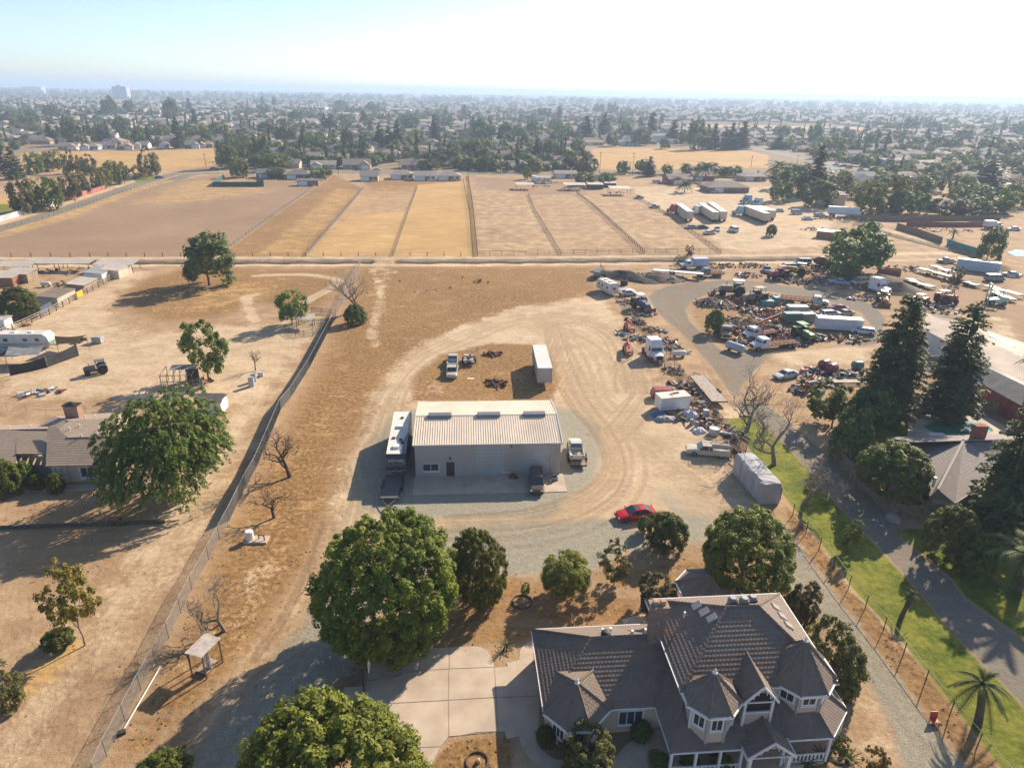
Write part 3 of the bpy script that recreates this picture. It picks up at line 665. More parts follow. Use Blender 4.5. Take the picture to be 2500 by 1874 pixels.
posts=[(8.8,-3.7),(10.6,-3.75),(12.4,-3.75),(14.0,-3.75),(17.4,-3.35),(20.85,-3.32),(23.1,-1.15),(23.1,1.3)]
for p in posts:o=MB();o.box(p[0]-.09,p[0]+.09,p[1]-.09,p[1]+.09,.3,E1-.12);o.build('post',WHITE(),house)
for a,b_ in(((8.9,-3.7),(10.5,-3.75)),((10.7,-3.75),(12.3,-3.75)),((12.5,-3.75),(13.9,-3.75)),((17.5,-3.35),(20.75,-3.32)),((20.95,-3.25),(23.05,-1.2)),((23.1,-1.0),(23.1,1.2))):
 a,b_=Vector((*a,0)),Vector((*b_,0));L_=(b_-a).length;o=MB();trim(o,[a+Vector((0,0,1.2)),b_+Vector((0,0,1.2))],.1,.1);trim(o,[a+Vector((0,0,.5)),b_+Vector((0,0,.5))],.08,.08)
 n=int(L_/.28);rr=o.build('railing',WHITE(),house)
 for i in range(n):
  p=a+(b_-a)*((i+.5)/n);q_=MB();q_.box(p.x-.05,p.x+.05,p.y-.05,p.y+.05,.5,1.16);q_.build('baluster',WHITE(),rr)
def turret(cu,cv,ap,z0,ze,za,wallap,nm,wz,full_from=-math.pi,faces=range(8)):
 k=math.tan(math.pi/8)
 def ring(apo,z):
  r=apo/math.cos(math.pi/8);return[Vector((cu+r*math.sin(-math.pi+math.pi/8+i*math.pi/4),cv+r*math.cos(-math.pi+math.pi/8+i*math.pi/4),z))for i in range(8)]
 top=Vector((cu,cv,za));e=ring(ap,ze);wl=ring(wallap,0)
 wallpart('turret_wall',[(p.x,p.y)for p in reversed(wl)],z0,ze+.1)
 rm=MB()
 for i in range(8):roof_plane(rm,[e[(i+1)%8],e[i],top])
 tr=rm.build('turret_roof',tilem,house)
 o=MB()
 for p in e:caps(o,p+Vector((0,0,.05)),top+Vector((0,0,.03)),w_=.2)
 o.build('ridge_cap',tilem,tr)
 o=MB();trim(o,e,.12,.18,closed=True);o.build('fascia',WHITE(),tr)
 o=MB();o.lathe([(.0,.4),(.05,.36),(.12,.2),(.1,.1),(.2,0)],top,8);o.build('finial',WHITE(),tr)
 for i in(7,0,6,1):
  b_,a=wl[(i+1)%8],wl[i]
  m_=(a+b_)/2
  if m_.y>cv-.2:continue
  A_,B_=a+(b_-a)*.22,a+(b_-a)*.78
  n=Vector(((B_-A_).y,-(B_-A_).x,0))
  if n.dot(m_-Vector((cu,cv,0)))<0:A_,B_=B_,A_
  window(house,A_,B_,wz,wz+.95,out=.06,bars=1)
  for p in(a,b_):
   o=MB();o.box(p.x-.07,p.x+.07,p.y-.07,p.y+.07,z0,ze);o.build('corner_trim',WHITE(),house)
turret(11.92,-1.8,2.05,3.0,E2,8.15,1.6,'left',4.4)
turret(19.4,0.0,2.5,3.2,E2,8.9,2.0,'right',4.75)
bay=[(0,.1),(1.55,-1.66),(3.35,-1.68),(5.2,.1)];bz=E1-.02;btop=Vector((2.55,.75,5.15))
rm=MB();bb=[Vector((*p,bz))for p in bay]+[Vector((4.2,2.6,4.4)),Vector((1.2,2.6,4.4))]
for i in range(3):roof_plane(rm,[bb[i],bb[i+1],btop],lift=.01)
roof_plane(rm,[bb[3],bb[4],btop],lift=.01);roof_plane(rm,[bb[4],bb[5],btop],lift=.01);roof_plane(rm,[bb[5],bb[0],btop],lift=.01)
br=rm.build('bay_roof',tilem,house)
o=MB()
for p in bb:caps(o,p+Vector((0,0,.07)),btop+Vector((0,0,.03)),w_=.2)
o.build('ridge_cap',tilem,br);o=MB();trim(o,bb[:4],.12,.18);o.build('fascia',WHITE(),br)
o=MB();o.lathe([(.0,.4),(.05,.36),(.12,.2),(.1,.1),(.2,0)],btop,8);o.build('finial',WHITE(),br)
bw=[(.55,.55),(1.72,-1.2),(3.2,-1.22),(4.65,.55)]
wallpart('bay_wall',bw,0,E1)
for a,b_ in zip(bw[:-1],bw[1:]):
 A_,B_=Vector(a),Vector(b_);window(house,A_+(B_-A_)*.22,A_+(B_-A_)*.78,1.0,2.3,bars=2)
for p in bw[1:3]:o=MB();o.box(p[0]-.07,p[0]+.07,p[1]-.07,p[1]+.07,0,E1-.1);o.build('corner_trim',WHITE(),house)
def gable(u0,u1,vf,vb,ze,za,nm,gt=.16):
 um=(u0+u1)/2;rm=MB()
 roof_plane(rm,[(u0,vb,ze),(u0,vf,ze),(um,vf,za),(um,vb,za)]);roof_plane(rm,[(u1,vf,ze),(u1,vb,ze),(um,vb,za),(um,vf,za)])
 g_=rm.build(nm,tilem,house);o=MB();caps(o,(um,vf,za+.05),(um,vb,za+.05));o.build('ridge_cap',tilem,g_)
 o=MB();trim(o,[(u0,vf-.02,ze),(um,vf-.02,za),(u1,vf-.02,ze)],.1,.22);trim(o,[(u0,vb,ze),(u0,vf,ze)],.1,.18);trim(o,[(u1,vb,ze),(u1,vf,ze)],.1,.18)
 for i in range(1,6):
  t=i/6*.7+.15;h=(za-ze)*(1-abs(2*t-1));p=u0+(u1-u0)*t
  o.box(p-.03,p+.03,vf-.02,vf+.04,ze+h-.42,ze+h-.08)
 o.box(u0+.35,u1-.35,vf-.02,vf+.05,ze+.02,ze+.12)
 o.build('gable_trim',WHITE(),g_);return g_
gable(13.95,16.6,-2.75,.6,6.0,7.5,'dormer_roof')
wallpart('dormer_wall',[(14.2,-2.5),(16.35,-2.5),(16.35,-1.0),(14.2,-1.0)],3.0,4.85)
o=MB();o.box(14.2,16.35,-2.32,-2.2,4.85,6.3);o.build('balcony_shade_panel',M('recess_shade_paint',(.02,.022,.025),.6),house)  # solid near-black panel: the shade inside the balcony is painted as its colour
for u in(14.25,16.3):o=MB();o.box(u-.09,u+.09,-2.6,-2.4,3.3,6.1);o.build('post',WHITE(),house)
o=MB();o.box(14.2,16.35,-2.56,-2.46,4.8,4.92);o.build('balcony_rail',WHITE(),house)
gable(13.9,17.5,-4.75,-1.3,E1+.05,4.35,'entry_roof')
for u in(14.25,17.15):o=MB();o.box(u-.12,u+.12,-4.65,-4.4,0,E1);o.build('post',WHITE(),house)
o=MB();o.box(15.2,16.2,-1.12,-1.04,.3,2.4);fd=o.build('door',M('front_door_paint',(.16,.07,.04),.5),house);o=MB();o.lathe([(0,.05),(.05,.03),(.05,0)],(16.05,-1.14,1.3),8,axis='Y');o.build('handle',CHROME(),fd)
for a,b_ in((11.0,12.2),(13.0,13.8),(18.2,20.0)):window(house,(a,-1.07),(b_,-1.07),.9,2.3,bars=1)
window(house,(6.0,.48),(7.8,.48),.9,2.2,bars=2)
for v0 in(1.0,4.6):
 o=MB()
 for i in range(4):o.box(.38,.46,v0,v0+3.2,.05+.56*i,.58+.56*i)
 o.build('garage_door',M('cream_panel_door',(.6,.55,.47),.6),house)
brickm=M('chimney_brick',(.30,.20,.145),.9,0,.25,6,bump=.5,bscale=14)
ch=MB();cu,cv=9.5,4.35;z=3.2;k=0
while z<8.95:
 for i in range(4):
  s=.0 if k%2 else .01
 ch.box(cu-.62+(k%2)*.012,cu+.62-(k%2)*.012,cv-.42+(k%2)*.012,cv+.42-(k%2)*.012,z,z+.085);z+=.1;k+=1
ch.box(cu-.6,cu+.6,cv-.4,cv+.4,3.2,8.95);chim=ch.build('chimney',brickm,house)
o=MB();o.box(cu-.74,cu+.74,cv-.54,cv+.54,8.95,9.15);o.box(cu-.68,cu+.68,cv-.48,cv+.48,8.8,8.95);o.build('chimney_cap',brickm,chim)
for s in(-.3,.3):o=MB();o.box(cu+s-.18,cu+s+.18,cv-.18,cv+.18,9.15,9.5);o.build('flue',M('clay_flue',(.4,.26,.18),.9),chim)
gz_c,ga=Vector((17.5,13.3,0)),2.9
rp=ga/math.cos(math.pi/8);e=[Vector((gz_c.x+rp*math.sin(math.pi/8+i*math.pi/4),gz_c.y+rp*math.cos(math.pi/8+i*math.pi/4),2.75))for i in range(8)];top=Vector((gz_c.x,gz_c.y,4.35))
gzb=thing('patio_gazebo','octagonal tiled patio roof on white posts behind the turreted house','gazebo',(2.78,37.6,0),HRZ)
rm=MB();
for i in range(8):roof_plane(rm,[e[(i+1)%8],e[i],top])
gr=rm.build('roof',tilem,gzb);o=MB()
for p in e:caps(o,p+Vector((0,0,.05)),top,w_=.2)
o.build('ridge_cap',tilem,gr);o=MB();trim(o,e,.12,.18,closed=True);o.build('fascia',WHITE(),gr)
for p in e:o=MB();q_=gz_c+(p-gz_c)*.92;o.box(q_.x-.08,q_.x+.08,q_.y-.08,q_.y+.08,0,2.75);o.build('post',WHITE(),gzb)
deck=thing('deck_railing','white picket railing round the raised deck behind the turreted house','railing',(2.78,37.6,0),HRZ)
o=MB();o.box(18.6,25.4,9.5,13.2,0,.55);o.build('deck_floor',M('deck_board',(.42,.30,.2),.85,0,.2,3),deck)
for a,b_ in(((20.3,13.1),(23.3,13.1)),((23.3,13.1),(23.3,11.0)),((23.6,13.1),(25.3,13.1)),((25.3,13.1),(25.3,9.6))):
 a,b_=Vector((*a,.55)),Vector((*b_,.55));o=MB();trim(o,[a+Vector((0,0,1.0)),b_+Vector((0,0,1.0))],.09,.09);trim(o,[a+Vector((0,0,.12)),b_+Vector((0,0,.12))],.07,.07);o.build('rail',WHITE(),deck)
 n=int((b_-a).length/.2)
 for i in range(n+1):p=a+(b_-a)*(i/n);o=MB();o.box(p.x-.03,p.x+.03,p.y-.03,p.y+.03,.55,1.55);o.build('baluster',WHITE(),deck)
drv=bpy.data.objects.new('driveway',None);C.objects.link(drv);drv['kind']='structure'
def panel_sheet(parent,pts,z=.05,mat=None,name='panel'):
 o=MB();o.prism([(p[0],p[1])for p in pts],-.06,z);return o.build(name,mat or CONC(),parent)
def arc_between(a,b,bulge,n=8):
 a,b=Vector((a[0],a[1])),Vector((b[0],b[1]));m_=(a+b)/2;nrm=Vector((-(b-a).y,(b-a).x))*bulge
 return[a.lerp(b,t)+nrm*(4*t*(1-t))for t in[i/n for i in range(1,n)]]
D2=lambda x,y:T('D2',x,y)[:2]
panel_sheet(drv,[D2(x,y)for x,y in reversed(((1000,692),(1662,624),(1880,614),(1990,647),(2048,790),(2420,772),(2438,1338),(2090,1344),(1760,1378),(1662,1386),(1590,1473),(1490,1718),(1440,1895),(905,1895),(962,1500),(942,1110)))],.03,M('joint_filler',(.30,.235,.175),.9,0,.1,1),'joint_bed')
def shrink(p,k=.012):
 c=sum((Vector((q_[0],q_[1]))for q_ in p),Vector((0,0)))/len(p);return[Vector((q_[0],q_[1]))+(c-Vector((q_[0],q_[1]))).normalized()*.012 for q_ in p]
def ccw(p):
 a=sum(p[i][0]*p[(i+1)%len(p)][1]-p[(i+1)%len(p)][0]*p[i][1]for i in range(len(p)));return p if a>0 else list(reversed(p))
corner=[D2(2050,790),D2(2045,740),D2(2030,690),D2(1990,645),D2(1940,620),D2(1880,612)]
for pts in([D2(1000,690),D2(1250,660),D2(1450,632),D2(1662,622),D2(1660,805),D2(1310,828),D2(1215,870),D2(960,900),D2(965,780)],[D2(1666,805),D2(1666,622)]+list(reversed(corner)),[D2(940,1110),D2(945,920),D2(1310,834),D2(1656,812),D2(1655,1075),D2(1200,1100)],[D2(1662,811),D2(2052,795),D2(2066,1050),D2(1660,1075)],[D2(2056,795),D2(2420,770),D2(2440,1040),D2(2072,1050)],[D2(940,1120),D2(1200,1107),D2(1655,1082),D2(1657,1390),D2(1590,1475),D2(1250,1490),D2(960,1500)],[D2(1662,1081),D2(2066,1057),D2(2085,1345),D2(1900,1352),D2(1760,1380),D2(1662,1388)],[D2(2072,1057),D2(2440,1045),D2(2440,1340),D2(2150,1343),D2(2090,1346)],[D2(960,1508),D2(1250,1497),D2(1585,1482),D2(1530,1580),D2(1490,1720),D2(1440,1900),D2(900,1900)]):
 panel_sheet(drv,shrink(ccw(pts)))
walk=bpy.data.objects.new('footpath',None);C.objects.link(walk);walk['kind']='structure'
D3=lambda x,y:T('D3',x,y)[:2]
def ribbon(parent,pts,wd,name='panel',z=.042,seg=2,mat=None):
 s=smooth(pts,4);
 for i in range(0,len(s)-1,seg):
  sub=s[i:i+seg+1];L1,R1=[],[]
  for k,p in enumerate(sub):
   g_=i+k;e=s[min(g_+1,len(s)-1)]-s[max(g_-1,0)];nrm=Vector((-e.y,e.x)).normalized()*wd/2;L1.append(p+nrm);R1.append(p-nrm)
  panel_sheet(parent,shrink(ccw(L1+R1[::-1])),z,mat,name)
ribbon(walk,[D3(-60,1350),D3(100,1330),D3(150,1450),D3(230,1560),D3(350,1640),D3(560,1660),D3(800,1650),D3(950,1600),D3(1040,1500),D3(1160,1440),D3(1250,1430)],1.25)
ribbon(walk,[D3(1100,1470),D3(1090,1600),D3(1120,1720),D3(1160,1900)],1.3,z=.036)
ribbon(walk,[D3(-30,800),D3(110,760),D3(120,680),D3(150,620),D3(230,600)],1.2)
ribbon(walk,[D3(960,420),D3(1080,390),D3(1180,380),D3(1260,400)],1.3)
# foliage
def leaf_material(name,dark,light,trans=.35):
 m=bpy.data.materials.new(name);m.use_nodes=True;nt=m.node_tree;L=nt.links.new;MATS[name]=m
 b=nt.nodes['Principled BSDF'];b.inputs['Roughness'].default_value=.6;b.inputs['Specular IOR Level'].default_value=.25
 geo=nd(nt,'ShaderNodeNewGeometry');oi=nd(nt,'ShaderNodeObjectInfo')
 mx=nd(nt,'ShaderNodeMix',data_type='RGBA');tcn=nd(nt,'ShaderNodeTexCoord');nz=nd(nt,'ShaderNodeTexNoise');nz.inputs['Scale'].default_value=3.2;nz.inputs['Detail'].default_value=3;L(tcn.outputs['Object'],nz.inputs['Vector']);ad=nd(nt,'ShaderNodeMath',operation='MULTIPLY_ADD');L(geo.outputs['Random Per Island'],ad.inputs[0]);ad.inputs[1].default_value=.55;mr0=nd(nt,'ShaderNodeMapRange');mr0.inputs[1].default_value=.3;mr0.inputs[2].default_value=.7;mr0.inputs[3].default_value=-.15;mr0.inputs[4].default_value=.6;L(nz.outputs['Fac'],mr0.inputs[0]);L(mr0.outputs[0],ad.inputs[2]);ad.use_clamp=True;L(ad.outputs[0],mx.inputs[0]);mx.inputs[6].default_value=(*dark,1);mx.inputs[7].default_value=(*light,1)
 hs=nd(nt,'ShaderNodeHueSaturation');L(mx.outputs[2],hs.inputs['Color'])
 mr=nd(nt,'ShaderNodeMapRange');mr.inputs[3].default_value=.475;mr.inputs[4].default_value=.52;L(oi.outputs['Random'],mr.inputs[0]);L(mr.outputs[0],hs.inputs['Hue'])
 mr2=nd(nt,'ShaderNodeMapRange');mr2.inputs[3].default_value=.8;mr2.inputs[4].default_value=1.25;L(oi.outputs['Random'],mr2.inputs[0]);L(mr2.outputs[0],hs.inputs['Value'])
 L(hs.outputs[0],b.inputs['Base Color'])
 tr=nd(nt,'ShaderNodeBsdfTranslucent');L(hs.outputs[0],tr.inputs[0]);ms=nd(nt,'ShaderNodeMixShader');ms.inputs[0].default_value=trans
 L(b.outputs[0],ms.inputs[1]);L(tr.outputs[0],ms.inputs[2]);L(ms.outputs[0],nt.nodes['Material Output'].inputs['Surface']);return m
LEAF={'camphor':leaf_material('camphor_leaf',(0.080,0.109,0.013),(0.252,0.267,0.029),0.30),'dark':leaf_material('dark_leaf',(0.064,0.101,0.025),(0.180,0.220,0.054),0.40),'mid':leaf_material('mid_leaf',(0.072,0.107,0.018),(0.212,0.240,0.038),0.36),'bright':leaf_material('bright_leaf',(0.121,0.149,0.014),(0.296,0.287,0.032),.3),'olive':leaf_material('olive_leaf',(0.084,0.091,0.026),(0.232,0.210,0.062),0.40),'yellow':leaf_material('yellow_leaf',(0.120,0.115,0.018),(0.330,0.260,0.040),.35),'conifer':leaf_material('conifer_needle',(0.047,0.082,0.036),(0.134,0.176,0.072),0.36),'redwood':leaf_material('redwood_needle',(0.070,0.097,0.031),(0.218,0.242,0.074),0.36),'red':leaf_material('rust_needle',(0.060,0.050,0.024),(0.130,0.100,0.045),.2),'palm':leaf_material('palm_leaf',(0.056,0.078,0.019),(0.168,0.174,0.042),.3),'straw':leaf_material('dead_straw',(0.160,0.100,0.050),(0.340,0.220,0.110),.3),}
BARK=M('bark',(.11,.075,.05),.95,0,.3,3,bump=.6);PALEBARK=M('pale_bark',(.24,.19,.145),.95,0,.25,3,bump=.5);DARKBARK=M('dark_bark',(.07,.05,.04),.95,0,.25,3,bump=.5)
def leaf_mesh(name,c,n,s,mat,aspect=.55,droop=None,rng=None):
 N=len(c);n=n/np.maximum(1e-6,np.linalg.norm(n,axis=1,keepdims=True))
 t=rng.normal(size=(N,3))if droop is None else droop+rng.normal(size=(N,3))*.35
 t-=n*(t*n).sum(1,keepdims=True);t/=np.maximum(1e-6,np.linalg.norm(t,axis=1,keepdims=True));b=np.cross(n,t)
 s=s[:,None]if isinstance(s,np.ndarray)else np.full((N,1),s)
 v=np.stack([c-t*s,c+b*s*aspect+n*s*.15,c+t*s,c-b*s*aspect+n*s*.15],1).reshape(-1,3)
 me=bpy.data.meshes.new(name);me.vertices.add(N*4);me.vertices.foreach_set('co',v.astype(np.float32).ravel())
 me.loops.add(N*4);me.loops.foreach_set('vertex_index',np.arange(N*4,dtype=np.int32));me.polygons.add(N);me.polygons.foreach_set('loop_start',np.arange(0,N*4,4,dtype=np.int32))
 me.update();me.validate();me.materials.append(mat);return me
def lumpy(rng,dirs,amp=.22,k=9):
 L_=rng.normal(size=(k,3));L_/=np.linalg.norm(L_,axis=1,keepdims=True);a=rng.uniform(.3,1,k)
 return 1+amp*(np.maximum(0,dirs@L_.T-.35)*a).sum(1)*1.4-amp*.35
def round_crown(name,seed,mat,nclump=110,per=150,leaf=.032,clump=.17,amp=.25,flat=.92,low=-.55,fill=.25,droop=None,aspect=.55,gap=0.0):
 rng=np.random.default_rng(seed);dv=rng.normal(size=(nclump*3,3));dv/=np.linalg.norm(dv,axis=1,keepdims=True)
 dv=dv[dv[:,2]>low][:nclump];n=len(dv);rr=lumpy(rng,dv,amp)*np.where(rng.random(n)<fill,rng.uniform(.45,.8,n),rng.uniform(.82,1.0,n))*(1-clump*.6)
 cc=dv*rr[:,None];cc[:,2]*=flat;cr=clump*rng.uniform(.65,1.35,n);keep=rng.random(n)>=gap;cc,cr,dv=cc[keep],cr[keep],dv[keep];n=len(cc)
 o=rng.normal(size=(n,per,3));o/=np.linalg.norm(o,axis=2,keepdims=True);o+=dv[:,None,:]*.55+np.array([0,0,.25]);o/=np.linalg.norm(o,axis=2,keepdims=True)
 p=cc[:,None,:]+o*(cr[:,None,None]*rng.uniform(.45,1.08,(n,per,1)))
 nn=o*1.1+rng.normal(size=o.shape)*.42+np.array([0,0,.3])
 s=leaf*rng.uniform(.5,1.6,n*per)
 dr=None if droop is None else np.tile(np.array([0,0,-1.0]),(n*per,1))*droop+o.reshape(-1,3)*.4
 return leaf_mesh(name,unit(p.reshape(-1,3)),nn.reshape(-1,3),s,mat,aspect,dr,rng)
def unit(p):
 r=np.quantile(np.abs(p[:,:2]),.985,axis=0).mean();lo,hi=np.quantile(p[:,2],.01),np.quantile(p[:,2],.99)
 return np.stack([p[:,0]/r,p[:,1]/r,(p[:,2]-(lo+hi)/2)/(hi-lo)*2],1)
def weep_crown(name,seed,mat,strands=1150,per=34,leaf=.032):
 rng=np.random.default_rng(seed);dv=rng.normal(size=(strands,3));dv[:,2]=np.abs(dv[:,2])*1.1-.25;dv/=np.linalg.norm(dv,axis=1,keepdims=True)
 st=dv*(lumpy(rng,dv,.5,14)*rng.uniform(.35,1.0,strands)**.6)[:,None]*np.array([.95,.95,.85]);ln=rng.uniform(.10,.32,strands)*(1.1-.5*dv[:,2])
 t=np.linspace(0,1,per)[None,:,None];out=dv[:,None,:]*np.array([1,1,.3])*(t*.16)
 p=st[:,None,:]+out+np.array([0,0,-1.0])*(ln[:,None,None]*t**1.5)+rng.normal(size=(strands,per,3))*.022
 nn=dv[:,None,:]*.7+rng.normal(size=p.shape)*.6+np.array([0,0,.25])
 dr=np.tile(np.array([0,0,-1.0]),(strands*per,1))+np.repeat(dv,per,0)*.5
 return leaf_mesh(name,unit(p.reshape(-1,3)),nn.reshape(-1,3),leaf*rng.uniform(.7,1.4,strands*per),mat,.32,dr,rng)
def cone_crown(name,seed,mat,levels=26,arms=13,per=26,leaf=.02,power=.75,width=.21,droop=.25,ragged=.35):
 rng=np.random.default_rng(seed);P,N=[],[]
 for i in range(levels):
  h=.05+.95*(i/levels)**.95;r=width*(1-h)**power*(1.0 if i>1 else .8)+.008;k=max(4,int(arms*(.35+(1-h))))
  for j in range(k):
   a=rng.uniform(0,TAU);rl=r*rng.uniform(1-ragged,1.12);t=rng.uniform(.1,1,per)**.7
   dx=np.array([math.cos(a),math.sin(a),0]);sd=np.array([-dx[1],dx[0],0]);hz_=h+rng.uniform(-.018,.018)
   p=dx*(rl*t)[:,None]+sd*(rng.normal(size=per)*rl*.16*(1.2-t))[:,None];p[:,2]=hz_+.03*t-droop*rl*t**2+rng.normal(size=per)*.006
   P.append(p);N.append(np.tile(np.array([0,0,1.0])+dx*.45,(per,1))+rng.normal(size=(per,3))*.4)
 P=np.concatenate(P);N=np.concatenate(N);return leaf_mesh(name,P,N,leaf*rng.uniform(.6,1.4,len(P))*(1.15-.5*P[:,2]),mat,.5,None,rng)
def trunk_mesh(name,seed,h=1.0,r=.045,limbs=6,top=.55,spread=.55,mat=BARK,n=7):
 rng=random.Random(seed);o=MB();pts=[Vector((0,0,-.03))];
 for i in range(1,5):pts.append(Vector((rng.uniform(-.02,.02),rng.uniform(-.02,.02),top*h*i/4)))
 o.tube(pts,[r*1.25,r,r*.85,r*.7,r*.5],n)
 for i in range(limbs):
  a=TAU*i/limbs+rng.uniform(-.4,.4);z0=top*h*rng.uniform(.45,1);e=Vector((math.cos(a)*spread*rng.uniform(.5,1),math.sin(a)*spread*rng.uniform(.5,1),z0+h*rng.uniform(.15,.4)))
  s=Vector((0,0,z0));m_=(s+e)/2+Vector((0,0,-.03*h));o.tube([s,m_,e],[r*.5,r*.33,r*.14],5)
 me=bpy.data.meshes.new(name);me.from_pydata(o.v,[],o.f);me.materials.append(mat);me.polygons.foreach_set('use_smooth',[True]*len(o.f));return me
CR={'camphor':[round_crown('camphor_crown',1,LEAF['camphor'],900,120,.020,.085,.16,.9,-.8,.15),round_crown('camphor_crown',2,LEAF['camphor'],620,120,.023,.10,.18,.95,-.8,.15)],'orange':[round_crown('shrub_crown',3,LEAF['mid'],190,90,.048,.18,.25,.95,-.75),round_crown('shrub_crown',33,LEAF['olive'],190,80,.05,.18,.35,.95,-.75,gap=.1)],'shade':[round_crown('shade_crown',4,LEAF['camphor'],420,110,.028,.12,.25,.85,-.6)],'fine':[round_crown('fine_crown',5,LEAF['bright'],260,150,.035,.16,.25,1,-.85,aspect=.35)],'sparse':[round_crown('sparse_crown',6,LEAF['olive'],70,70,.055,.2,.5,1,-.9,.5,gap=.2),round_crown('sparse_crown',66,LEAF['yellow'],75,70,.05,.2,.5,1,-.95,.5,gap=.2),round_crown('sparse_crown',67,LEAF['mid'],85,80,.055,.2,.55,1,-.9,.45,gap=.15)],'weep':[weep_crown('weeping_crown',7,LEAF['mid'])],'fig':[round_crown('fig_crown',8,LEAF['mid'],200,80,.045,.17,.3,.9,-.7,gap=.05)],'broad':[round_crown('broad_crown',20+i,LEAF[k],60,42,.085,.27,.42,.85,-.75)for i,k in enumerate(('dark','mid','dark','olive','mid','bright'))],'redwood':[cone_crown('redwood_crown',9,LEAF['redwood'],40,16,40,.015,.44,.2,.3,.42),cone_crown('redwood_crown',10,LEAF['redwood'],36,13,36,.016,.42,.2,.3,.45)],'spire':[cone_crown('spire_crown',40+i,LEAF['conifer'],20,9,12,.034,p,wd,.2,.35)for i,(p,wd)in enumerate(((.7,.17),(.55,.13),(.8,.22)))]+[cone_crown('spire_crown',45,LEAF['red'],22,9,12,.03,.7,.19,.2,.6)],'cypress':[cone_crown('cypress_crown',50,LEAF['conifer'],20,9,12,.03,.28,.075,-.6,.2)],}
TR={k:trunk_mesh('trunk',i,1,r_,l,t,s,m_)for i,(k,r_,l,t,s,m_)in enumerate((('camphor',.05,8,.6,.5,BARK),('shrub',.05,6,.5,.45,BARK),('thin',.03,6,.6,.4,PALEBARK),('spire',.022,0,.96,.1,DARKBARK),('small',.04,3,.6,.3,BARK)))}
def leafy(kind,k,base,a,b,clear,name,label,group=None,trunk='camphor',rz=None,cat='tree'):
 t=thing(name,label,cat,base,rz if rz is not None else random.uniform(0,TAU),group);zc=clear+b
 c=link('crown',CR[kind][k%len(CR[kind])],t,(0,0,zc));c.scale=(a,a,b)
 tk=link('trunk',TR[trunk],t);H_=zc+b*.3;tk.scale=(a*.75+H_*.1,a*.75+H_*.1,H_);return t
def solve_crown(cx,cy,w_,h_,clear):
 zc=3.0;a=b=1.0
 for _ in range(6):
  p=ground_at(cx*1.1302,cy*1.1302,zc);rel=p-Vector((0,0,CAM_H));dep=rel.y*math.cos(PITCH)-rel.z*math.sin(PITCH);th=math.atan2(CAM_H-zc,math.hypot(p.x,p.y))
  k=dep*1.1302/FPX;a=w_/2*k;hh=h_/2*k*math.cos(th-PITCH)
  b=math.sqrt(max(hh*hh-(a*math.sin(th))**2,(.55*a)**2))/math.cos(th);b=min(b,1.4*a);zc=clear+b
 return Vector((p.x,p.y,0)),a,b
def tree(kind,k,cx,cy,w_,h_,clear,name,label,group=None,trunk='camphor',cat='tree'):
 p,a,b=solve_crown(cx,cy,w_,h_,clear);return leafy(kind,k,p,a*.98,b*.97,clear,name,label,group,trunk,cat=cat)
def spire(base_px,top_y,w_,k,name,label,group=None,kind='spire',rz=None):
 p=d(*base_px);Y=p.y;H_=max(3,height_at(base_px[0]*1.1302,top_y*1.1302,Y));rel=p-Vector((0,0,CAM_H-H_/2));dep=rel.y*math.cos(PITCH)-rel.z*math.sin(PITCH);wd=w_*1.1302/FPX*dep
 t=thing(name,label,'tree',p,random.uniform(0,TAU)if rz is None else rz,group);base_w={'spire':(.17,.13,.22,.19),'redwood':(.2,.2),'cypress':(.075,)}[kind]
 c=link('crown',CR[kind][k%len(CR[kind])],t);s=wd/2/(base_w[k%len(base_w)]*(.72 if kind=='spire' else 1.0 if kind=='redwood' else 1.0));c.scale=(s,s,H_)
 tk=link('trunk',TR['spire'],t);tk.scale=(H_*.55,H_*.55,H_);return t
random.seed(21)
tree('camphor',0,843,1256,308,304,1.2,'camphor_tree','largest round dense green tree, beside the concrete drive')
tree('camphor',1,1028,1220,122,166,.5,'camphor_tree','smaller round green tree touching the big round tree near the gravel')
tree('camphor',1,705,1690,405,372,1.0,'camphor_tree','light green dense round tree beside the basketball hoop')
tree('orange',0,355,1668,112,100,.4,'orange_shrub','small green shrub in the brown weeds below the feeder shelter',trunk='shrub',cat='shrub')
tree('shade',0,1612,1182,202,182,1.6,'shade_tree','dense dark green shade tree beside the tarp-covered trailer')
tree('orange',0,1440,1142,90,82,.5,'citrus_tree','round glossy citrus tree by the red sedan',trunk='shrub')
tree('orange',0,1393,1130,32,34,.3,'citrus_shrub','small shrub tucked beside the round citrus tree near the red sedan',trunk='shrub',cat='shrub')
tree('fine',0,1222,1240,112,92,1.0,'feathery_tree','bright feathery green tree at the gravel edge behind the house',trunk='shrub')
tree('sparse',0,1331,1212,80,88,.8,'olive_tree','sparse dark olive tree between the feathery tree and the citrus',trunk='thin')
tree('orange',1,1425,1288,92,78,.5,'citrus_tree','leafy citrus tree behind the chimney of the turreted house',trunk='shrub')
tree('orange',1,1728,1303,72,96,.4,'citrus_tree','yellowish bushy tree between the deck railing and gravel lane',trunk='shrub')
tree('orange',1,1818,1418,120,150,.6,'citrus_tree','big bushy tree beside the right turret of the house',trunk='shrub')
tree('sparse',2,1135,1272,22,34,.3,'sapling','small sapling in the bare garden near the white pipe',trunk='thin')
tree('weep',0,357,958,278,218,1.4,'weeping_ash_tree','large weeping green tree beside the ranch house')
tree('broad',2,442,556,114,108,1.0,'walnut_tree','lone big dark tree near the ditch on the far dirt lot',trunk='camphor')
tree('broad',1,626,659,62,66,1.2,'walnut_tree','small round tree beside the shade shelter by the slatted fence',trunk='small')
tree('sparse',2,437,742,96,112,2.0,'fruit_tree','ragged green tree behind the wooden frame shed',trunk='small')
tree('sparse',1,150,1282,118,150,2.6,'yellowing_tree','sparse yellowing tree on the dirt lot by the dirt lane',trunk='thin')
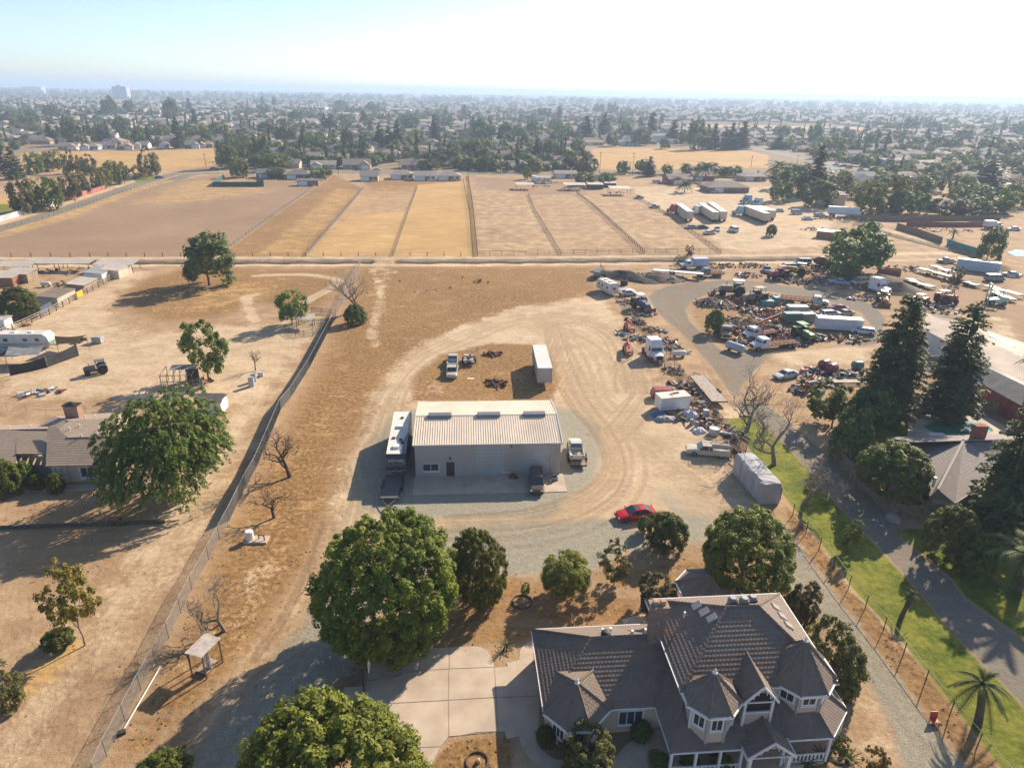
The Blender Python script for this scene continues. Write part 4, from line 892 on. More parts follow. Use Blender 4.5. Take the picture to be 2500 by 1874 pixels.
tree('orange',0,122,1378,62,44,.1,'basal_shrub','green shoots at the foot of the yellowing tree',trunk='shrub',cat='shrub')
tree('sparse',0,8,1480,90,165,.3,'sparse_shrub','thin green shrub at the left edge of the photo',trunk='thin',cat='shrub')
tree('orange',0,6,1028,62,80,.2,'garden_shrub','leftmost green shrub below the pergola of the ranch house',trunk='shrub',cat='shrub')
tree('orange',0,50,1022,48,52,.2,'garden_shrub','round green shrub beside the pergola of the ranch house',trunk='shrub',cat='shrub')
tree('orange',0,78,1040,30,34,.1,'garden_shrub','dark shrub under the ranch house eave near the pergola',trunk='shrub',cat='shrub')
tree('orange',0,118,1042,38,40,.1,'garden_shrub','dark shrub under the eave beside the ranch house door',trunk='shrub',cat='shrub')
tree('fig',0,34,652,86,64,.8,'fig_tree','spreading green tree among the animal sheds',trunk='small')
tree('sparse',0,128,622,36,30,.2,'dry_bush','brown dry bush between the animal sheds',trunk='thin',cat='shrub')
tree('broad',0,1868,536,134,112,.8,'evergreen_oak','wide dark evergreen standing at the bend of the ditch')
tree('fig',0,1546,692,44,46,.5,'yard_bush','bright green bush at the corner of the scrap heap',trunk='shrub',cat='shrub')
tree('fig',0,1928,1008,152,122,1.5,'fig_tree','broad-leaved green tree inside the wooden fence by the grey roof')
tree('broad',4,1808,872,108,86,1.2,'mulberry_tree','yellow-green tree at the foot of the left redwood',trunk='small')
tree('broad',0,1842,930,84,110,.8,'evergreen_shrub','dark evergreen shrub by the pool yard fence',trunk='small')
tree('broad',0,1900,880,100,90,1.2,'evergreen_shrub','dark evergreen mass behind the pool lawn',trunk='small')
tree('fig',0,2062,1148,108,112,1.0,'magnolia_tree','glossy broadleaf tree outside the wooden fence corner')
tree('fig',0,2120,1195,84,90,.6,'magnolia_tree','dark broadleaf tree beside the date palm',trunk='shrub')
spire((2150,1128),872,150,1,'evergreen_tree','tall dark evergreen hiding the right end of the grey roof',kind='redwood',rz=3.1)
tree('broad',0,2180,1105,120,120,.8,'evergreen_tree','dark evergreen in front of the grey roof porch')
tree('sparse',2,1842,1152,46,78,.8,'young_tree','young leafy tree on the lawn strip beside the drive',trunk='thin')
tree('orange',1,1272,1640,118,120,.5,'rose_shrub','yellow-green shrub in front of the garage bay of the house',trunk='shrub',cat='shrub')
tree('sparse',1,1900,1640,54,62,.2,'rose_shrub','yellowish shrub in the bare bed by the gravel lane',trunk='shrub',cat='shrub')
tree('sparse',2,1820,1608,36,44,.8,'sapling','small sapling in a ring bed in front of the right porch',trunk='thin')
for x,y,s,k,lb in((1180,1588,44,0,'dark shrub left of the garage bay windows'),(1228,1612,44,0,'dark shrub below the garage bay windows'),(1385,1575,46,0,'dark shrub in the shaded entry court'),(1330,1550,40,0,'dark shrub at the back of the entry court'),(1425,1640,40,0,'dark shrub at the porch corner by the stone path'),(1490,1640,44,0,'rose bush with pale blooms before the porch rail'),(1560,1645,50,0,'rose bush beside the entry gable post')):
 tree('orange',k,x,y,s,s*.9,.05,'house_shrub',lb,trunk='shrub',cat='shrub')
spire((1908,905),640,150,0,'redwood_tree','left of the two tall redwoods beside the scrapyard',kind='redwood',rz=.4)
spire((2042,900),655,138,1,'redwood_tree','right of the two tall redwoods beside the long shed',kind='redwood',rz=2.2)
# bare trees
def bare_mesh(name,seed,depth=6,lean=(0,0),up=.25,spread=.95,mat=None,r0=.036,first=.28,n0=3,twist=.35):
 rng=random.Random(seed);o=MB()
 def grow(p,dr,L_,r,k):
  q=p;dd_=dr.copy();pts=[p]
  for i in range(3):
   dd_=(dd_+Vector((rng.uniform(-1,1),rng.uniform(-1,1),rng.uniform(-.6,1)))*twist*.5).normalized();q=q+dd_*L_/3;pts.append(q)
  o.tube(pts,[r,r*.88,r*.76,r*.64],6 if k==0 else(5 if k<3 else 3))
  if k>=depth:return
  for i in range(n0 if k<3 else rng.choice((2,3))):
   ax=Vector((rng.uniform(-1,1),rng.uniform(-1,1),rng.uniform(-.4,.8))).normalized();nd_=(dd_*(1-spread*.5)+ax*spread+Vector((0,0,up*.6))).normalized()
   grow(pts[-1]if i<2 else pts[rng.choice((1,2))],nd_,L_*rng.uniform(.68,.92),r*rng.uniform(.5,.68),k+1)
 grow(Vector((0,0,-.02)),Vector((lean[0],lean[1],1)).normalized(),first,r0,0)
 me=bpy.data.meshes.new(name);me.from_pydata(o.v,[],o.f);me.materials.append(mat or PALEBARK);return me
BARE=[bare_mesh('bare_tree',1,mat=DARKBARK),bare_mesh('bare_tree',2,mat=PALEBARK,n0=3),bare_mesh('bare_tree',3,lean=(.25,0),mat=PALEBARK),bare_mesh('bare_tree',4,depth=6,mat=PALEBARK,spread=.9),bare_mesh('bare_tree',5,depth=5,mat=DARKBARK)]
def bare(k,base,H_,label,rz=0,name='bare_tree',sx=1.0):
 t=thing(name,label,'tree',d(*base),rz);c=link('trunk',BARE[k],t);c.scale=(H_*sx*1.4,H_*sx*1.4,H_*1.3);return t
bare(0,(626,1030),5.6,'leafless dark tree in the brown weeds by the slatted fence',.4)
bare(4,(592,1118),3.8,'small leafless tree below the larger bare one by the fence',1.8)
bare(1,(486,1362),4.6,'leafless pale tree beside the feeder shelter',2.8)
bare(3,(768,672),7.6,'wide leafless tree at the far end of the slatted fence',.9,sx=1.1)
tree('orange',0,768,678,46,44,.0,'thicket_shrub','dark green shrub growing round the foot of the leafless tree',trunk='shrub',cat='shrub')
bare(2,(1612,932),7.6,'leafless tree on the grass near the flat trailer',.2)
bare(1,(1673,1003),7.6,'leafless forked tree on the grass above the covered trailer',1.3)
bare(3,(1736,1090),5.6,'fine-twigged leafless tree on the lawn beside the drive',2.0,sx=1.1)
bare(4,(552,800),4.0,'dead forked snag beside the water tanks',.6,sx=.55)
# palms
def palm_crown(name,seed,fronds=34,L_=1.0,leafw=.16,mat=None,arch=.9,per=22):
 rng=np.random.default_rng(seed);o=MB()
 for i in range(fronds):
  a=TAU*i*.381966;el=rng.uniform(-.35,1.25);ln=L_*rng.uniform(.8,1.1);dx=Vector((math.cos(a),math.sin(a),0));pts=[]
  for k in range(9):
   t=k/8;pts.append(dx*(ln*t*math.cos(el*(1-.3*t)))+Vector((0,0,ln*(math.sin(el)*t-arch*.5*t*t*(1+.3*math.cos(el))))))
  o.tube(pts,[.02*L_,.018*L_,.016*L_,.013*L_,.011*L_,.009*L_,.007*L_,.005*L_,.003*L_],3)
  for k in range(per):
   t=.12+.88*k/per;j=min(7,int(t*8));p=pts[j].lerp(pts[j+1],t*8-j);fw=(pts[j+1]-pts[j]).normalized();sd=fw.cross(Vector((0,0,1)))
   sd=sd.normalized()if sd.length>.01 else dx;wl=leafw*math.sin(math.pi*min(1,.12+t*.85))**.6*L_*1.3
   for s in(-1,1):
    tip=p+(sd*s*.8+fw*.75).normalized()*wl+Vector((0,0,-.25*wl));o.add([p-fw*.012*L_,p+fw*.03*L_,tip],[(0,1,2)])
 me=bpy.data.meshes.new(name);me.from_pydata(o.v,[],o.f);me.materials.append(mat or LEAF['palm']);return me
PALM=[palm_crown('fronds',1),palm_crown('fronds',2,18,arch=1.3),palm_crown('fronds',3,22,leafw=.1,arch=.35)]
def palm(base,H_,L_,k,label,lean=(0,0),r=.3,name='palm_tree',cat='palm',group=None):
 t=thing(name,label,cat,base,0,group);o=MB();top=Vector((lean[0],lean[1],H_));prof=[Vector((0,0,-.1)),Vector((lean[0]*.3,lean[1]*.3,H_*.4)),top]
 n=10
 for i in range(n):
  a=prof[0].lerp(prof[1],min(1,2*i/n))if i<n/2 else prof[1].lerp(prof[2],2*i/n-1);b_=prof[0].lerp(prof[1],2*(i+1)/n)if i+1<=n/2 else prof[1].lerp(prof[2],2*(i+1)/n-1);o.cyl(a,b_,r*(1.1-.3*i/n),r*(1.2-.3*i/n),8)
 o.build('trunk',BARK,t);c=link('crown',PALM[k],t,top);c.scale=(L_,)*3;return t
palm(ground_at(2480,1440),4.2,4.6,0,'big dark date palm at the right edge beside the drive',r=.5)
palm(ground_at(2388,1765),3.6,2.6,1,'young leaning palm on the lawn near the wire fence',(-.3,.6),.28)
palm(d(1944,1340),2.4,1.0,1,'leaning half-dead palm on the lawn strip',(1.0,.8),.2)
palm(d(2206,905),10.5,3.0,0,'tall shaggy palm at the right edge beside the long shed',r=.5)
for x,y,L_,lb in((1092,1402,.95,'small spiky cycad beside the concrete drive'),(1775,1640,1.1,'dark cycad in front of the right porch'),(1832,1645,1.0,'cycad beside the sapling ring bed'),(1740,1655,1.0,'low dark cycad by the entry walk')):
 palm(d(x,y),.35,L_,2,lb,r=.18,name='cycad',cat='shrub')
# vehicles; every builder faces +x, origin on the ground at mid length
def merge_mesh(mb,name,mats,smooth=False):
 me=bpy.data.meshes.new(name);me.from_pydata(mb.v,[],mb.f)
 for m_ in(mats if isinstance(mats,(list,tuple))else[mats]):me.materials.append(m_)
 if any(mb.m):me.polygons.foreach_set('material_index',mb.m)
 if smooth:me.polygons.foreach_set('use_smooth',[True]*len(mb.f))
 return me
WH={}
def wheel(parent,x,y,r=.34,wd=.24,rim=True,dark=False):
 k=(round(r,2),round(wd,2),dark)
 if k not in WH:
  o=MB();o.lathe([(r*.55,-wd/2),(r*.92,-wd/2),(r,-wd*.35),(r,wd*.35),(r*.92,wd/2),(r*.55,wd/2)],n=14,axis='Y')
  p=MB();p.lathe([(0,-wd*.42),(r*.3,-wd*.44),(r*.58,-wd*.40),(r*.58,wd*.40),(r*.3,wd*.44),(0,wd*.42)],n=10,axis='Y')
  WH[k]=(merge_mesh(o,'wheel',TYRE()),merge_mesh(p,'rim',DARKM()if dark else STEEL()))
 a=link('wheel',WH[k][0],parent,(x,y,r))
 if rim:link('rim',WH[k][1],a)
 return a
def slab_side(o,xa,za,xb,zb,xc,zc,xd,zd,yb,yt,zb0,zt0,off=.012,m=0):
 def y(z):return yb+(yt-yb)*(z-zb0)/(zt0-zb0)
 for s in(-1,1):o.add([(x,s*(y(z)+off),z)for x,z in((xa,za),(xb,zb),(xc,zc),(xd,zd))],[(0,1,2,3)if s<0 else(3,2,1,0)],m)
def loft(o,rows,m=0):
 n=len(rows[0]);vs=[p for r_ in rows for p in r_]
 o.add(vs,[(i*n+j,i*n+j+1,(i+1)*n+j+1,(i+1)*n+j)for i in range(len(rows)-1)for j in range(n-1)],m)
def body_shell(o,prof,W):
 rows=[]
 for x,zl,zs,zt,k in prof:
  h=W/2*k;rows.append([(x,-h*.94,zl),(x,-h,(zl+zs)/2),(x,-h*.985,zs),(x,-h*.86,zt-.02),(x,-h*.5,zt+.015),(x,0,zt+.02),(x,h*.5,zt+.015),(x,h*.86,zt-.02),(x,h*.985,zs),(x,h,(zl+zs)/2),(x,h*.94,zl)])
 loft(o,rows)
 for r_ in(rows[0],rows[-1]):o.add(r_,[tuple(range(len(r_)))if r_ is rows[0]else tuple(range(len(r_)-1,-1,-1))])
 n=len(rows[0]);o.add([rows[0][0],rows[0][-1],rows[-1][-1],rows[-1][0]],[(0,1,2,3)])
def cabin(o,base,top,yb,yt,m=0):
 (xf,zf,xr,zr),(tf,tzf,tr_,tzr)=base,top;tm=(tf+tr_)/2;zc=(tzf+tzr)/2+.03
 rows=[[(xf,-yb,zf),(xf,yb,zf)],[(tf,-yt,tzf),(tf,yt,tzf)],[(tm,-yt,zc),(tm,yt,zc)],[(tr_,-yt,tzr),(tr_,yt,tzr)],[(xr,-yb,zr),(xr,yb,zr)]]
 loft(o,rows,m)
 for s,f in((0,(4,3,2,1,0)),(1,(0,1,2,3,4))):o.add([r_[s]for r_ in rows],[f],m)
def lights(t,xf,xr,W,zf,zr,tail=(.35,.02,.015)):
 for s in(-1,1):
  o=MB();o.cbox((xf,s*W*.36,zf),(.06,W*.17,.13));o.build('headlight',M('lamp_glass',(.75,.76,.78),.1,.2,.03,2,spec=.9),t)
  o=MB();o.cbox((xr,s*W*.41,zr),(.06,W*.11,.2));o.build('tail_light',M('tail_lamp',tail,.2,0,.05,2,spec=.8),t)
def put(t,loc,rz):t.location=loc;t.rotation_euler=(0,0,rz);return t
def make_car(kind,col,label,loc=(0,0,0),rz=0,L_=4.6,W=1.8,name=None,group=None,dirt=.3,rough=.3,roofcol=None,cat=None,rack=False):
 nm=name or{'sedan':'sedan_car','suv':'suv_car','van':'cargo_van','pickup':'pickup_truck','wagon':'station_wagon'}[kind]
 t=thing(nm,label,cat or{'sedan':'car','suv':'car','van':'van','pickup':'pickup truck','wagon':'car'}[kind],loc,rz,group)
 k=L_/4.6;pm=paint(col,rough,dirt);g_=MB();o=MB()
 if kind=='sedan':
  body_shell(o,[(-2.28,.38,.72,.86,.86),(-2.15,.26,.80,.95,.95),(-1.5,.24,.84,.98,1),(-.2,.24,.82,.94,1),(1.0,.24,.80,.93,1),(1.7,.25,.74,.85,.98),(2.15,.28,.64,.73,.92),(2.3,.36,.55,.62,.8)],W)
  cabin(o,(1.12,.9,-1.92,.93),(.30,1.40,-.92,1.40),W*.455,W*.345)
  ws=((1.06,.935),(.34,1.385));rw=((-1.84,.95),(-.97,1.385));sides=[((.90,.95),(.30,1.34),(-.24,1.36),(-.24,.95)),((-.32,.95),(-.32,1.36),(-.88,1.34),(-1.42,.96))];zb0,zt0,yb,yt=.91,1.40,W*.455,W*.345;wx,wr=(1.36,-1.34),.33;lz=(.62,.78)
 elif kind in('suv','wagon'):
  zt=1.72 if kind=='suv' else 1.46
  body_shell(o,[(-2.26,.42,.78,.95,.9),(-2.1,.30,.86,1.0,.97),(-.2,.30,.88,1.0,1),(1.05,.30,.88,1.0,1),(1.8,.30,.84,.95,.98),(2.2,.34,.74,.84,.93),(2.3,.42,.6,.7,.85)],W)
  cabin(o,(1.22,.97,-2.22,.97),(.55,zt-.03,-1.95,zt-.05),W*.465,W*.40)
  ws=((1.17,1.01),(.59,zt-.06));rw=((-2.19,1.03),(-1.99,zt-.1));sides=[((1.0,1.02),(.54,zt-.1),(-.2,zt-.09),(-.2,1.02)),((-.28,1.02),(-.28,zt-.09),(-1.1,zt-.09),(-1.1,1.02)),((-1.18,1.02),(-1.18,zt-.09),(-1.85,zt-.1),(-2.0,1.02))];zb0,zt0,yb,yt=.97,zt-.04,W*.465,W*.40;wx,wr=(1.40,-1.36),.37;lz=(.74,.95)
 elif kind=='van':
  zt=2.0
  body_shell(o,[(-2.26,.40,.9,1.1,.95),(-2.1,.3,.95,1.15,1),(1.4,.3,.95,1.12,1),(2.0,.32,.85,1.0,.96),(2.3,.42,.7,.82,.86)],W)
  cabin(o,(1.85,1.02,-2.24,1.08),(1.05,zt-.04,-2.12,zt-.04),W*.48,W*.42)
  ws=((1.80,1.06),(1.10,zt-.1));rw=((-2.235,1.2),(-2.15,zt-.14));sides=[((1.6,1.1),(1.12,zt-.2),(.45,zt-.18),(.45,1.12)),((.3,1.15),(.3,zt-.18),(-.8,zt-.18),(-.8,1.15)),((-.95,1.15),(-.95,zt-.18),(-2.0,zt-.2),(-2.05,1.15))];zb0,zt0,yb,yt=1.05,zt-.04,W*.48,W*.42;wx,wr=(1.45,-1.4),.35;lz=(.75,1.0)
 else:
  body_shell(o,[(.05,.34,.88,1.02,1),(1.1,.34,.90,1.03,1),(1.8,.34,.86,.99,.99),(2.2,.36,.78,.92,.95),(2.3,.44,.64,.8,.88)],W)
  cabin(o,(1.18,.99,-.52,.99),(.62,1.66,-.35,1.68),W*.465,W*.39)
  o.box(-.5,.1,-W*.49,W*.49,.34,1.0)
  for s in(-1,1):o.box(-2.28,-.5,s*W*.49-.05,s*W*.49+.05,.42,1.0)
  o.box(-2.3,-2.2,-W*.49,W*.49,.45,1.0);o.box(-2.25,-.5,-W*.48,W*.48,.42,.56)
  for s in(-1,1):o.box(-1.78,-.98,s*W*.40-.1,s*W*.40+.1,.55,.78)
  ws=((1.13,1.03),(.66,1.62));rw=((-.525,1.1),(-.37,1.6));sides=[((.98,1.04),(.62,1.58),(-.02,1.6),(-.02,1.04)),((-.1,1.04),(-.1,1.6),(-.32,1.58),(-.45,1.04))];zb0,zt0,yb,yt=.99,1.67,W*.465,W*.39;wx,wr=(1.42,-1.38),.38;lz=(.8,.8)
 def Y(z):return yb+(yt-yb)*(z-zb0)/(zt0-zb0)
 bodyo=o.build('body',pm,t,smooth=False);bodyo.scale=(k,1,1)
 for nm2,(p0,p1),dx in(('windshield',ws,.015),('rear_window',rw,-.015)):
  q=MB();y0,y1=Y(p0[1])-.06,Y(p1[1])-.05;pts=[((p0[0]+dx)*k,-y0,p0[1]+.012),((p0[0]+dx)*k,y0,p0[1]+.012),((p1[0]+dx)*k,y1,p1[1]+.012),((p1[0]+dx)*k,-y1,p1[1]+.012)];q.add(pts,[(0,1,2,3)]);q.build(nm2,GLASS(),t)
 for s in(-1,1):
  for sd in sides:
   q=MB();q.add([(x*k,s*(Y(z)+.012),z)for x,z in sd],[(0,1,2,3)]);q.build('side_window',GLASS(),t)
  q=MB();q.cbox((ws[0][0]*k-.12,s*(Y(zb0)+.14),zb0+.12),(.1,.2,.14));q.build('mirror',pm,t)
 for x in wx:
  for s in(-1,1):wheel(t,x*k,s*(W/2-.1),wr,.22)
 lights(t,2.27*k,-2.28*k,W,*lz)
 q=MB();q.cbox((2.27*k,0,.42),(.12,W*.86,.16));q.build('bumper',DARKM()if kind!='pickup' else CHROME(),t);q=MB();q.cbox((-2.28*k,0,.45),(.12,W*.88,.16));q.build('bumper',DARKM()if kind!='pickup' else CHROME(),t)
 if kind=='sedan' and roofcol:q=MB();q.cbox((-.1*k,0,1.437),(.75,.8,.012));q.build('sunroof',GLASS(),t)
 return t
def place2(a,b):return Vector(((a[0]+b[0])/2,(a[1]+b[1])/2,0)),math.atan2(b[1]-a[1],b[0]-a[0]),math.hypot(b[0]-a[0],b[1]-a[1])
def vehicle_base(t,x0,x1,W,z=.55,col=None):
 o=MB()
 for s in(-1,1):o.box(x0,x1,s*W*.2-.06,s*W*.2+.06,z-.12,z+.12)
 n=6
 for i in range(n):x=x0+(x1-x0)*i/(n-1);o.box(x-.05,x+.05,-W*.2,W*.2,z-.06,z+.06)
 return o.build('chassis',col or DARKM(),t)
def truck_cab(t,x0,x1,W,zf,zt,col,hood=1.5,hoodz=1.7,sleeper=0.0,vis=True):
 o=MB();hx=x1-hood;body_shell(o,[(hx-.05,zf,1.5,hoodz,.82),(x1-.5,zf,1.4,hoodz-.1,.80),(x1,zf+.05,1.15,hoodz-.28,.72)],W);o.build('hood',paint(col),t)
 o=MB();o.ext([(x0,zf),(hx,zf),(hx,hoodz),(hx-.35,zt),(x0,zt)],-W/2,W/2,yin=.1,zcap=hoodz+.05)
 cab=o.build('cab',paint(col),t)
 q=MB();q.add([(hx+.015,-W*.42,hoodz+.06),(hx+.015,W*.42,hoodz+.06),(hx-.33,W*.38,zt-.12),(hx-.33,-W*.38,zt-.12)],[(0,1,2,3)]);q.build('windshield',GLASS(),t)
 for s in(-1,1):
  q=MB();yy=s*(W/2-.08+.025);q.add([(hx-.12,s*(W/2+.012),hoodz+.04),(hx-.38,yy,zt-.2),(hx-1.0,yy,zt-.2),(hx-1.0,s*(W/2+.012),hoodz+.04)],[(0,1,2,3)]);q.build('side_window',GLASS(),t)
  q=MB();q.cbox((hx-.05,s*(W/2+.28),hoodz+.45),(.08,.22,.5));q.build('mirror',DARKM(),t)
  q=MB();q.cbox((x1-.05,s*W*.34,hoodz-.5),(.1,.26,.2));q.build('headlight',M('lamp_glass',(.75,.76,.78)),t)
 q=MB();n=7
 q.box(x1-.02,x1+.03,-W*.25,W*.25,zf+.2,hoodz-.34)
 for i in range(n):y=-W*.25+W*.5*(i+.5)/n;q.box(x1+.02,x1+.06,y-.03,y+.03,zf+.2,hoodz-.34)
 q.build('grille',DARKM(),t);q=MB();q.cbox((x1+.08,0,zf+.02),(.22,W*.96,.3));q.build('bumper',CHROME(),t)
 for s in(-1,1):q=MB();q.cyl((x0-.08,s*W*.4,.9),(x0-.08,s*W*.4,zt+.5),.08,n=7);q.build('exhaust_stack',CHROME(),t)
 return cab
def semi_tractor(label,loc,rz,col=(.72,.72,.7),sleeper=True,group=None,name='semi_tractor'):
 t=thing(name,label,'truck',loc,rz,group);W=2.45;vehicle_base(t,-3.6,3.4,W,.8)
 x0=-.6 if sleeper else .3
 truck_cab(t,x0,3.5,W,.7,2.95,col,hood=1.75,hoodz=1.85)
 if sleeper:o=MB();o.ext([(-1.7,.8),(1.5,.8),(1.5,2.9),(.9,3.85),(-1.7,3.75)],-W/2+.02,W/2-.02,yin=.12,zcap=2.95);o.build('sleeper',paint(col),t)
 for x in(-2.9,-1.65):
  for s in(-1,1):wheel(t,x,s*.95,.52,.5)
 for s in(-1,1):wheel(t,2.55,s*1.02,.52,.3);q=MB();q.cyl((-.2,s*1.1,.75),(1.2,s*1.1,.75),.3,n=12);q.build('fuel_tank',CHROME(),t)
 o=MB();o.lathe([(0,0),(.5,0),(.5,.1),(0,.1)],(-2.2,0,.95),12);o.build('fifth_wheel_plate',DARKM(),t);return t
def box_trailer(label,loc,rz,L_=13.0,W=2.55,Hh=4.0,col=(.62,.55,.45),group=None,name='box_trailer',floor=1.1,ribs=True,wheels=True):
 t=thing(name,label,'trailer',loc,rz,group);o=MB();o.box(-L_/2,L_/2,-W/2,W/2,floor,Hh-.05);b_=o.build('box',paint(col,.5,.4),t)
 if ribs:
  o=MB();n=int(L_/.6)
  for i in range(n+1):
   x=-L_/2+L_*i/n
   for s in(-1,1):o.box(x-.04,x+.04,s*W/2-.025,s*W/2+.025,floor+.05,Hh-.1)
  o.build('side_rib',paint(tuple(c*.9 for c in col),.5,.4),b_)
 o=MB();o.box(-L_/2-.02,L_/2+.02,-W/2-.02,W/2+.02,Hh-.06,Hh+.02);o.build('roof',M('trailer_roof',(.66,.62,.55),.5,.1,.06,.5,dirt=.35),t)
 o=MB()
 for s in(-1,1):o.box(-L_/2-.03,-L_/2-.005,s*W*.25-W*.23,s*W*.25+W*.23,floor+.05,Hh-.12)
 o.build('rear_door',paint(tuple(c*.93 for c in col),.5,.4),t)
 if wheels:
  vehicle_base(t,-L_/2+.2,L_/2-.6,W,floor-.18)
  for x in(-L_/2+1.3,-L_/2+2.5):
   for s in(-1,1):wheel(t,x,s*W*.38,.5,.5)
  for s in(-1,1):q=MB();q.box(L_/2-2.6,L_/2-2.45,s*.8-.07,s*.8+.07,0,floor-.1);q.build('landing_leg',DARKM(),t)
 return t
def flat_trailer(label,loc,rz,L_=7.0,W=2.2,z=.7,deck=None,tongue=1.3,col=None,rails=False,planks=9,name='flatbed_trailer',group=None,wx=None,r=.36):
 t=thing(name,label,'trailer',loc,rz,group);fm=col or DARKM()
 o=MB();
 for s in(-1,1):o.box(-L_/2,L_/2,s*W/2-.06,s*W/2+.06,z-.16,z+.04)
 for x in(-L_/2,L_/2):o.box(x-.05,x+.05,-W/2,W/2,z-.15,z+.05)
 for s in(-1,1):o.cyl((L_/2,s*W*.42,z-.08),(L_/2+tongue,0,z-.12),.06,n=6)
 o.cyl((L_/2+tongue-.2,0,z-.15),(L_/2+tongue-.2,0,.05),.05,n=6);o.build('frame',fm,t)
 for i in range(planks):
  y0=-W/2+.06+(W-.12)*i/planks;q=MB();q.box(-L_/2+.05,L_/2-.05,y0+.01,y0+(W-.12)/planks-.01,z-.02,z+.03+.004*(i%3));q.build('plank',deck or WOOD(),t)
 for x in(wx or(-L_*.12,-L_*.12+.85)):
  for s in(-1,1):wheel(t,x-.4,s*(W/2+.16),r,.22,dark=True);q=MB();q.ext([(x-.85,z),(x-.7,z+.22),(x-.1,z+.22),(x+.05,z)],s*(W/2+.16)-.14,s*(W/2+.16)+.14);q.build('fender',fm,t)
 if rails:
  for s in(-1,1):
   q=MB();q.box(-L_/2,L_/2,s*W/2-.03,s*W/2+.03,z+.38,z+.44)
   for i in range(5):x=-L_/2+L_*i/4;q.box(x-.03,x+.03,s*W/2-.03,s*W/2+.03,z,z+.4)
   q.build('rail',fm,t)
 return t
def travel_trailer(label,loc,rz,L_=7.5,W=2.45,Hh=3.1,col=(.66,.62,.56),name='travel_trailer',group=None):
 t=thing(name,label,'trailer',loc,rz,group);o=MB();o.ext([(-L_/2,.6),(-L_/2,Hh-.25),(-L_/2+.2,Hh),(L_/2-.9,Hh),(L_/2-.25,Hh-.55),(L_/2,1.3),(L_/2-.35,.6)],-W/2,W/2);o.build('body',paint(col,.45,.3),t)
 o=MB();o.box(-L_/2+.15,L_/2-.95,-W/2+.08,W/2-.08,Hh+.002,Hh+.02);o.build('roof',M('trailer_roof',(.66,.62,.55)),t)
 for x in(-L_*.2,L_*.12):o=MB();o.box(x-.35,x+.35,-.35,.35,Hh,Hh+.22);o.build('roof_vent',WHITE(),t)
 for s in(-1,1):
  for x in(-L_*.32,L_*.05,L_*.28):o=MB();o.box(x-.4,x+.4,s*(W/2+.006)-.008,s*(W/2+.006)+.008,1.6,2.2);o.build('window',GLASS(),t)
  o=MB();o.box(-L_/2+.05,L_/2-.4,s*(W/2+.004)-.006,s*(W/2+.004)+.006,.95,1.15);o.build('stripe',paint((.35,.28,.2),.4),t)
  for x in(-.6,.3):wheel(t,x,s*(W/2-.2),.35,.22)
 o=MB();o.box(-L_/2-.01,-L_/2-.002,-.5,.3,1.5,2.1);o.build('rear_window',GLASS(),t)
 o=MB();o.cyl((L_/2-.5,.5,.55),(L_/2+.9,0,.5),.06,n=6);o.cyl((L_/2-.5,-.5,.55),(L_/2+.9,0,.5),.06,n=6);o.build('tongue',DARKM(),t);return t
def flatbed_truck(label,loc,rz,col=(.68,.68,.66),L_=8.5,deckcol=None,group=None,box=False,boxcol=None,name='flatbed_truck'):
 t=thing(name,label,'truck',loc,rz,group);W=2.35;vehicle_base(t,-L_/2,L_/2-.6,W,.75);truck_cab(t,L_/2-3.4,L_/2,W,.6,2.45,col,hood=1.45,hoodz=1.6)
 if box:o=MB();o.box(-L_/2,L_/2-3.6,-W/2,W/2,1.0,3.1);o.build('box',paint(boxcol or(.6,.6,.58),.5,.4),t)
 else:
  o=MB();o.box(-L_/2,L_/2-3.6,-W/2,W/2,.95,1.08);o.build('deck',deckcol or RUST(),t)
  for s in(-1,1):
   o=MB()
   for i in range(8):x=-L_/2+.1+(L_-3.8)*i/7;o.box(x-.04,x+.04,s*W/2-.04,s*W/2+.04,1.08,1.6)
   for z in(1.25,1.5):o.box(-L_/2,L_/2-3.6,s*W/2-.02,s*W/2+.02,z,z+.1)
   o.build('stake_side',deckcol or RUST(),t)
 for x in(L_/2-.95,-L_/2+1.3,-L_/2+2.4):
  for s in(-1,1):wheel(t,x,s*(W/2-.2),.48,.35)
 return t
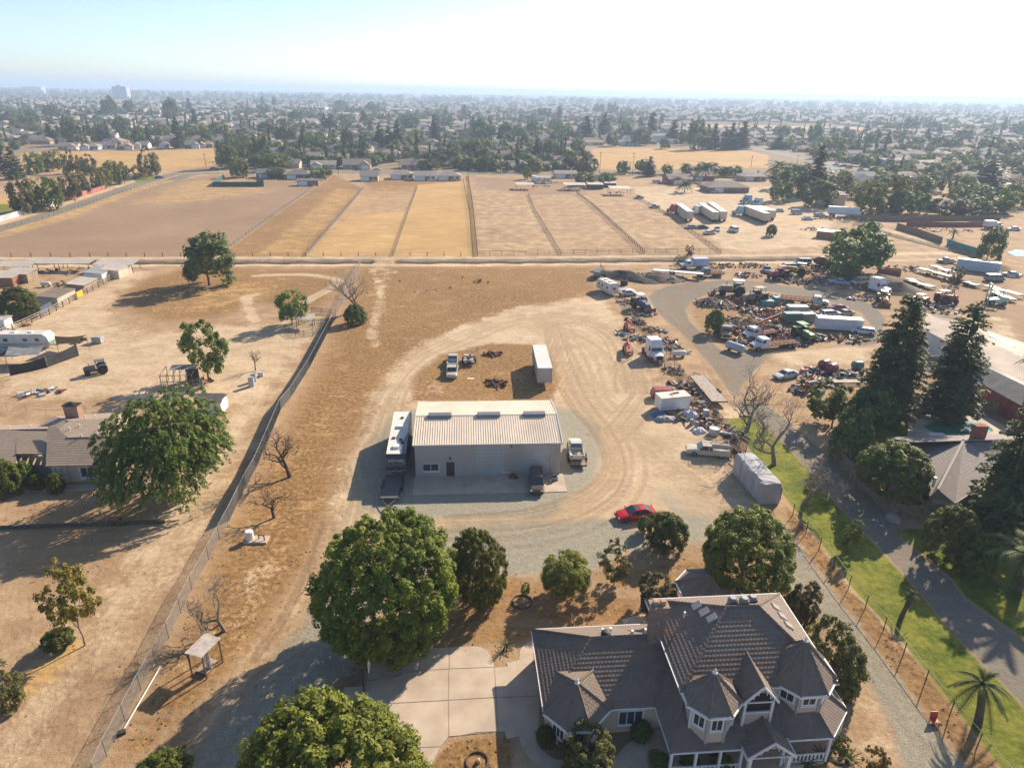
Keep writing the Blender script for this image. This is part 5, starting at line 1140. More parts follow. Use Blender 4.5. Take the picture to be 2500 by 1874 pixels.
def farm_tractor(label,loc,rz,col=(.10,.22,.05),sc_=1.0,cabbed=False,group=None,name='farm_tractor',loader=False):
 t=thing(name,label,'tractor',loc,rz,group,sc_);o=MB();o.ext([(.2,.75),(2.0,.75),(2.05,1.35),(1.7,1.5),(.2,1.55)],-.36,.36);o.build('hood',paint(col,.45,.45),t)
 o=MB();o.box(-1.2,1.9,-.3,.3,.5,.78);o.build('chassis',DARKM(),t)
 for s in(-1,1):
  wheel(t,-.8,s*.85,.78,.45,dark=True);wheel(t,1.55,s*.68,.46,.28,dark=True);q=MB();q.ext([(-1.65,1.2),(-1.3,1.72),(-.4,1.72),(0,1.25),(-.1,1.2),(-.5,1.6),(-1.2,1.6),(-1.55,1.2)],s*.85-.24,s*.85+.24);q.build('fender',paint(col,.45,.45),t)
 o=MB();o.box(-1.0,-.4,-.28,.28,1.0,1.15);o.box(-1.05,-.92,-.28,.28,1.1,1.6);o.build('seat',DARKM(),t)
 o=MB();o.cyl((-.25,0,1.2),(0,0,1.75),.03,n=6);o.lathe([(.2,-.02),(.23,0),(.2,.02)],(-.05,0,1.78),12);o.build('steering_wheel',DARKM(),t)
 o=MB();o.cyl((1.1,.15,1.5),(1.1,.15,2.1),.05,n=7);o.build('exhaust_stack',RUST(),t)
 o=MB();
 for x in(-1.2,.05):
  for s in(-1,1):o.cyl((x,s*.55,1.2),(x,s*.5,2.3),.035,n=5)
 o.build('canopy_post',DARKM(),t);o=MB();o.box(-1.35,.25,-.62,.62,2.3,2.38);o.build('canopy',WHITE()if cabbed else paint(col,.5,.5),t)
 if loader:
  for s in(-1,1):q=MB();q.tube([(.1,s*.5,1.45),(1.7,s*.55,1.1),(2.7,s*.55,.5)],.08,6);q.build('loader_arm',paint(col,.5,.5),t)
  q=MB();q.ext([(2.6,.15),(3.4,.12),(3.4,.2),(2.75,.3),(2.7,.85),(2.6,.85)],-1.0,1.0);q.build('bucket',RUST(),t)
 return t
def forklift(label,loc,rz,col=(.42,.5,.42),sc_=1.3):
 t=thing('forklift',label,'forklift',loc,rz,None,sc_);o=MB();o.ext([(-1.4,.35),(.9,.35),(.9,.8),(.2,.95),(-.5,1.0),(-.6,1.35),(-1.45,1.3),(-1.5,.6)],-.62,.62);o.build('body',paint(col,.5,.5),t)
 for x,r_ in((.6,.42),(-1.0,.34)):
  for s in(-1,1):wheel(t,x,s*.55,r_,.28)
 o=MB()
 for x in(-.7,.75):
  for s in(-1,1):o.cyl((x,s*.52,.9),(x*.8,s*.48,2.2),.045,n=5)
 o.build('roll_cage',paint(col,.5,.5),t);o=MB();o.box(-.65,.7,-.55,.55,2.2,2.26);o.build('roof',paint(col,.5,.5),t)
 o=MB()
 for s in(-1,1):o.box(1.0,1.14,s*.4-.07,s*.4+.07,.1,3.1)
 for z in(.4,1.6,3.0):o.box(1.02,1.12,-.4,.4,z,z+.1)
 o.build('mast',paint(col,.5,.5),t)
 for s in(-1,1):o=MB();o.box(1.14,2.2,s*.28-.06,s*.28+.06,.12,.17);o.box(1.14,1.2,s*.28-.06,s*.28+.06,.12,.8);o.build('fork',DARKM(),t)
 return t
# things in the yard
def at2(tile,a,b,z=0):return place2(T(tile,*a,z),T(tile,*b,z))
fl,fr,rl,rr=T('C2',1112,555,3.75),T('C2',1300,548,3.75),T('C2',1185,197,3.75),T('C2',1340,192,3.75)
p,rz_,L5=place2((rl+rr)/2,(fl+fr)/2)
L5+=.4;rv=thing('fifth_wheel_trailer','long white and charcoal fifth-wheel trailer parked left of the workshop','trailer',p,rz_);W5,H5=2.5,3.75
o=MB();prof=[(-L5/2,.75),(-L5/2,H5-.15),(-L5/2+.2,H5),(L5/2-.1,H5),(L5/2+.35,H5-.35),(L5/2+.75,2.3),(L5/2+.45,1.55),(L5/2-2.2,1.5),(L5/2-2.3,.75)]
o.ext(prof,-W5/2,W5/2);o.build('body',M('charcoal_gelcoat',(.035,.04,.048),.3,0,.08,.5,dirt=.2,spec=.6),rv)
o=MB();o.add([(-L5/2+.1,-W5/2+.02,H5+.015),(L5/2-.1,-W5/2+.02,H5+.015),(L5/2-.05,W5/2-.55,H5+.015),(L5/2-3.5,W5/2-.6,H5+.015),(L5/2-6.0,W5/2-.1,H5+.015),(-L5/2+.1,W5/2-.1,H5+.015)],[(0,1,2,3,4,5)])
o.add([(-L5/2+.1,-W5/2-.012,H5-.25),(L5/2-.1,-W5/2-.012,H5-.25),(L5/2-.1,-W5/2+.02,H5+.012),(-L5/2+.1,-W5/2+.02,H5+.012)],[(0,1,2,3)]);o.build('roof',M('cream_membrane',(.70,.64,.55),.6,0,.05,.4,dirt=.2),rv)
for k,(x,y)in enumerate(((L5*.36,-.1),(-L5*.1,.0))):o=MB();o.ext([(x-.5,H5),(x-.4,H5+.32),(x+.4,H5+.32),(x+.55,H5)],y-.38,y+.38);o.build('air_conditioner',WHITE(),rv)
for x,y in((L5*.16,-.6),(L5*.2,.35),(-L5*.32,.1),(L5*.26,.6)):o=MB();o.box(x-.2,x+.2,y-.2,y+.2,H5,H5+.16);o.build('roof_vent',DARKM(),rv)
wm_=M('white_gelcoat',(.72,.72,.72),.3,0,.04,1,spec=.6)
def nose_pt(f,y,off=.02):
 a,b_,c_=Vector((L5/2+.35,0,H5-.35)),Vector((L5/2+.75,0,2.3)),Vector((L5/2+.45,0,1.55))
 q_=a.lerp(b_,f/.62)if f<.62 else b_.lerp(c_,(f-.62)/.38);return(q_.x+off,y,q_.z+off*.3)
for s in(-1,1):
 for(f0,y0),(f1,y1),(f2,y2),(f3,y3)in(((.35,.95),(.35,1.24),(.98,.62),(.98,.22)),((.15,1.16),(.15,1.25),(.95,1.24),(.95,.85))):
  q=MB();q.add([nose_pt(f0,s*y0),nose_pt(f1,s*y1),nose_pt(f2,s*y2),nose_pt(f3,s*y3)],[(0,1,2,3)]);q.build('nose_flash',wm_,rv)
 q=MB();q.add([nose_pt(.42,s*.28),nose_pt(.42,s*.36),nose_pt(.88,s*.04),nose_pt(.8,s*.0)],[(0,1,2,3)]);q.build('emblem',wm_,rv)
 for x,z0 in((-L5*.35,1.9),(-L5*.1,1.9),(L5*.15,1.9),(L5*.36,2.5)):q=MB();q.box(x-.5,x+.5,s*(W5/2+.008)-.01,s*(W5/2+.008)+.01,z0,z0+.6);q.build('window',GLASS(),rv)
 for x in(-1.6,-.5):wheel(rv,x-.8,s*(W5/2-.15),.4,.25)
 q=MB();q.box(L5/2-1.9,L5/2-1.75,s*.8-.08,s*.8+.08,0,1.5);q.build('landing_leg',DARKM(),rv)
q=MB();q.add([nose_pt(.98,-.9),nose_pt(.98,.9),nose_pt(1.0,.85),nose_pt(1.0,-.85)],[(0,1,2,3)]);q.build('chin',wm_,rv)
def text_mesh(txt,size,mat,parent,loc,rot,name='lettering',ext=.01):
 cu_=bpy.data.curves.new('lettering','FONT');cu_.body=txt;cu_.size=size;cu_.extrude=ext;cu_.align_x='CENTER';cu_.align_y='CENTER';cu_.space_character=1.25
 ob=bpy.data.objects.new('tmp',cu_);C.objects.link(ob);bpy.context.view_layer.update()
 me_=bpy.data.meshes.new_from_object(ob.evaluated_get(bpy.context.evaluated_depsgraph_get()));bpy.data.objects.remove(ob)
 me_.name='lettering';me_.materials.clear();me_.materials.append(mat);q_=link(name,me_,parent,loc);q_.rotation_euler=rot;return q_
sl_ang=math.atan2(H5-.35-2.3,-.4);text_mesh('VOYAGE',.42,M('white_print',(.8,.8,.8),.5,0,.02),rv,nose_pt(.2,0,.03),(R(90)-math.atan2(.4,H5-2.65),0,R(90)))
a,b_=T('C2',1195,735,.7),T('C2',1145,935,.7);p,rz_,L_=place2(a,b_)
flat_trailer('black flat deck trailer parked in front of the fifth-wheel nose',p,rz_,L_,2.15,.65,deck=M('dark_deck_board',(.13,.12,.11),.9,0,.2,3),tongue=1.7,col=M('black_trailer_paint',(.04,.04,.042),.5,0,.15,2,dirt=.3))
p,rz_,L_=place2(T('C3',575,655,.6),T('C3',535,440,.6));p=T('C3',553,590)
flat_trailer('plank car trailer under the white pickup beside the workshop',p,rz_,6.2,2.1,.6,tongue=1.2,planks=8)
pk=make_car('pickup',(.60,.56,.49),'dusty white pickup loaded on the plank trailer beside the workshop',p+Vector((-.1,.3,.64)),rz_,5.2,1.9)
for x,y in((-1.3,.1),(-1.7,-.3),(-1.0,-.2)):q=MB();q.cbox((x,y,.62),(.55,.5,.3),.3);q.build('bed_load',M('junk_cardboard',(.35,.29,.22),.9,0,.3,3),pk)
p,rz_,L_=place2(T('C3',205,760),T('C3',212,905));make_car('suv',(.10,.075,.06),'dark brown car parked nose-out by the right roller door',p,rz_,4.9,1.9,dirt=.2,rough=.25,name='parked_car')
p,rz_,L_=place2(T('C3',1195,1085),T('C3',925,1120));make_car('sedan',(.48,.012,.010),'bright red sedan parked on the gravel behind the house',p,rz_,4.75,1.82,dirt=.05,rough=.2,roofcol=True)
p,rz_,L_=place2(T('C3',1840,575),T('C3',1520,545));stv=make_car('pickup',(.58,.50,.39),'cream service truck with side tool boxes and ladder rack',p,rz_,5.9,2.0,name='service_truck',cat='truck')
for s in(-1,1):q=MB();q.box(-2.9,-.55,s*.85-.2,s*.85+.2,.55,1.32);q.build('tool_box',paint((.58,.50,.39),.4,.4),stv)
q=MB()
for x in(-2.7,-.6,.9):
 for s in(-1,1):q.cyl((x,s*.85,1.0),(x,s*.85,2.05),.035,n=5)
 q.cyl((x,-.85,2.05),(x,.85,2.05),.03,n=5)
for s in(-.85,.85,.3):q.cyl((-2.9,s,2.07),(1.2,s,2.07),.03,n=5)
q.build('ladder_rack',paint((.5,.47,.42),.5),stv)
a,b_=T('C3',2000,590,2.9),T('C3',2205+60,905,2.9)
a,b_=T('C3',1990,640,1.4),T('C4',20,900,1.4);p,rz_,L_=place2(a,b_)
cov=thing('covered_trailer','long trailer wrapped in a grey tarp cover beside the lawn fence','trailer',p,rz_);rng_=random.Random(5);rows=[]
for i in range(15):
 x=-L_/2-.3+(L_+.6)*i/14;k=1.0 if 0<i<14 else .9;row=[]
 for y,z in((-1.34,.1),(-1.36,.9),(-1.34,2.0),(-1.3,2.8),(-1.05,2.98),(0,3.05),(1.05,2.98),(1.3,2.8),(1.34,2.0),(1.36,.9),(1.34,.1)):
  row.append((x+rng_.uniform(-.1,.1)+(.12 if i==0 and z>2.5 else 0)-(.12 if i==14 and z>2.5 else 0),y*k+rng_.uniform(-.05,.05),z*(1 if 0<i<14 else .97)+rng_.uniform(-.05,.05)*(z>.2)))
 rows.append(row)
q=MB();loft(q,rows);q.add(rows[0],[tuple(range(11))]);q.add(rows[-1],[tuple(range(10,-1,-1))]);q.build('tarp',M('grey_tarp',(.37,.36,.35),.75,0,.12,.7,bump=.5,bscale=3,dirt=.15),cov)
for s in(-1,1):
 for x in(-.7,.3):wheel(cov,x,s*1.15,.36,.22)
q=MB();
for i in(4,10):q.tube([Vector(v)+(Vector((0,v[1],v[2]-1.6)).normalized()*.03)for v in rows[i]],.02,4)
q.build('tie_rope',M('rope',(.25,.24,.22),.9),cov)
a,b_=T('B3',235,1205,3.6),T('B3',285,1405,3.6);p,rz_,L_=place2(a,b_)
box_trailer('weathered grey box trailer standing alone behind the workshop',p,rz_,L_,2.45,3.6,(.40,.39,.37),name='storage_box_trailer',floor=.9)
q=thing('scrap_drum','rusty red drum beside the grey box trailer','drum',T('B3',195,1460));r_=MB();r_.lathe([(0,0),(.35,0),(.36,.3),(.35,.33),(.36,.6),(.35,.9),(0,.9)],n=12);r_.build('shell',paint((.28,.04,.03),.6,.5),q)
p1,rz_,L_=place2(T('C3',1700,50),T('C3',1680,60))
make_car('pickup',(.52,.46,.38),'cream pickup seen from behind on the weedy infield',T('B2',1690,1460),R(-88),5.0,1.9,dirt=.4)
make_car('pickup',(.46,.45,.40),'pale green-grey old pickup on the weedy infield behind the cream one',T('B2',1695,1365),R(92),5.0,1.9,dirt=.5)
ut=flat_trailer('small utility trailer heaped with scrap beside the infield pickups',T('B2',1835,1360),R(-84),3.4,2.0,.6,rails=True,tongue=1.2)
rr_=random.Random(9)
for i in range(12):
 q=MB();q.cbox((rr_.uniform(-1.4,1.4),rr_.uniform(-.8,.8),.8+rr_.uniform(0,.35)),(rr_.uniform(.3,1.1),rr_.uniform(.15,.5),rr_.uniform(.12,.4)),rr_.uniform(0,3),rx=rr_.uniform(-.3,.3));q.build('scrap_piece',rr_.choice((WHITE(),RUST(),STEEL(),paint((.35,.1,.06)),DARKM(),WOOD())),ut)
ld=thing('ladder','long pale ladder propped against the scrap utility trailer','ladder',T('B2',1905,1330));q=MB()
for s in(-.22,.22):q.cyl((s,-1.9,.1),(s,1.9,1.9),.04,n=5)
q.build('rail',WOOD(),ld)
for i in range(13):t_=(i+.5)/13;q=MB();q.cyl((-.22,-1.9+3.8*t_,.1+1.8*t_),(.22,-1.9+3.8*t_,.1+1.8*t_),.03,n=5);q.build('rung',WOOD(),ld)
def heap(name,label,loc,R_,Hh,n,mats,seed,rz=0,pieces=True,cat='scrap heap',long=.5,base=None,asp=1.0,piece='scrap_piece',kind=None):
 rr_=random.Random(seed);t=thing(name,label,cat,loc,rz)
 if base:
  q=MB();nn=16;ring=[[(math.cos(TAU*j/nn)*R_*asp*k*rr_.uniform(.85,1.1),math.sin(TAU*j/nn)*R_*k*rr_.uniform(.85,1.1),h*Hh*rr_.uniform(.8,1.1))for j in range(nn)]for k,h in((1.05,-.02),(.8,.28),(.5,.62),(.22,.9))]
  for r0,r1 in zip(ring[:-1],ring[1:]):
   o0=len(q.v);q.add(r0+r1,[(j,(j+1)%nn,nn+(j+1)%nn,nn+j)for j in range(nn)])
  q.add(ring[-1]+[(0,0,Hh)],[(j,(j+1)%nn,nn)for j in range(nn)]);q.build('mound',base,t,smooth=True)
 for i in range(n):
  a=rr_.uniform(0,TAU);r0=R_*math.sqrt(rr_.random())*.95;z=Hh*max(0,1-r0/R_)*rr_.uniform(.3,.95)+.15;q=MB();kd=rr_.random();c_=(math.cos(a)*r0*asp,math.sin(a)*r0,z)
  if kd<.5:q.cbox(c_,(rr_.uniform(.4,1.4)*(1+long),rr_.uniform(.1,.5),rr_.uniform(.08,.5)),rr_.uniform(0,3.14),rx=rr_.uniform(-.5,.5),ry=rr_.uniform(-.3,.3))
  elif kd<.78:dv_=Vector((rr_.uniform(-1,1),rr_.uniform(-1,1),rr_.uniform(-.2,.35))).normalized()*rr_.uniform(.5,1.6)*(1+long);q.cyl(Vector(c_)-dv_/2,Vector(c_)+dv_/2,rr_.uniform(.05,.16),n=6)
  else:q.lathe([(.12,-.12),(.36,-.12),(.4,0),(.36,.12),(.12,.12)],c_,9,axis=rr_.choice('XYZ'))
  q.build(piece,rr_.choice(mats),t)
 return t
JUNK=lambda:[RUST(),RUST(),DARKM(),STEEL(),WHITE(),M('faded_red',(.26,.06,.04),.7,0,.2,2,dirt=.5),M('faded_tan',(.36,.27,.18),.85,0,.2,2),WOOD(),M('faded_blue',(.10,.18,.26),.7,0,.2,2,dirt=.4),TYRE(),M('oxide_orange',(.35,.13,.04),.7,0,.2,2,dirt=.4)]
heap('pipe_pile','pile of dark pipes and posts on the infield behind the workshop',T('B2',2065,1545),1.7,.45,16,[DARKM(),RUST(),DKWOOD()],3,long=1.2)
heap('chain_pile','low round heap of dark chain and wire on the infield',T('B2',2030,1290),1.8,.25,18,[DARKM(),RUST()],4,long=.1)
q=thing('plywood_sheet','pale board lying on the infield dirt','board',T('B2',1848,1497));r_=MB();r_.box(-.6,.6,-.35,.35,.01,.06);r_.build('sheet',M('pale_ply',(.6,.5,.38),.8),q)
a,b_=T('C3',1255,150),T('C3',1505,160);p,rz_,L_=place2(T('C3',1262,200),T('C3',1510,175));p=p+Vector((0,1.1,0))
wb=thing('white_storage_box','white flat-roofed storage box ringed with tarps and junk','storage box',p,rz_);q=MB();q.box(-L_/2,L_/2,-1.15,1.15,.25,2.35);q.build('wall',WHITE(),wb);q=MB();q.box(-L_/2-.06,L_/2+.06,-1.2,1.2,2.35,2.43);q.build('roof',M('dusty_white_roof',(.66,.58,.48),.7,0,.1,.6,dirt=.4),wb);q=MB();q.box(-L_/2+.3,L_/2-.3,-1.0,1.0,0,.25);q.build('skid',DKWOOD(),wb)
q=MB();q.cbox((.2,.2,2.47),(2.2,.08,.06),.3);q.cbox((-.3,-.1,2.47),(1.2,.08,.06),1.3);q.cbox((.6,.3,2.5),(1.0,.4,.1),.2);q.build('roof_rack',DARKM(),wb)
make_car('suv',(.36,.04,.03),'faded red van parked behind the white storage box',T('C3',1330,70),R(3),5.2,1.95,name='red_van',cat='van',dirt=.4)
def tarp(label,loc,rz,sx,sy,h,col,seed,name='tarp_heap'):
 rr_=random.Random(seed);n=9;q=MB();rows=[[(sx*(i/n-.5)*rr_.uniform(.95,1.05),sy*(j/n-.5)*rr_.uniform(.95,1.05),max(.02,h*(math.sin(math.pi*i/n)*math.sin(math.pi*j/n))**.5*rr_.uniform(.65,1.1))if 0<i<n and 0<j<n else .02)for j in range(n+1)]for i in range(n+1)];loft(q,rows);t=q.build(name,M('tarp_%d'%int(col[2]*100),col,.6,0,.15,1,bump=.4),None,loc,rz,smooth=False);return tag(t,label,'tarp')
tarp('blue tarp humped over goods left of the white storage box',T('C3',1265,225),.2,2.6,1.4,.7,(.10,.15,.32),1)
tarp('grey tarp over a long load in front of the white storage box',T('C3',1325,265),.1,3.6,1.6,.8,(.30,.28,.26),2)
tarp('pale blue tent-like tarp at the right of the white storage box',T('C3',1520,235),.0,2.8,2.0,1.3,(.50,.53,.60),3)
heap('junk_cluster','mixed junk and crates in front of the white storage box',T('C3',1435,250),1.6,.9,14,JUNK(),12)
heap('junk_cluster','junk beside the wire fence right of the white storage box',T('C3',1610,130),1.8,.7,20,JUNK(),13)
def drum(label,loc,col,h=.95,r=.32,name='steel_drum',group=None):
 t=thing(name,label,'drum',loc,0,group);q=MB();q.lathe([(0,0),(r,0),(r*1.04,h*.33),(r,h*.35),(r*1.04,h*.66),(r,h*.68),(r,h),(r*.9,h*.97),(0,h*.97)],n=12);q.build('shell',paint(col,.6,.4),t);q=MB();q.lathe([(r*1.03,h-.03),(r*1.06,h),(r*1.0,h+.02)],n=12);q.build('rim',DARKM(),t);return t
drum('blue-grey drum in front of the fence junk',T('C3',1545,305),(.30,.32,.34));drum('grey drum beside the plastic-wrapped bundle',T('C3',1590,325),(.25,.26,.27));drum('rust-brown drum by the fence junk',T('C3',1630,318),(.25,.12,.07))
drum('wide pale water tank by the service truck',T('C3',1738,385),(.55,.54,.52),1.0,.75,'water_tank');drum('dark oil drum behind the pale tank',T('C3',1700,330),(.08,.08,.09));drum('tall grey drum at the fence',T('C3',1665,240),(.42,.42,.42),1.3,.5)
tarp('clear plastic-wrapped bundle beside the drums',T('C3',1615,365),.4,2.0,1.6,.7,(.55,.56,.58),5,'plastic_bundle')
heap('fence_junk','narrow row of boards and pipes along the fence by the drums',T('C3',1790,340),2.2,.6,26,JUNK(),15,R(-55),asp=2.2,long=1.0)
heap('fence_junk','boards stacked along the fence above the drums',T('C3',1640,190),2.0,.6,22,JUNK(),16,R(-60),asp=2.0,long=1.0)
heap('dry_reeds','spiky heap of dry reeds behind the service truck',T('C3',1890,560),1.3,.5,16,[LEAF['straw'],WOOD()],17,long=.6,piece='reed')
a,b_=T('B3',1590,1470,.8),T('C3',1790,110,.8);p,rz_,L_=place2(b_,a);flat_trailer('long pale plank deck trailer beyond the yard fence',p,rz_,L_,2.6,.9,tongue=1.6,planks=10,deck=M('grey_plank',(.40,.33,.27),.9,0,.15,2,bump=.3),r=.42)
def lift_machine(label,loc,rz,L_=4.2,col=(.50,.13,.03)):
 t=thing('orange_lift',label,'machine',loc,rz);q=MB();q.ext([(-L_/2,.45),(L_/2-.6,.45),(L_/2-.5,1.0),(0,1.15),(-L_/2,1.35)],-.75,.75);q.build('body',paint(col,.5,.3),t)
 q=MB();q.cbox((-.1,0,1.75),(L_,.32,.38),0,ry=-.06);q.build('boom',paint(col,.5,.3),t);q=MB();q.cbox((-.3,.0,2.1),(L_*.8,.22,.25),0,ry=-.06);q.build('boom',paint(col,.5,.3),t)
 q=MB();
 for x in(L_/2-.1,L_/2+1.0):
  for s in(-.6,.6):q.cyl((x,s,.9),(x,s,2.0),.04,n=5)
 for z in(.9,1.45,2.0):
  q.cyl((L_/2-.1,-.6,z),(L_/2+1,-.6,z),.035,n=5);q.cyl((L_/2-.1,.6,z),(L_/2+1,.6,z),.035,n=5);q.cyl((L_/2+1,-.6,z),(L_/2+1,.6,z),.035,n=5);q.cyl((L_/2-.1,-.6,z),(L_/2-.1,.6,z),.035,n=5)
 q.build('basket',STEEL(),t)
 for x in(-L_*.3,L_*.22):
  for s in(-1,1):wheel(t,x,s*.8,.42,.3)
 return t
p,rz_,L_=at2('B3',(985,1165),(1015,1320),.8);lift_machine('orange boom lift nose-down beside the white semi tractor',p,rz_,4.6)
lift_machine('orange boom lift further back by the fence',T('B3',1010,1085),R(-82),3.6)
heap('steel_heap','dark heap of steel frames between the lifts and the fence',T('B3',1085,1165),2.4,.8,28,[DARKM(),RUST(),STEEL()],22,long=.9)
heap('scrap_boards','loose boards and tin lying left of the orange lifts',T('B3',940,1110),1.2,.3,8,[WHITE(),STEEL(),RUST()],23)
p,rz_,L_=at2('B3',(1160,1255),(1270,1375));semi_tractor('white semi tractor with sleeper parked by the wire fence',p,rz_,(.72,.72,.72))
def tank(label,loc,rz,L_=2.8,r=.5,col=(.62,.60,.56),name='propane_tank'):
 t=thing(name,label,'tank',loc,rz);q=MB();q.lathe([(0,-L_/2),(r*.6,-L_/2+.06),(r*.95,-L_/2+.3),(r,-L_/2+.45),(r,L_/2-.45),(r*.95,L_/2-.3),(r*.6,L_/2-.06),(0,L_/2)],(0,0,r+.25),14,axis='X');q.build('shell',paint(col,.4,.3),t,smooth=True)
 for x in(-L_*.28,L_*.28):q=MB();q.box(x-.1,x+.1,-r*.7,r*.7,0,.35);q.build('foot',DARKM(),t)
 return t
tank('white propane tank beside the grey lane',T('B3',1435,1310),.12,3.0,.55)
make_car('van',(.05,.07,.11),'dark blue van parked nose-away at the far end of the yard',T('B3',730,625),R(85),5.0,1.95)
p=T('B3',838,775);travel_trailer('beige travel trailer parked at the far yard fence',p+Vector((-.4,2.2,0)),R(112),7.0,2.45,3.1)
farm_tractor('blue loader tractor behind the yard fence',T('B3',1110,900),R(-70),(.06,.14,.2),1.5,True,loader=True)
heap('scrap_heap','tangle of implements at the bucket of the blue tractor',T('B3',1140,945),2.0,.8,24,JUNK(),30)
make_car('sedan',(.5,.48,.44),'dusty pale car beyond the fence near the travel trailer',T('B3',1000,780),R(20),4.6,1.8,dirt=.6)
tarp('light grey tarp beside the pale car beyond the fence',T('B3',985,735),.3,4.0,3.0,.4,(.46,.45,.44),8)
t=thing('tyre_stack','stack of big tyres near the dark dirt mound','tyres',T('B3',965,690))
for k in range(3):q=MB();q.lathe([(.55,0),(.95,.02),(1.0,.2),(.95,.4),(.55,.42)],(0,.05*k,.43*k),16);q.build('tyre',TYRE(),t)
DIRT=lambda:M('spoil_dirt',(.14,.105,.075),.98,0,.25,.6,bump=.8,bscale=3)
heap('dirt_mound','long dark dirt mound near the tyre stack',T('B3',975,625),4.0,2.0,3,[DKWOOD()],40,R(-38),cat='mound',base=M('dark_spoil',(.075,.06,.05),.98,0,.25,.6,bump=.8,bscale=3),asp=2.6)
heap('dirt_mound','brown dirt mound strewn with branches below the white ramp',T('B3',1250,640),4.6,2.2,26,[WOOD(),DKWOOD()],41,0,cat='mound',base=DIRT(),asp=1.9,piece='branch',long=1.2)
# fences
def fence_line(name,label,pts,sp,h,post_r=.05,rails=(),rail_r=.03,mat=None,wire=False,postmat=None,square=False,group=None,mesh_mat=None,top_extra=0):
 pts=[Vector((p[0],p[1],0))for p in pts];t=thing(name,label,'fence',pts[0],0,group);o0=pts[0];k=0;mat=mat or RUST()
 pm=MB();
 if square:pm.box(-post_r,post_r,-post_r,post_r,-.1,h)
 else:pm.cyl((0,0,-.1),(0,0,h),post_r,n=6)
 pme=merge_mesh(pm,'post',postmat or mat);rl={z:MB()for z in rails};msh=MB()
 for a,b_ in zip(pts[:-1],pts[1:]):
  L_=(b_-a).length;n=max(1,round(L_/sp))
  for i in range(n+(b_ is pts[-1])):
   p=a+(b_-a)*(i/n);link('post',pme,t,p-o0)
  for z in rails:rl[z].cyl(a-o0+Vector((0,0,z)),b_-o0+Vector((0,0,z)),rail_r,n=5)
  if mesh_mat:
   nrm=(b_-a).normalized().cross(Vector((0,0,1)))*.02;msh.add([a-o0+Vector((0,0,.05))+nrm,b_-o0+Vector((0,0,.05))+nrm,b_-o0+Vector((0,0,h-.04))+nrm,a-o0+Vector((0,0,h-.04))+nrm],[(0,1,2,3)])
 for z in rails:rl[z].build('rail',mat,t)
 if mesh_mat:msh.build('chain_link',mesh_mat,t)
 return t
def chainlink_material(name,col,cell=.11,wire=.18):
 m=bpy.data.materials.new(name);m.use_nodes=True;nt=m.node_tree;L=nt.links.new;b=nt.nodes['Principled BSDF'];b.inputs['Base Color'].default_value=(*col,1);b.inputs['Metallic'].default_value=.4
 b.inputs['Roughness'].default_value=.5;tc=nd(nt,'ShaderNodeNewGeometry');sp=nd(nt,'ShaderNodeSeparateXYZ');L(tc.outputs['Position'],sp.inputs[0])
 def ma(op,a,c=0.0):
  n=nd(nt,'ShaderNodeMath',operation=op)
  for i,v in enumerate((a,c)):
   if isinstance(v,(int,float)):n.inputs[i].default_value=v
   else:L(v,n.inputs[i])
  return n.outputs[0]
 s=ma('ADD',sp.outputs[0],sp.outputs[1]);f1=ma('FRACT',ma('DIVIDE',ma('ADD',s,sp.outputs[2]),cell));f2=ma('FRACT',ma('DIVIDE',ma('SUBTRACT',s,sp.outputs[2]),cell))
 on=ma('MAXIMUM',ma('LESS_THAN',f1,wire),ma('LESS_THAN',f2,wire));L(on,b.inputs['Alpha']);return m
CL=chainlink_material('chain_link_wire',(.3,.3,.3));CLD=M('grey_privacy_mesh',(.20,.19,.18),.8,0,.12,.3)
fpts=[T('B2',690,960),T('B2',590,1150),T('B2',460,1400),T('B2',300,1658),T('C2',215,170),T('C2',0,680),T('C1',2120,830),T('C1',1975,1130)]
sf=thing('slatted_fence','grey slatted chain-link fence running along the left dirt lane','fence',fpts[0]);o0=fpts[0]
HF=1.75
for a,b_ in zip(fpts[:-1],fpts[1:]):
 L_=(b_-a).length;n=max(1,round(L_/3.0))
 for i in range(n):
  p0,p1=a.lerp(b_,i/n),a.lerp(b_,(i+1)/n);e=(p1-p0).normalized();nr=e.cross(Vector((0,0,1)));q=MB();m_=int((p1-p0).length/.1)
  for k in range(m_):
   c_=p0.lerp(p1,(k+.5)/m_)-o0;h=HF*random.uniform(.97,1.0);q.add([c_-e*.044+nr*.01,c_+e*.044-nr*.01,c_+e*.044-nr*.01+Vector((0,0,h)),c_-e*.044+nr*.01+Vector((0,0,h))],[(0,1,2,3)])
  w_=q.build('slat_panel',CLD,sf);w_['kind']='stuff'
  q=MB();q.cyl(p0-o0+Vector((0,0,-.1)),p0-o0+Vector((0,0,HF+.08)),.04,n=6);q.build('post',STEEL(),sf)
  q=MB();q.cyl(p0-o0+Vector((0,0,HF)),p1-o0+Vector((0,0,HF)),.025,n=5);q.build('rail',STEEL(),sf)
fence_line('chain_link_fence','bare chain-link fence continuing the slatted fence down the lane',[T('C1',1975,1130),T('C1',1800,1470),T('D1',1655,125),T('D1',1455,540),T('D1',1215,985),T('D1',1078,1255),T('D1',920,1555),T('D1',830,1760)],3.15,1.8,.035,(1.78,),.018,STEEL(),mesh_mat=CL)
fence_line('chain_link_fence','see-through chain-link fence from the leafless tree to the ditch',[T('B2',690,960),T('B2',760,800),T('B2',905,505)],3.0,1.7,.035,(1.68,),.02,STEEL(),mesh_mat=CL)
fence_line('yard_fence','rusty wire and post fence between the yard and the scrapyard',[T('B3',760,540),T('B3',905,770),T('B3',1060,960),T('B3',1170,1100),T('B3',1330,1290),T('B3',1470,1480),T('B3',1560,1600),T('C3',1700,180),T('C3',1860,360),T('C3',2010,560)],2.6,1.35,.05,(.5,.9,1.3),.02,RUST(),mesh_mat=CL)
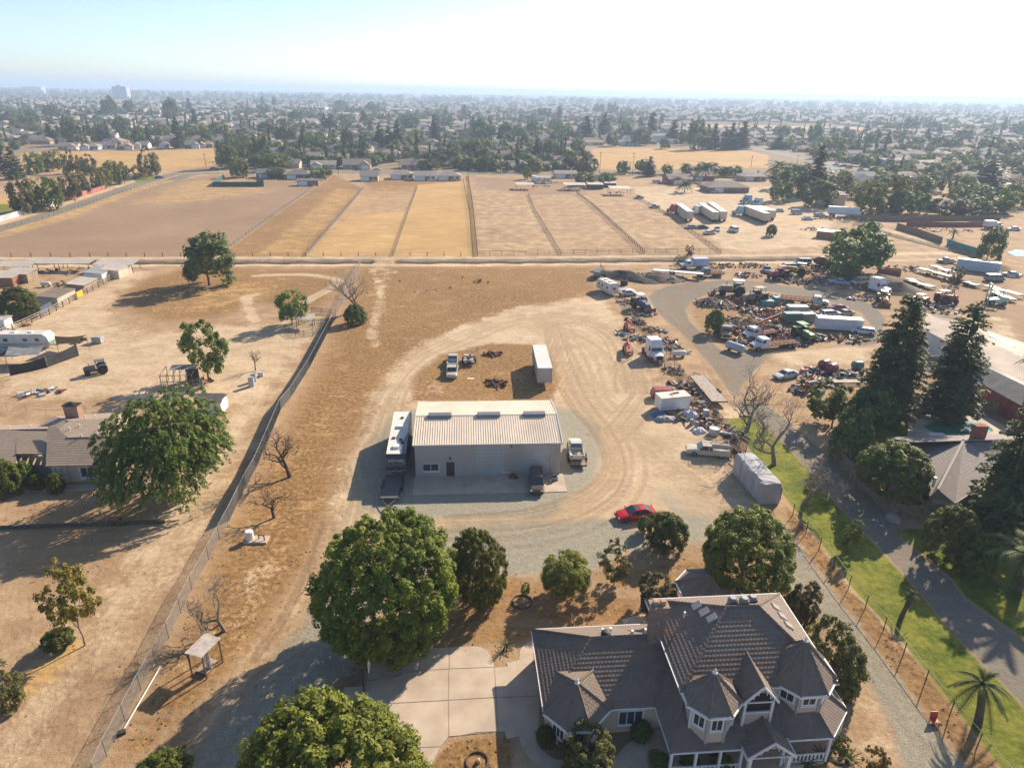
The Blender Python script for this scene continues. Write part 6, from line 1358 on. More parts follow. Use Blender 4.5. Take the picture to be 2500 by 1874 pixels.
fence_line('lawn_fence','dark post fence with a pale top rail along the lawn strip',[T('C3',2010,560),T('C4',105,950),T('C4',325,1240),T('D4',690,120),T('D4',990,480),T('D4',1345,940),T('D4',1560,1215),T('D4',2050,1810)],3.4,1.75,.045,(),.035,M('dark_post',(.03,.028,.026),.7,0,.1))
lf=fence_line('lawn_fence_rail','pale yellow pipe rail along the top of the lawn fence',[T('C3',2010,560),T('C4',105,950),T('C4',325,1240),T('D4',690,120),T('D4',990,480),T('D4',1345,940),T('D4',1560,1215),T('D4',2050,1810)],100,.2,.01,(1.76,),.03,M('pale_pipe',(.55,.46,.33),.6))
fence_line('canal_fence','rusty pipe rail fence along the far bank of the ditch',sl_((1166,624.5),(1370,621.5),(1572,618.5),(1760,618)),3.6,1.5,.06,(.5,1.0,1.45),.045,RUST())
fence_line('canal_post_row','uneven old posts along the far bank of the ditch',sl_((-20,627.5),(220,626.5),(530,626.5),(747,625.5),(960,625),(1166,624.8)),5.2,1.25,.09,(),.03,DKWOOD(),square=True)
for lb,q_ in(('dark wire fence between the grey field and the brown strip',((811,427),(681,517),(530,627))),('wire fence between the brown strip and the pale gold strip',((888,460),(846,511),(747,625))),('wire fence between the two gold strips',((1019,458),(998,516),(960,625))),('wire fence between the two pale tan paddocks',((1290,475),(1304,511),(1370,622)))):
 fence_line('field_fence',lb,sl_(*q_),4.5,1.2,.06,(.5,1.0),.02,DKWOOD(),group='wire fences between the dry fields',mesh_mat=CL)
fence_line('field_fence','heavy dark double fence at the right of the brightest gold strip',sl_((1143,429),(1156,519),(1166,625)),2.6,1.5,.09,(.4,.8,1.2),.05,DKWOOD(),mesh_mat=CL)
fence_line('field_fence','second dark fence just left of the heavy one by the gold strip',sl_((1131,440),(1146,519),(1155,624)),3.0,1.3,.07,(.5,1.1),.03,DKWOOD())
fence_line('field_fence','sturdy dark post fence between the two right tan paddocks',sl_((1408,474),(1443,500),(1572,619)),2.3,1.5,.1,(.7,1.3),.035,DKWOOD(),square=True)
fence_line('field_fence','low wire fence between the tan paddock and the truck yard',sl_((1558,485),(1641,531),(1760,619)),4.5,1.1,.06,(.5,1.0),.025,DKWOOD(),mesh_mat=CL)
fence_line('road_fence','straggling wire fence between the asphalt road and the grey field',sl_((-40,570),(120,530),(300,470),(400,446),(430,437)),3.5,1.0,.06,(.8,),.015,DKWOOD())
# left neighbour
shingle=tile_material('tan_shingle',(.27,.20,.145),(.38,.29,.215),.35,.06);greysh=tile_material('grey_shingle',(.19,.155,.135),(.29,.245,.215),.35,.06)
stucco=M('pale_stucco',(.55,.46,.36),.9,0,.06,.5)
c1=lambda x,y,z=0:T('C1',x,y,z)
ze,zt=2.7,4.5
ranch=thing('ranch_house','low ranch house with broad tan shingle roof beside the weeping tree','house',(0,0,0))
def poly_roof(parent,polys,mat,name='roof',course=.4):
 q=MB()
 for p in polys:roof_plane(q,p,course,.018)
 return q.build(name,mat,parent)
rf=poly_roof(ranch,[[c1(-400,655,ze),c1(140,655,ze),c1(140,352,zt),c1(-400,352,zt)],[c1(140,556,3.3),c1(432,556,3.3),c1(432,350,zt),c1(140,352,zt)],[c1(395,662,ze),c1(1000,650,ze),c1(1000,405,zt),c1(580,415,zt),c1(505,350,zt),c1(432,350,zt)],[c1(580,415,zt),c1(1000,405,zt),c1(1010,240,zt+.1),c1(590,275,zt+.1),c1(505,350,zt)],[c1(330,318,ze+.6),c1(505,350,zt),c1(590,275,zt+.1),c1(470,232,ze+.6)],[c1(1010,200,ze),c1(430,230,ze),c1(590,275,zt+.1),c1(1010,240,zt+.1)],[c1(420,300,ze),c1(-400,325,ze),c1(-400,352,zt),c1(505,350,zt)],[c1(1000,650,ze),c1(1150,430,ze),c1(1000,405,zt)],[c1(1150,430,ze),c1(1120,200,ze),c1(1010,240,zt+.1),c1(1000,405,zt)]],shingle)
q=MB();trim(q,[c1(395,662,ze),c1(1000,650,ze)],.12,.25);trim(q,[c1(-400,655,ze),c1(140,655,ze)],.12,.25);trim(q,[c1(140,556,3.3),c1(432,556,3.3)],.12,.2);q.build('fascia',M('brown_fascia',(.36,.24,.15),.8),rf)
q=MB();q.prism([c1(-400,640,ze)[:2],c1(150,640,ze)[:2],c1(150,580,2.7)[:2],c1(430,580,2.7)[:2],c1(430,640,ze)[:2],c1(980,630,ze)[:2],c1(1100,440,ze)[:2],c1(1080,220,ze)[:2],c1(440,250,ze)[:2],c1(420,320,ze)[:2],c1(-400,340,ze)[:2]],0,ze+.1);q.build('wall',stucco,ranch)
for k in range(4):
 a,b_=c1(200+62*k,560,3.1),c1(180+62*k-20,650,2.75);q=MB();q.tube([a,b_],.09,4);q.build('rafter',M('pergola_wood',(.42,.27,.13),.8),ranch)
for a,b_ in((470,560),(690,800),(830,870)):A_,B_=c1(a,655,ze-.3),c1(b_,652,ze-.3);window(ranch,A_[:2],B_[:2],.8,2.2,out=.25,bars=1)
q=MB();cc=c1(640,225,4.0);q.box(cc.x-.95,cc.x+.95,cc.y-.5,cc.y+.5,2.4,5.6);ch_=q.build('chimney',M('tan_brick',(.34,.21,.15),.9,0,.2,5,bump=.5),ranch);q=MB();q.box(cc.x-1.05,cc.x+1.05,cc.y-.6,cc.y+.6,5.6,5.75);q.lathe([(.3,0),(.3,.2),(.42,.2),(.1,.4),(0,.4)],(cc.x,cc.y,5.75),10);q.build('chimney_cap',DARKM(),ch_)
for x,y,z in((600,345,4.6),(685,320,4.6),(855,345,4.6),(835,385,4.6),(730,240,4.4),(820,237,4.4),(700,405,4.55),(265,325,3.6),(85,335,3.6)):q=MB();p=c1(x,y,z);q.cyl(p-Vector((0,0,.3)),p+Vector((0,0,.35)),.09,n=7);q.build('vent_pipe',WHITE(),rf)
rw=bpy.data.objects.new('garden_path',None);C.objects.link(rw);rw['kind']='structure'
ribbon(rw,[c1(-100,865),c1(300,855),c1(700,845),c1(1000,840),c1(1400,800)],1.4,seg=3);panel_sheet(rw,shrink(ccw([c1(1620,690),c1(1820,680),c1(1740,810),c1(1560,730)])))
kb=thing('timber_edging','low timber edging across the bare front yard of the ranch house','edging',(0,0,0));q=MB();trim(q,[c1(-200,1200,.2),c1(700,1165,.2),c1(1420,1140,.2)],.2,.5);q.build('beam',DKWOOD(),kb);q=MB();q.tube([c1(1420,1140,.3),c1(1500,1135,.5),c1(1550,1125,.2)],.12,5);q.build('log',WOOD(),kb)
fence_line('pasture_fence','thin wire fence behind the ranch house chimney',[c1(-100,165),c1(400,215),c1(745,205),c1(1180,185)],3.0,1.3,.03,(1.25,.7),.015,STEEL())
def shed(label,loc,rz,w_,dp,h,rise=.4,roof=None,wall=None,open_=False,name='shed',over=.25,sides=(1,1,1,1),gable_=False):
 t=thing(name,label,'shed',loc,rz);a,b_=w_/2,dp/2;wall=wall or WOOD();roof=roof or M('dusty_tin',(.46,.40,.33),.6,.3,.12,.6,dirt=.4)
 if not open_:
  for on,(x0,x1,y0,y1)in zip(sides,((-a,a,-b_,-b_+.06),(-a,a,b_-.06,b_),(-a,-a+.06,-b_+.06,b_-.06),(a-.06,a,-b_+.06,b_-.06))):
   if on:q=MB();q.box(x0,x1,y0,y1,0,h);q.build('wall',wall,t)
 for x in(-a+.08,a-.08):
  for y in(-b_+.08,b_-.08):q=MB();q.box(x-.06,x+.06,y-.06,y+.06,0,h);q.build('post',DKWOOD(),t)
 q=MB();n=max(4,int(w_/.5))
 for i in range(n):
  x0=-a-over+(w_+2*over)*i/n;x1=x0+(w_+2*over)/n;e=.02*(i%2)
  if gable_:
   for s in(-1,1):v=[(x0,s*(b_+over),h+e),(x1,s*(b_+over),h+e),(x1,0,h+rise+e),(x0,0,h+rise+e)];q.add(v+[(p[0],p[1],p[2]-.05)for p in v],[(0,1,2,3),(7,6,5,4),(0,4,5,1),(1,5,6,2),(2,6,7,3),(3,7,4,0)])
  else:v=[(x0,-b_-over,h+e+.02),(x1,-b_-over,h+e+.02),(x1,b_+over,h+rise+e),(x0,b_+over,h+rise+e)];q.add(v+[(p[0],p[1],p[2]-.05)for p in v],[(0,1,2,3),(7,6,5,4),(0,4,5,1),(1,5,6,2),(2,6,7,3),(3,7,4,0)])
 q.build('roof',roof,t);return t
PALET=M('pale_tin',(.56,.48,.39),.6,.3,.1,.6,dirt=.3);BROWNT=M('brown_tin',(.22,.165,.12),.8,.1,.15,.6)
sh=shed('small gabled garden shed with grey roof and white striped end',c1(1840,180),R(2),3.6,2.8,2.0,.9,greysh,WHITE(),gable_=True)
B1=lambda x,y,z=0:T('B1',x,y,z)
rzf=ang(B1(0,1130),B1(1090,570))
for x,y,w_,dp,h,rm_,wl_,lb,op in((150,545,9,4,2.2,PALET,WOOD(),'leftmost tan shelter along the ditch',True),(400,520,9.5,4,2.2,PALET,WOOD(),'second pale roofed shelter along the ditch',True),(660,520,9,4,2.2,PALET,WOOD(),'third pale roofed shelter along the ditch with coops',True),(1020,530,10,4.5,2.3,PALET,WOOD(),'pale roofed shelter at the right end by the ditch',True),(60,640,6.5,5,2.2,PALET,M('brick_red_wood',(.3,.14,.08),.9),'tan roofed coop with reddish sides at the left',False),(190,615,6,4.5,2.3,PALET,WOOD(),'tan roofed coop joined to the reddish one',False)):
 shed(lb,B1(x,y+40),R(3),w_,dp,h,.5,rm_,wl_,op,'animal_shelter')
for x,y,w_,dp,h,rm_,wl_,lb in((1010,610,7,4.5,2.2,PALET,PALET,'pale pen shelter at the upper end of the rail fence'),(870,640,7,4.5,2.3,M('grey_tin',(.36,.35,.34),.6,.3,.1,.6,dirt=.3),WHITE(),'grey roofed pen shelter with white gate panels'),(720,720,6.5,4,1.7,PALET,WOOD(),'tan low pen roof by the yellow gate'),(500,840,7.5,4.5,2.2,BROWNT,M('pale_panel',(.5,.43,.34),.8),'brown roofed shed beside the rail fence'),(660,735,3.0,2.5,1.4,PALET,WOOD(),'small tan lean-to above the yellow gate')):
 shed(lb,B1(x,y),rzf,w_,dp,h,.4,rm_,wl_,False,'pen_shed')
shed('dark blue-grey camper shed with white end by the fence',B1(330,930),rzf,5.5,3.2,2.0,.3,DARKM(),M('camper_blue',(.08,.11,.16),.6),False,'camper_shed')
gt=thing('yellow_gate','bright yellow gate panel in the rail fence','gate',B1(695,800),rzf);q=MB();q.box(-1.2,1.2,-.03,.03,.2,1.7);q.build('panel',M('yellow_paint',(.62,.40,.04),.6,0,.1,1),gt);q=MB();q.box(-1.3,-1.2,-.05,.05,0,1.8);q.box(1.2,1.3,-.05,.05,0,1.8);q.build('frame',M('yellow_paint',(.62,.4,.04)),gt)
rfpts=[B1(-60,1165),B1(430,945),B1(850,710),B1(1100,570)]
fence_line('rail_fence','weathered plank rail fence along the animal sheds',rfpts,3.0,1.5,.08,(.5,1.0,1.45),.07,M('grey_rail',(.40,.31,.23),.9,0,.2,2),square=True,postmat=DKWOOD())
heap('scrap_heap','tangle of scrap and wheels below the fig tree',B1(150,1010),4.0,1.2,30,JUNK(),50,rzf,asp=1.8)
shed('white painted hut below the scrap tangle',B1(35,1060),rzf,2.6,2.4,2.2,.2,PALET,WHITE(),False,'hut')
heap('coop_clutter','clutter of hutches and tubs between the shelters',B1(620,580),4.5,.9,26,JUNK(),51,asp=2.0)
tank('white round tub on the pen grass',B1(400,705),.1,2.4,.5,(.66,.62,.55),'white_tub')
mh=travel_trailer('old white motor home with green front under mesh awnings',B1(230,1235)+Vector((0,.6,0)),R(3),9.6,2.5,3.0,(.60,.58,.52),'motor_home');q=MB();q.box(4.3,4.82,-1.2,1.2,.9,1.5);q.build('front_panel',paint((.16,.34,.25),.4),mh)
make_car('wagon',(.12,.2,.3),'blue car half hidden behind the mesh screen at the left edge',B1(-30,1290),R(40),4.6,1.8)
def screen(label,pts,col,name='mesh_screen',cat='screen',posts=True):
 t=thing(name,label,cat,(0,0,0));q=MB();n=6;rows=[[pts[0].lerp(pts[1],i/n).lerp(pts[3].lerp(pts[2],i/n),j/n)+Vector((0,0,-.25*math.sin(math.pi*i/n)*(j/n)))for j in range(n+1)]for i in range(n+1)];loft(q,rows);q.build('cloth',M('mesh_cloth_%d'%int(col[0]*200),col,.85,0,.2,1,bump=.3),t)
 if posts:
  for p in pts:q=MB();q.cyl((p.x,p.y,-.05),(p.x,p.y,max(.3,p.z)+.1),.045,n=6);q.build('pole',WOOD(),t)
 return t
screen('long black mesh screen fenced round the motor home',[B1(90,1470),B1(410,1400),B1(410,1400)+Vector((0,0,1.9)),B1(90,1470)+Vector((0,0,1.9))],(.03,.03,.032));screen('sagging black mesh screen right of the motor home',[B1(412,1397),B1(680,1300),B1(680,1300)+Vector((0,0,2.3)),B1(412,1397)+Vector((0,0,2.0))],(.045,.045,.047))
screen('grey mesh awning stretched beside the motor home',[B1(40,1300,2.3),B1(330,1290,2.3),B1(385,1210,2.4),B1(75,1220,2.4)],(.16,.165,.17),'awning','awning')
screen('slanting tan-grey sail awning on poles behind the motor home',[B1(490,1200,.9),B1(650,1190,1.4),B1(740,1120,3.4),B1(470,1130,3.4)],(.17,.15,.13),'sail_awning','awning')
heap('pallet_stack','stack of dark pallets under the sail awning',B1(680,1180),1.3,.6,8,[DKWOOD()],52,long=.3)
cr=thing('wire_crate','grey square crate of scrap on the dirt near the awning','crate',B1(850,1185));q=MB();q.box(-.9,.9,-.7,.7,.1,1.3);q.build('bin',M('grey_bin',(.36,.34,.31),.8,0,.2,2),cr);q=MB();q.box(-1,1,-.8,.8,0,.1);q.build('pallet',WOOD(),cr)
fr=thing('frame_shed','skeletal wooden shed with a torn roof sheet','shed',B1(1560,1540),R(8));W_,D_,H_=5.0,3.4,2.6
for i in range(6):
 for y in(-D_/2,D_/2):q=MB();x=-W_/2+W_*i/5;q.cyl((x,y,0),(x,y,H_-(.35 if y<0 else 0)),.07,n=5);q.build('post',WOOD(),fr)
 q=MB();q.cyl((x,-D_/2-.2,H_-.38),(x,D_/2+.2,H_+.03),.06,n=4);q.build('rafter',WOOD(),fr)
for z in(1.1,H_-.4):
 q=MB();q.cyl((-W_/2,-D_/2,z),(W_/2,-D_/2,z),.06,n=4);q.build('beam',WOOD(),fr)
q=MB();q.add([(-W_/2+.9,.1,H_-.1),(W_/2+.1,.1,H_-.1),(W_/2,D_/2+.2,H_+.12),(-W_/2+1.0,D_/2+.2,H_+.12)],[(0,1,2,3)]);q.build('roof_sheet',M('blue_grey_sheet',(.24,.24,.24),.7,0,.15,1),fr);q=MB();q.box(.5,W_/2+.05,D_/2-.1,D_/2,0,2.0);q.build('wall',DKWOOD(),fr)
heap('scrap_heap','tyres and scrap beside the skeletal shed',B1(1730,1520),1.8,.5,16,JUNK(),53)
farm_tractor('small old tractor alone on the dirt lot',B1(845,1450),R(215),(.12,.12,.12),1.0)
for lb,x,y,s in(('tall galvanised water tank at the lane edge',2170,1560,1.0),('second galvanised tank just behind the first',2190,1520,.9)):drum(lb,B1(x,y),(.42,.43,.44),1.7*s,.5*s,'galvanised_tank')
drum('short grey drum lying near the dead snag',T('B2',45,1475),(.5,.5,.5),.8,.5)
heap('feed_trough','white trough and hay feeders by the pasture fence',B1(240,1640),1.2,.7,7,[WHITE(),M('faded_red',(.26,.06,.04)),WOOD()],54,cat='trough');heap('scrap_row','low row of scrap and a dark grill on the pale track',B1(430,1620),1.8,.5,14,JUNK(),55)
ss=shed('small open shelter with a pale tin roof by the slatted fence',T('B2',430,1050),R(8),3.4,2.6,2.1,.3,PALET,WOOD(),True,'shade_shelter')
fence_line('wire_pen','wire livestock pen round the small tin shelter',[T('B2',250,1075),T('B2',340,1140),T('B2',560,1110),T('B2',650,940),T('B2',480,930)],2.0,1.3,.05,(.6,1.2),.025,DKWOOD(),mesh_mat=CL)
fs=thing('feeder_shelter','tall leaning shelter with a grey board roof in the weedy strip','shelter',T('D1',1790,800),R(-18));D1=lambda x,y,z=0:T('D1',x,y,z)
for x in(-.75,.75):
 for y in(-1.0,1.0):q=MB();q.box(x-.05,x+.05,y-.05,y+.05,0,2.5);q.build('post',DKWOOD(),fs)
for i in range(6):q=MB();q.cbox((-.72+.29*i,0,2.55+.03*(i%2)),(.28,2.4,.05),0,ry=.06);q.build('roof_board',M('grey_roof_board',(.42,.36,.31),.85,0,.15,2,bump=.3),fs)
for i in range(4):q=MB();q.box(.1+.14*i,.2+.14*i,-.2,-.12,.3,2.2);q.build('slat',M('grey_roof_board',(.42,.36,.31)),fs)
q=MB();q.box(-.5,.6,-.8,.8,.25,.35);q.build('shelf',WOOD(),fs)
pl=thing('white_pole','long white pole lying beside the chain-link fence','pole',(0,0,0));q=MB();q.cyl(D1(1380,785,.1),D1(1062,1330,.1),.06,n=6);q.build('shaft',WHITE(),pl);q=MB();q.cbox(D1(1045,1350,.12),(.6,.4,.2),.5);q.build('bracket',DARKM(),pl)
wc=thing('well_head','white well tank on a concrete slab with a rusty pipe','well',c1(2170,1300),R(2));q=MB();q.box(-.7,1.8,-.7,.6,0,.22);q.build('slab',CONC(),wc);q=MB();q.lathe([(0,.22),(.45,.22),(.45,1.15),(.38,1.25),(0,1.25)],(-.2,0,0),14);q.build('tank',WHITE(),wc);q=MB();q.tube([(.8,0,.2),(.8,0,.7),(1.4,-.1,.7),(1.5,-.3,.2)],.07,6);q.build('pipe',RUST(),wc)
bh=thing('basketball_hoop','basketball hoop on a dark pole at the edge of the concrete drive','hoop',T('D2',930,1010));h0=bh.location;q=MB();q.cyl((0,0,0),(0,0,2.6),.07,n=8);q.tube([(0,0,2.5),(.5,.35,3.0)],.05,6);q.build('pole',DARKM(),bh);q=MB();q.cbox((.6,.4,3.15),(.06,1.7,1.1),R(4));q.build('backboard',WHITE(),bh);q=MB();n=14;q.tube([(1.0+.25*math.cos(TAU*i/n),.4+.25*math.sin(TAU*i/n),2.85)for i in range(n+1)],.025,5);q.build('rim',M('rim_orange',(.5,.15,.03),.5),bh)
pad=thing('utility_pad','small square concrete pad beside the hoop','pad',T('D2',850,1020),R(4));q=MB();q.box(-.9,.9,-.65,.65,0,.12);q.build('slab',CONC(),pad)
for lb,p,r_ in(('dark ring of edging round a stone in the brown bed',T('D2',1905,1605),.75),('round edging ring with a dead stump by the white pipe',d(1128,1300),.9),('ring bed round the sapling by the right porch',d(1815,1632),.7)):t=thing('ring_bed',lb,'edging',p);q=MB();q.lathe([(r_,0),(r_+.02,.14),(r_+.12,.14),(r_+.14,0)],n=20);q.build('ring',DKWOOD(),t);q=MB();q.lathe([(.0,.35),(.15,.3),(.2,0)],(.1,0,0),7);q.build('stone',CONC(),t)
t=thing('red_chair','small red plastic object at the gravel lane edge','chair',T('D4',1430,1270));q=MB();q.box(-.3,.3,-.3,.3,.25,.35);q.cbox((0,.28,.6),(.6,.06,.6),0,rx=-.2);q.build('shell',paint((.5,.06,.03),.5),t);q=MB();[q.cyl((x,y,0),(x*.9,y*.9,.25),.03,n=5)for x in(-.25,.25)for y in(-.25,.25)];q.build('leg',DARKM(),t)
# right neighbour: house, fence, pool, long shed, barn
C4=lambda x,y,z=0:T('C4',x,y,z)
nh=thing('grey_roof_house','grey shingled house inside the wooden fence with a red brick chimney','house',(0,0,0));ze,zr=2.8,4.9
R0,R1,Q0,Q1=C4(1685,440,zr),C4(1465,862,zr),C4(1255,455,zr),C4(2300,425,zr);eL0,eL1,eR1,eR0=C4(1100,480,ze),C4(1395,925,ze),C4(1612,985,ze),C4(2060,700,ze);w2=(Q1-Q0).normalized();n2=Vector((-w2.y,w2.x,0))*5.4;dn=Vector((0,0,ze-zr))
rf=poly_roof(nh,[[eL0,eL1,R0],[eL1,R1,R0],[eL0,Q0,R0],[eR1,eR0,R0],[eR1,R0,R1],[eL1,eR1,R1],[eR0,Q1-n2+dn,Q1,R0],[Q1+n2+dn,Q0+n2+dn,Q0,Q1],[Q0+n2+dn,eL0,Q0]],greysh)
q=MB();trim(q,[Q0+Vector((0,0,.06)),Q1+Vector((0,0,.06))],.3,.1);trim(q,[R0+Vector((0,0,.06)),R1+Vector((0,0,.06))],.3,.1);q.build('ridge_cap',greysh,rf);q=MB();trim(q,[eL0,eL1,eR1,eR0],.12,.22);q.build('fascia',M('grey_fascia',(.25,.22,.2),.8),rf)
cN=(R0+eL1+eR0)/3;q=MB();q.prism(ccw([((p*.9+cN*.1).x,(p*.9+cN*.1).y)for p in(eL0,eL1,eR1,eR0,Q1-n2,Q1+n2,Q0+n2)]),0,ze);q.build('wall',stucco,nh)
cc=C4(1800,425,4.6);q=MB();q.box(cc.x-.8,cc.x+.8,cc.y-.4,cc.y+.4,3,6.6);ch_=q.build('chimney',M('red_brick',(.30,.10,.07),.9,0,.2,5,bump=.5),nh)
cc=C4(1430,800,4.2);q=MB();q.cyl(cc-Vector((0,0,.6)),cc+Vector((0,0,.7)),.16,n=8);q.build('vent_pipe',WHITE(),rf)
def plank_fence(label,pts,h=1.9,col=None,name='plank_fence',bay=2.4):
 pts=[Vector((p[0],p[1],0))for p in pts];o0=pts[0];t=thing(name,label,'fence',o0);mt=col or M('brown_fence_board',(.22,.165,.105),.9,0,.2,2,bump=.3)
 for a,b_ in zip(pts[:-1],pts[1:]):
  L_=(b_-a).length;n=max(1,round(L_/bay));e=(b_-a).normalized();nr=e.cross(Vector((0,0,1)))
  for i in range(n):
   p0,p1=a.lerp(b_,i/n)-o0,a.lerp(b_,(i+1)/n)-o0;q=MB();m_=max(2,int((p1-p0).length/.15));rr_=random.Random(i)
   for k in range(m_):
    c0,c1_=p0.lerp(p1,(k+.06)/m_),p0.lerp(p1,(k+.94)/m_);hh=h+rr_.uniform(-.03,.03);oo=nr*(.02 if k%2 else .028);v=[c0+oo,c1_+oo,c1_-oo,c0-oo];q.add([(x.x,x.y,0)for x in v]+[(x.x,x.y,hh)for x in v],[(4,5,6,7),(0,1,5,4),(1,2,6,5),(2,3,7,6),(3,0,4,7)])
   w_=q.build('board_bay',mt,t);w_['kind']='stuff';q=MB();q.box(p0.x-.07,p0.x+.07,p0.y-.07,p0.y+.07,0,h+.08);q.build('post',mt,t)
  for z in(.4,h-.35):q=MB();trim(q,[a-o0+nr*.06+Vector((0,0,z)),b_-o0+nr*.06+Vector((0,0,z))],.05,.09);q.build('rail',mt,t)
 return t
plank_fence('brown board fence along the right drive round the grey roofed house',[C4(640,400),C4(590,610),C4(760,805),C4(960,995),C4(1108,1105),C4(1360,1120),C4(1640,1100)])
plank_fence('dark board fence behind the swimming pool',[C4(1250,130),C4(1500,150),C4(1700,165),C4(1930,200),C4(2205,260)],1.9)
pool=[C4(*p)for p in((1335,320),(1420,290),(1560,272),(1700,272),(1850,300),(1935,350),(1900,380),(1760,385),(1560,390),(1400,360))];pdk=[C4(*p)for p in((1210,260),(1300,220),(1560,230),(1700,225),(1900,250),(2030,310),(2080,400),(1980,430),(1260,450),(1200,400))]
t=bpy.data.objects.new('pool_deck',None);C.objects.link(t);t['kind']='structure';panel_sheet(t,ccw(pdk),.06,name='deck_slab')
wt=MB();wt.prism([(p[0],p[1])for p in ccw(smooth([p[:2]for p in pool]+[pool[0][:2]],4)[:-1])],.02,.075);struct(wt.build('water',M('green_pool_water',(.03,.21,.125),.06,0,.2,.5,spec=.8)))
t=thing('patio_table','white patio table on the pool deck','table',C4(1445,430));q=MB();q.box(-1.2,1.2,-.6,.6,.7,.78);q.build('top',WHITE(),t);[MB().box(x-.05,x+.05,y-.05,y+.05,0,.7).build('leg',WHITE(),t)for x in(-1,1)for y in(-.5,.5)]
for k,(x,y)in enumerate(((1090,1130),(1065,1110))):t=thing('boulder',('pale boulder at the fence corner by the drive','dark boulder behind the pale one at the fence corner')[k],'boulder',C4(x,y));q=MB();q.lathe([(0,.7),(.4,.6),(.65,.3),(.7,0)],n=8);q.build('rock',M('boulder_stone',(.33,.29,.25),.9,0,.2,1,bump=.6),t)
B4=lambda x,y,z=0:T('B4',x,y,z)
lsd=thing('long_shed','long tan metal shed behind the redwoods','shed',(0,0,0));z1=4.2
def tin_roof(parent,a,b_,c_,dd_,mat,n,th=.06,name='roof'):
 q=MB()
 for i in range(n):
  p=[a.lerp(b_,i/n),a.lerp(b_,(i+.86)/n),dd_.lerp(c_,(i+.86)/n),dd_.lerp(c_,i/n)];r0=[a.lerp(b_,(i+.86)/n),a.lerp(b_,(i+1)/n),dd_.lerp(c_,(i+1)/n),dd_.lerp(c_,(i+.86)/n)]
  for pp,e in((p,0),(r0,.05)):pp=[x+Vector((0,0,e))for x in pp];q.add(pp+[x-Vector((0,0,th))for x in pp],[(0,1,2,3),(7,6,5,4),(0,4,5,1),(1,5,6,2),(2,6,7,3),(3,7,4,0)])
 return q.build(name,mat,parent)
tanr=M('tan_shed_roof',(.56,.46,.36),.85,0,.1,.3,dirt=.3)
r0,r1,r2,r3=B4(1325,1060,z1),B4(2240,1560,z1),B4(2240,1330,z1+.9),B4(1370,935,z1+.9);tin_roof(lsd,r0,r1,r2,r3,tanr,60);r4,r5=B4(1560,965,z1),B4(2240,1200,z1);tin_roof(lsd,r3,r2,r5,r4,tanr,60,name='rear_roof')
q=MB();q.prism(ccw([B4(1345,1062,z1)[:2],B4(2240,1545,z1)[:2],B4(2240,1215,z1)[:2],B4(1560,975,z1)[:2],B4(1400,945,z1)[:2]]),0,z1-.05);q.build('wall',M('white_shed_wall',(.5,.5,.5),.6,0,.06,.5),lsd)
t=thing('sky_strip','white sheet-metal strip lying on the long tan shed','sheet',(0,0,0));q=MB();trim(q,[B4(1930,1125,z1+.6),B4(2110,1220,z1+.6)],1.2,.1);q.build('panel',WHITE(),t)
barn=thing('red_barn','red barn with grey plank roof at the right edge','barn',(0,0,0));a,b_,c_,dd_=B4(1850,1545,3.2),B4(2240,1760,3.2),B4(2240,1570,4.8),B4(1890,1400,4.8);tin_roof(barn,a,b_,c_,dd_,M('grey_barn_roof',(.22,.205,.195),.7,.1,.15,.6),34);e1,e2=B4(1990,1380,3.2),B4(2240,1490,3.2);tin_roof(barn,dd_,c_,e2,e1,M('grey_barn_roof',(.22,.205,.195)),34,name='rear_roof')
q=MB();q.prism(ccw([(a.x,a.y),(b_.x,b_.y),(e2.x,e2.y),(e1.x,e1.y)]),0,3.15);q.build('wall',M('barn_red',(.26,.05,.035),.8,0,.15,.8,dirt=.3),barn)
# the scrapyard
for k,(x,y,R_,lb)in enumerate(((1000,850,1.8,'implements along the fence below the pale car'),(1060,1010,1.6,'boards along the fence above the orange lifts'),(1230,1090,2.0,'dark steel along the fence behind the orange lifts'),(1350,1190,2.2,'pipes and tins beyond the fence near the white semi'),(1400,1250,1.8,'weedy scrap behind the white propane tank'),(1350,1420,1.8,'pale branches heaped in front of the white semi'),(1470,1560,1.8,'scrap along the fence above the plank trailer'),(1560,1620,1.6,'oddments along the fence beside the plank trailer'))):heap('fence_junk',lb,T('B3',x,y),R_,.6,20,JUNK()if k!=5 else[WOOD()],170+k,R(-52),asp=1.7,long=.8)
S=lambda x,y,z=0:ground_at(1700+x*.21718,600+y*.21718,z)
RZ=lambda a,b_:ang(S(*a),S(*b_))
def mid(a,b_):return(S(*a)+S(*b_))/2
flatbed_truck('white flatbed truck with a rusty stake deck at the scrap heap edge',mid((580,1200),(1180,1130))+Vector((0,.8,0)),RZ((1180,1140),(580,1200)),(.62,.64,.64),10.5)
ct=flatbed_truck('white cab crane truck with an orange boom among the scrap',mid((560,1090),(900,1010))+Vector((0,1.2,0)),RZ((900,1040),(520,1100)),(.6,.6,.58),8.5,RUST(),name='crane_truck');q=MB();q.tube([(.2,0,1.0),(.3,0,3.6)],.3,6);q.tube([(.3,0,3.5),(-5.5,-.6,4.4)],.2,4);q.tube([(.3,.9,.2),(.3,.9,3.2)],.15,5);q.build('boom',paint((.45,.11,.03),.6,.4),ct)
flatbed_truck('old tan army truck at the left tip of the scrap heap',S(330,1040)+Vector((.5,2,0)),RZ((330,900),(340,1050)),(.33,.22,.14),7.0,name='old_truck')
tank('pale blue-grey cylindrical tank lying in front of the white truck',S(430,1190),R(-55),4.2,.8,(.40,.42,.45),'steel_tank')
bt=box_trailer('long white box trailer in the scrap island',mid((1375,950),(1850,985))+Vector((0,1.2,0)),RZ((1375,955),(1850,985)),9.2,2.4,2.8,(.66,.66,.66),floor=.4,ribs=False,wheels=False,name='white_box_trailer')
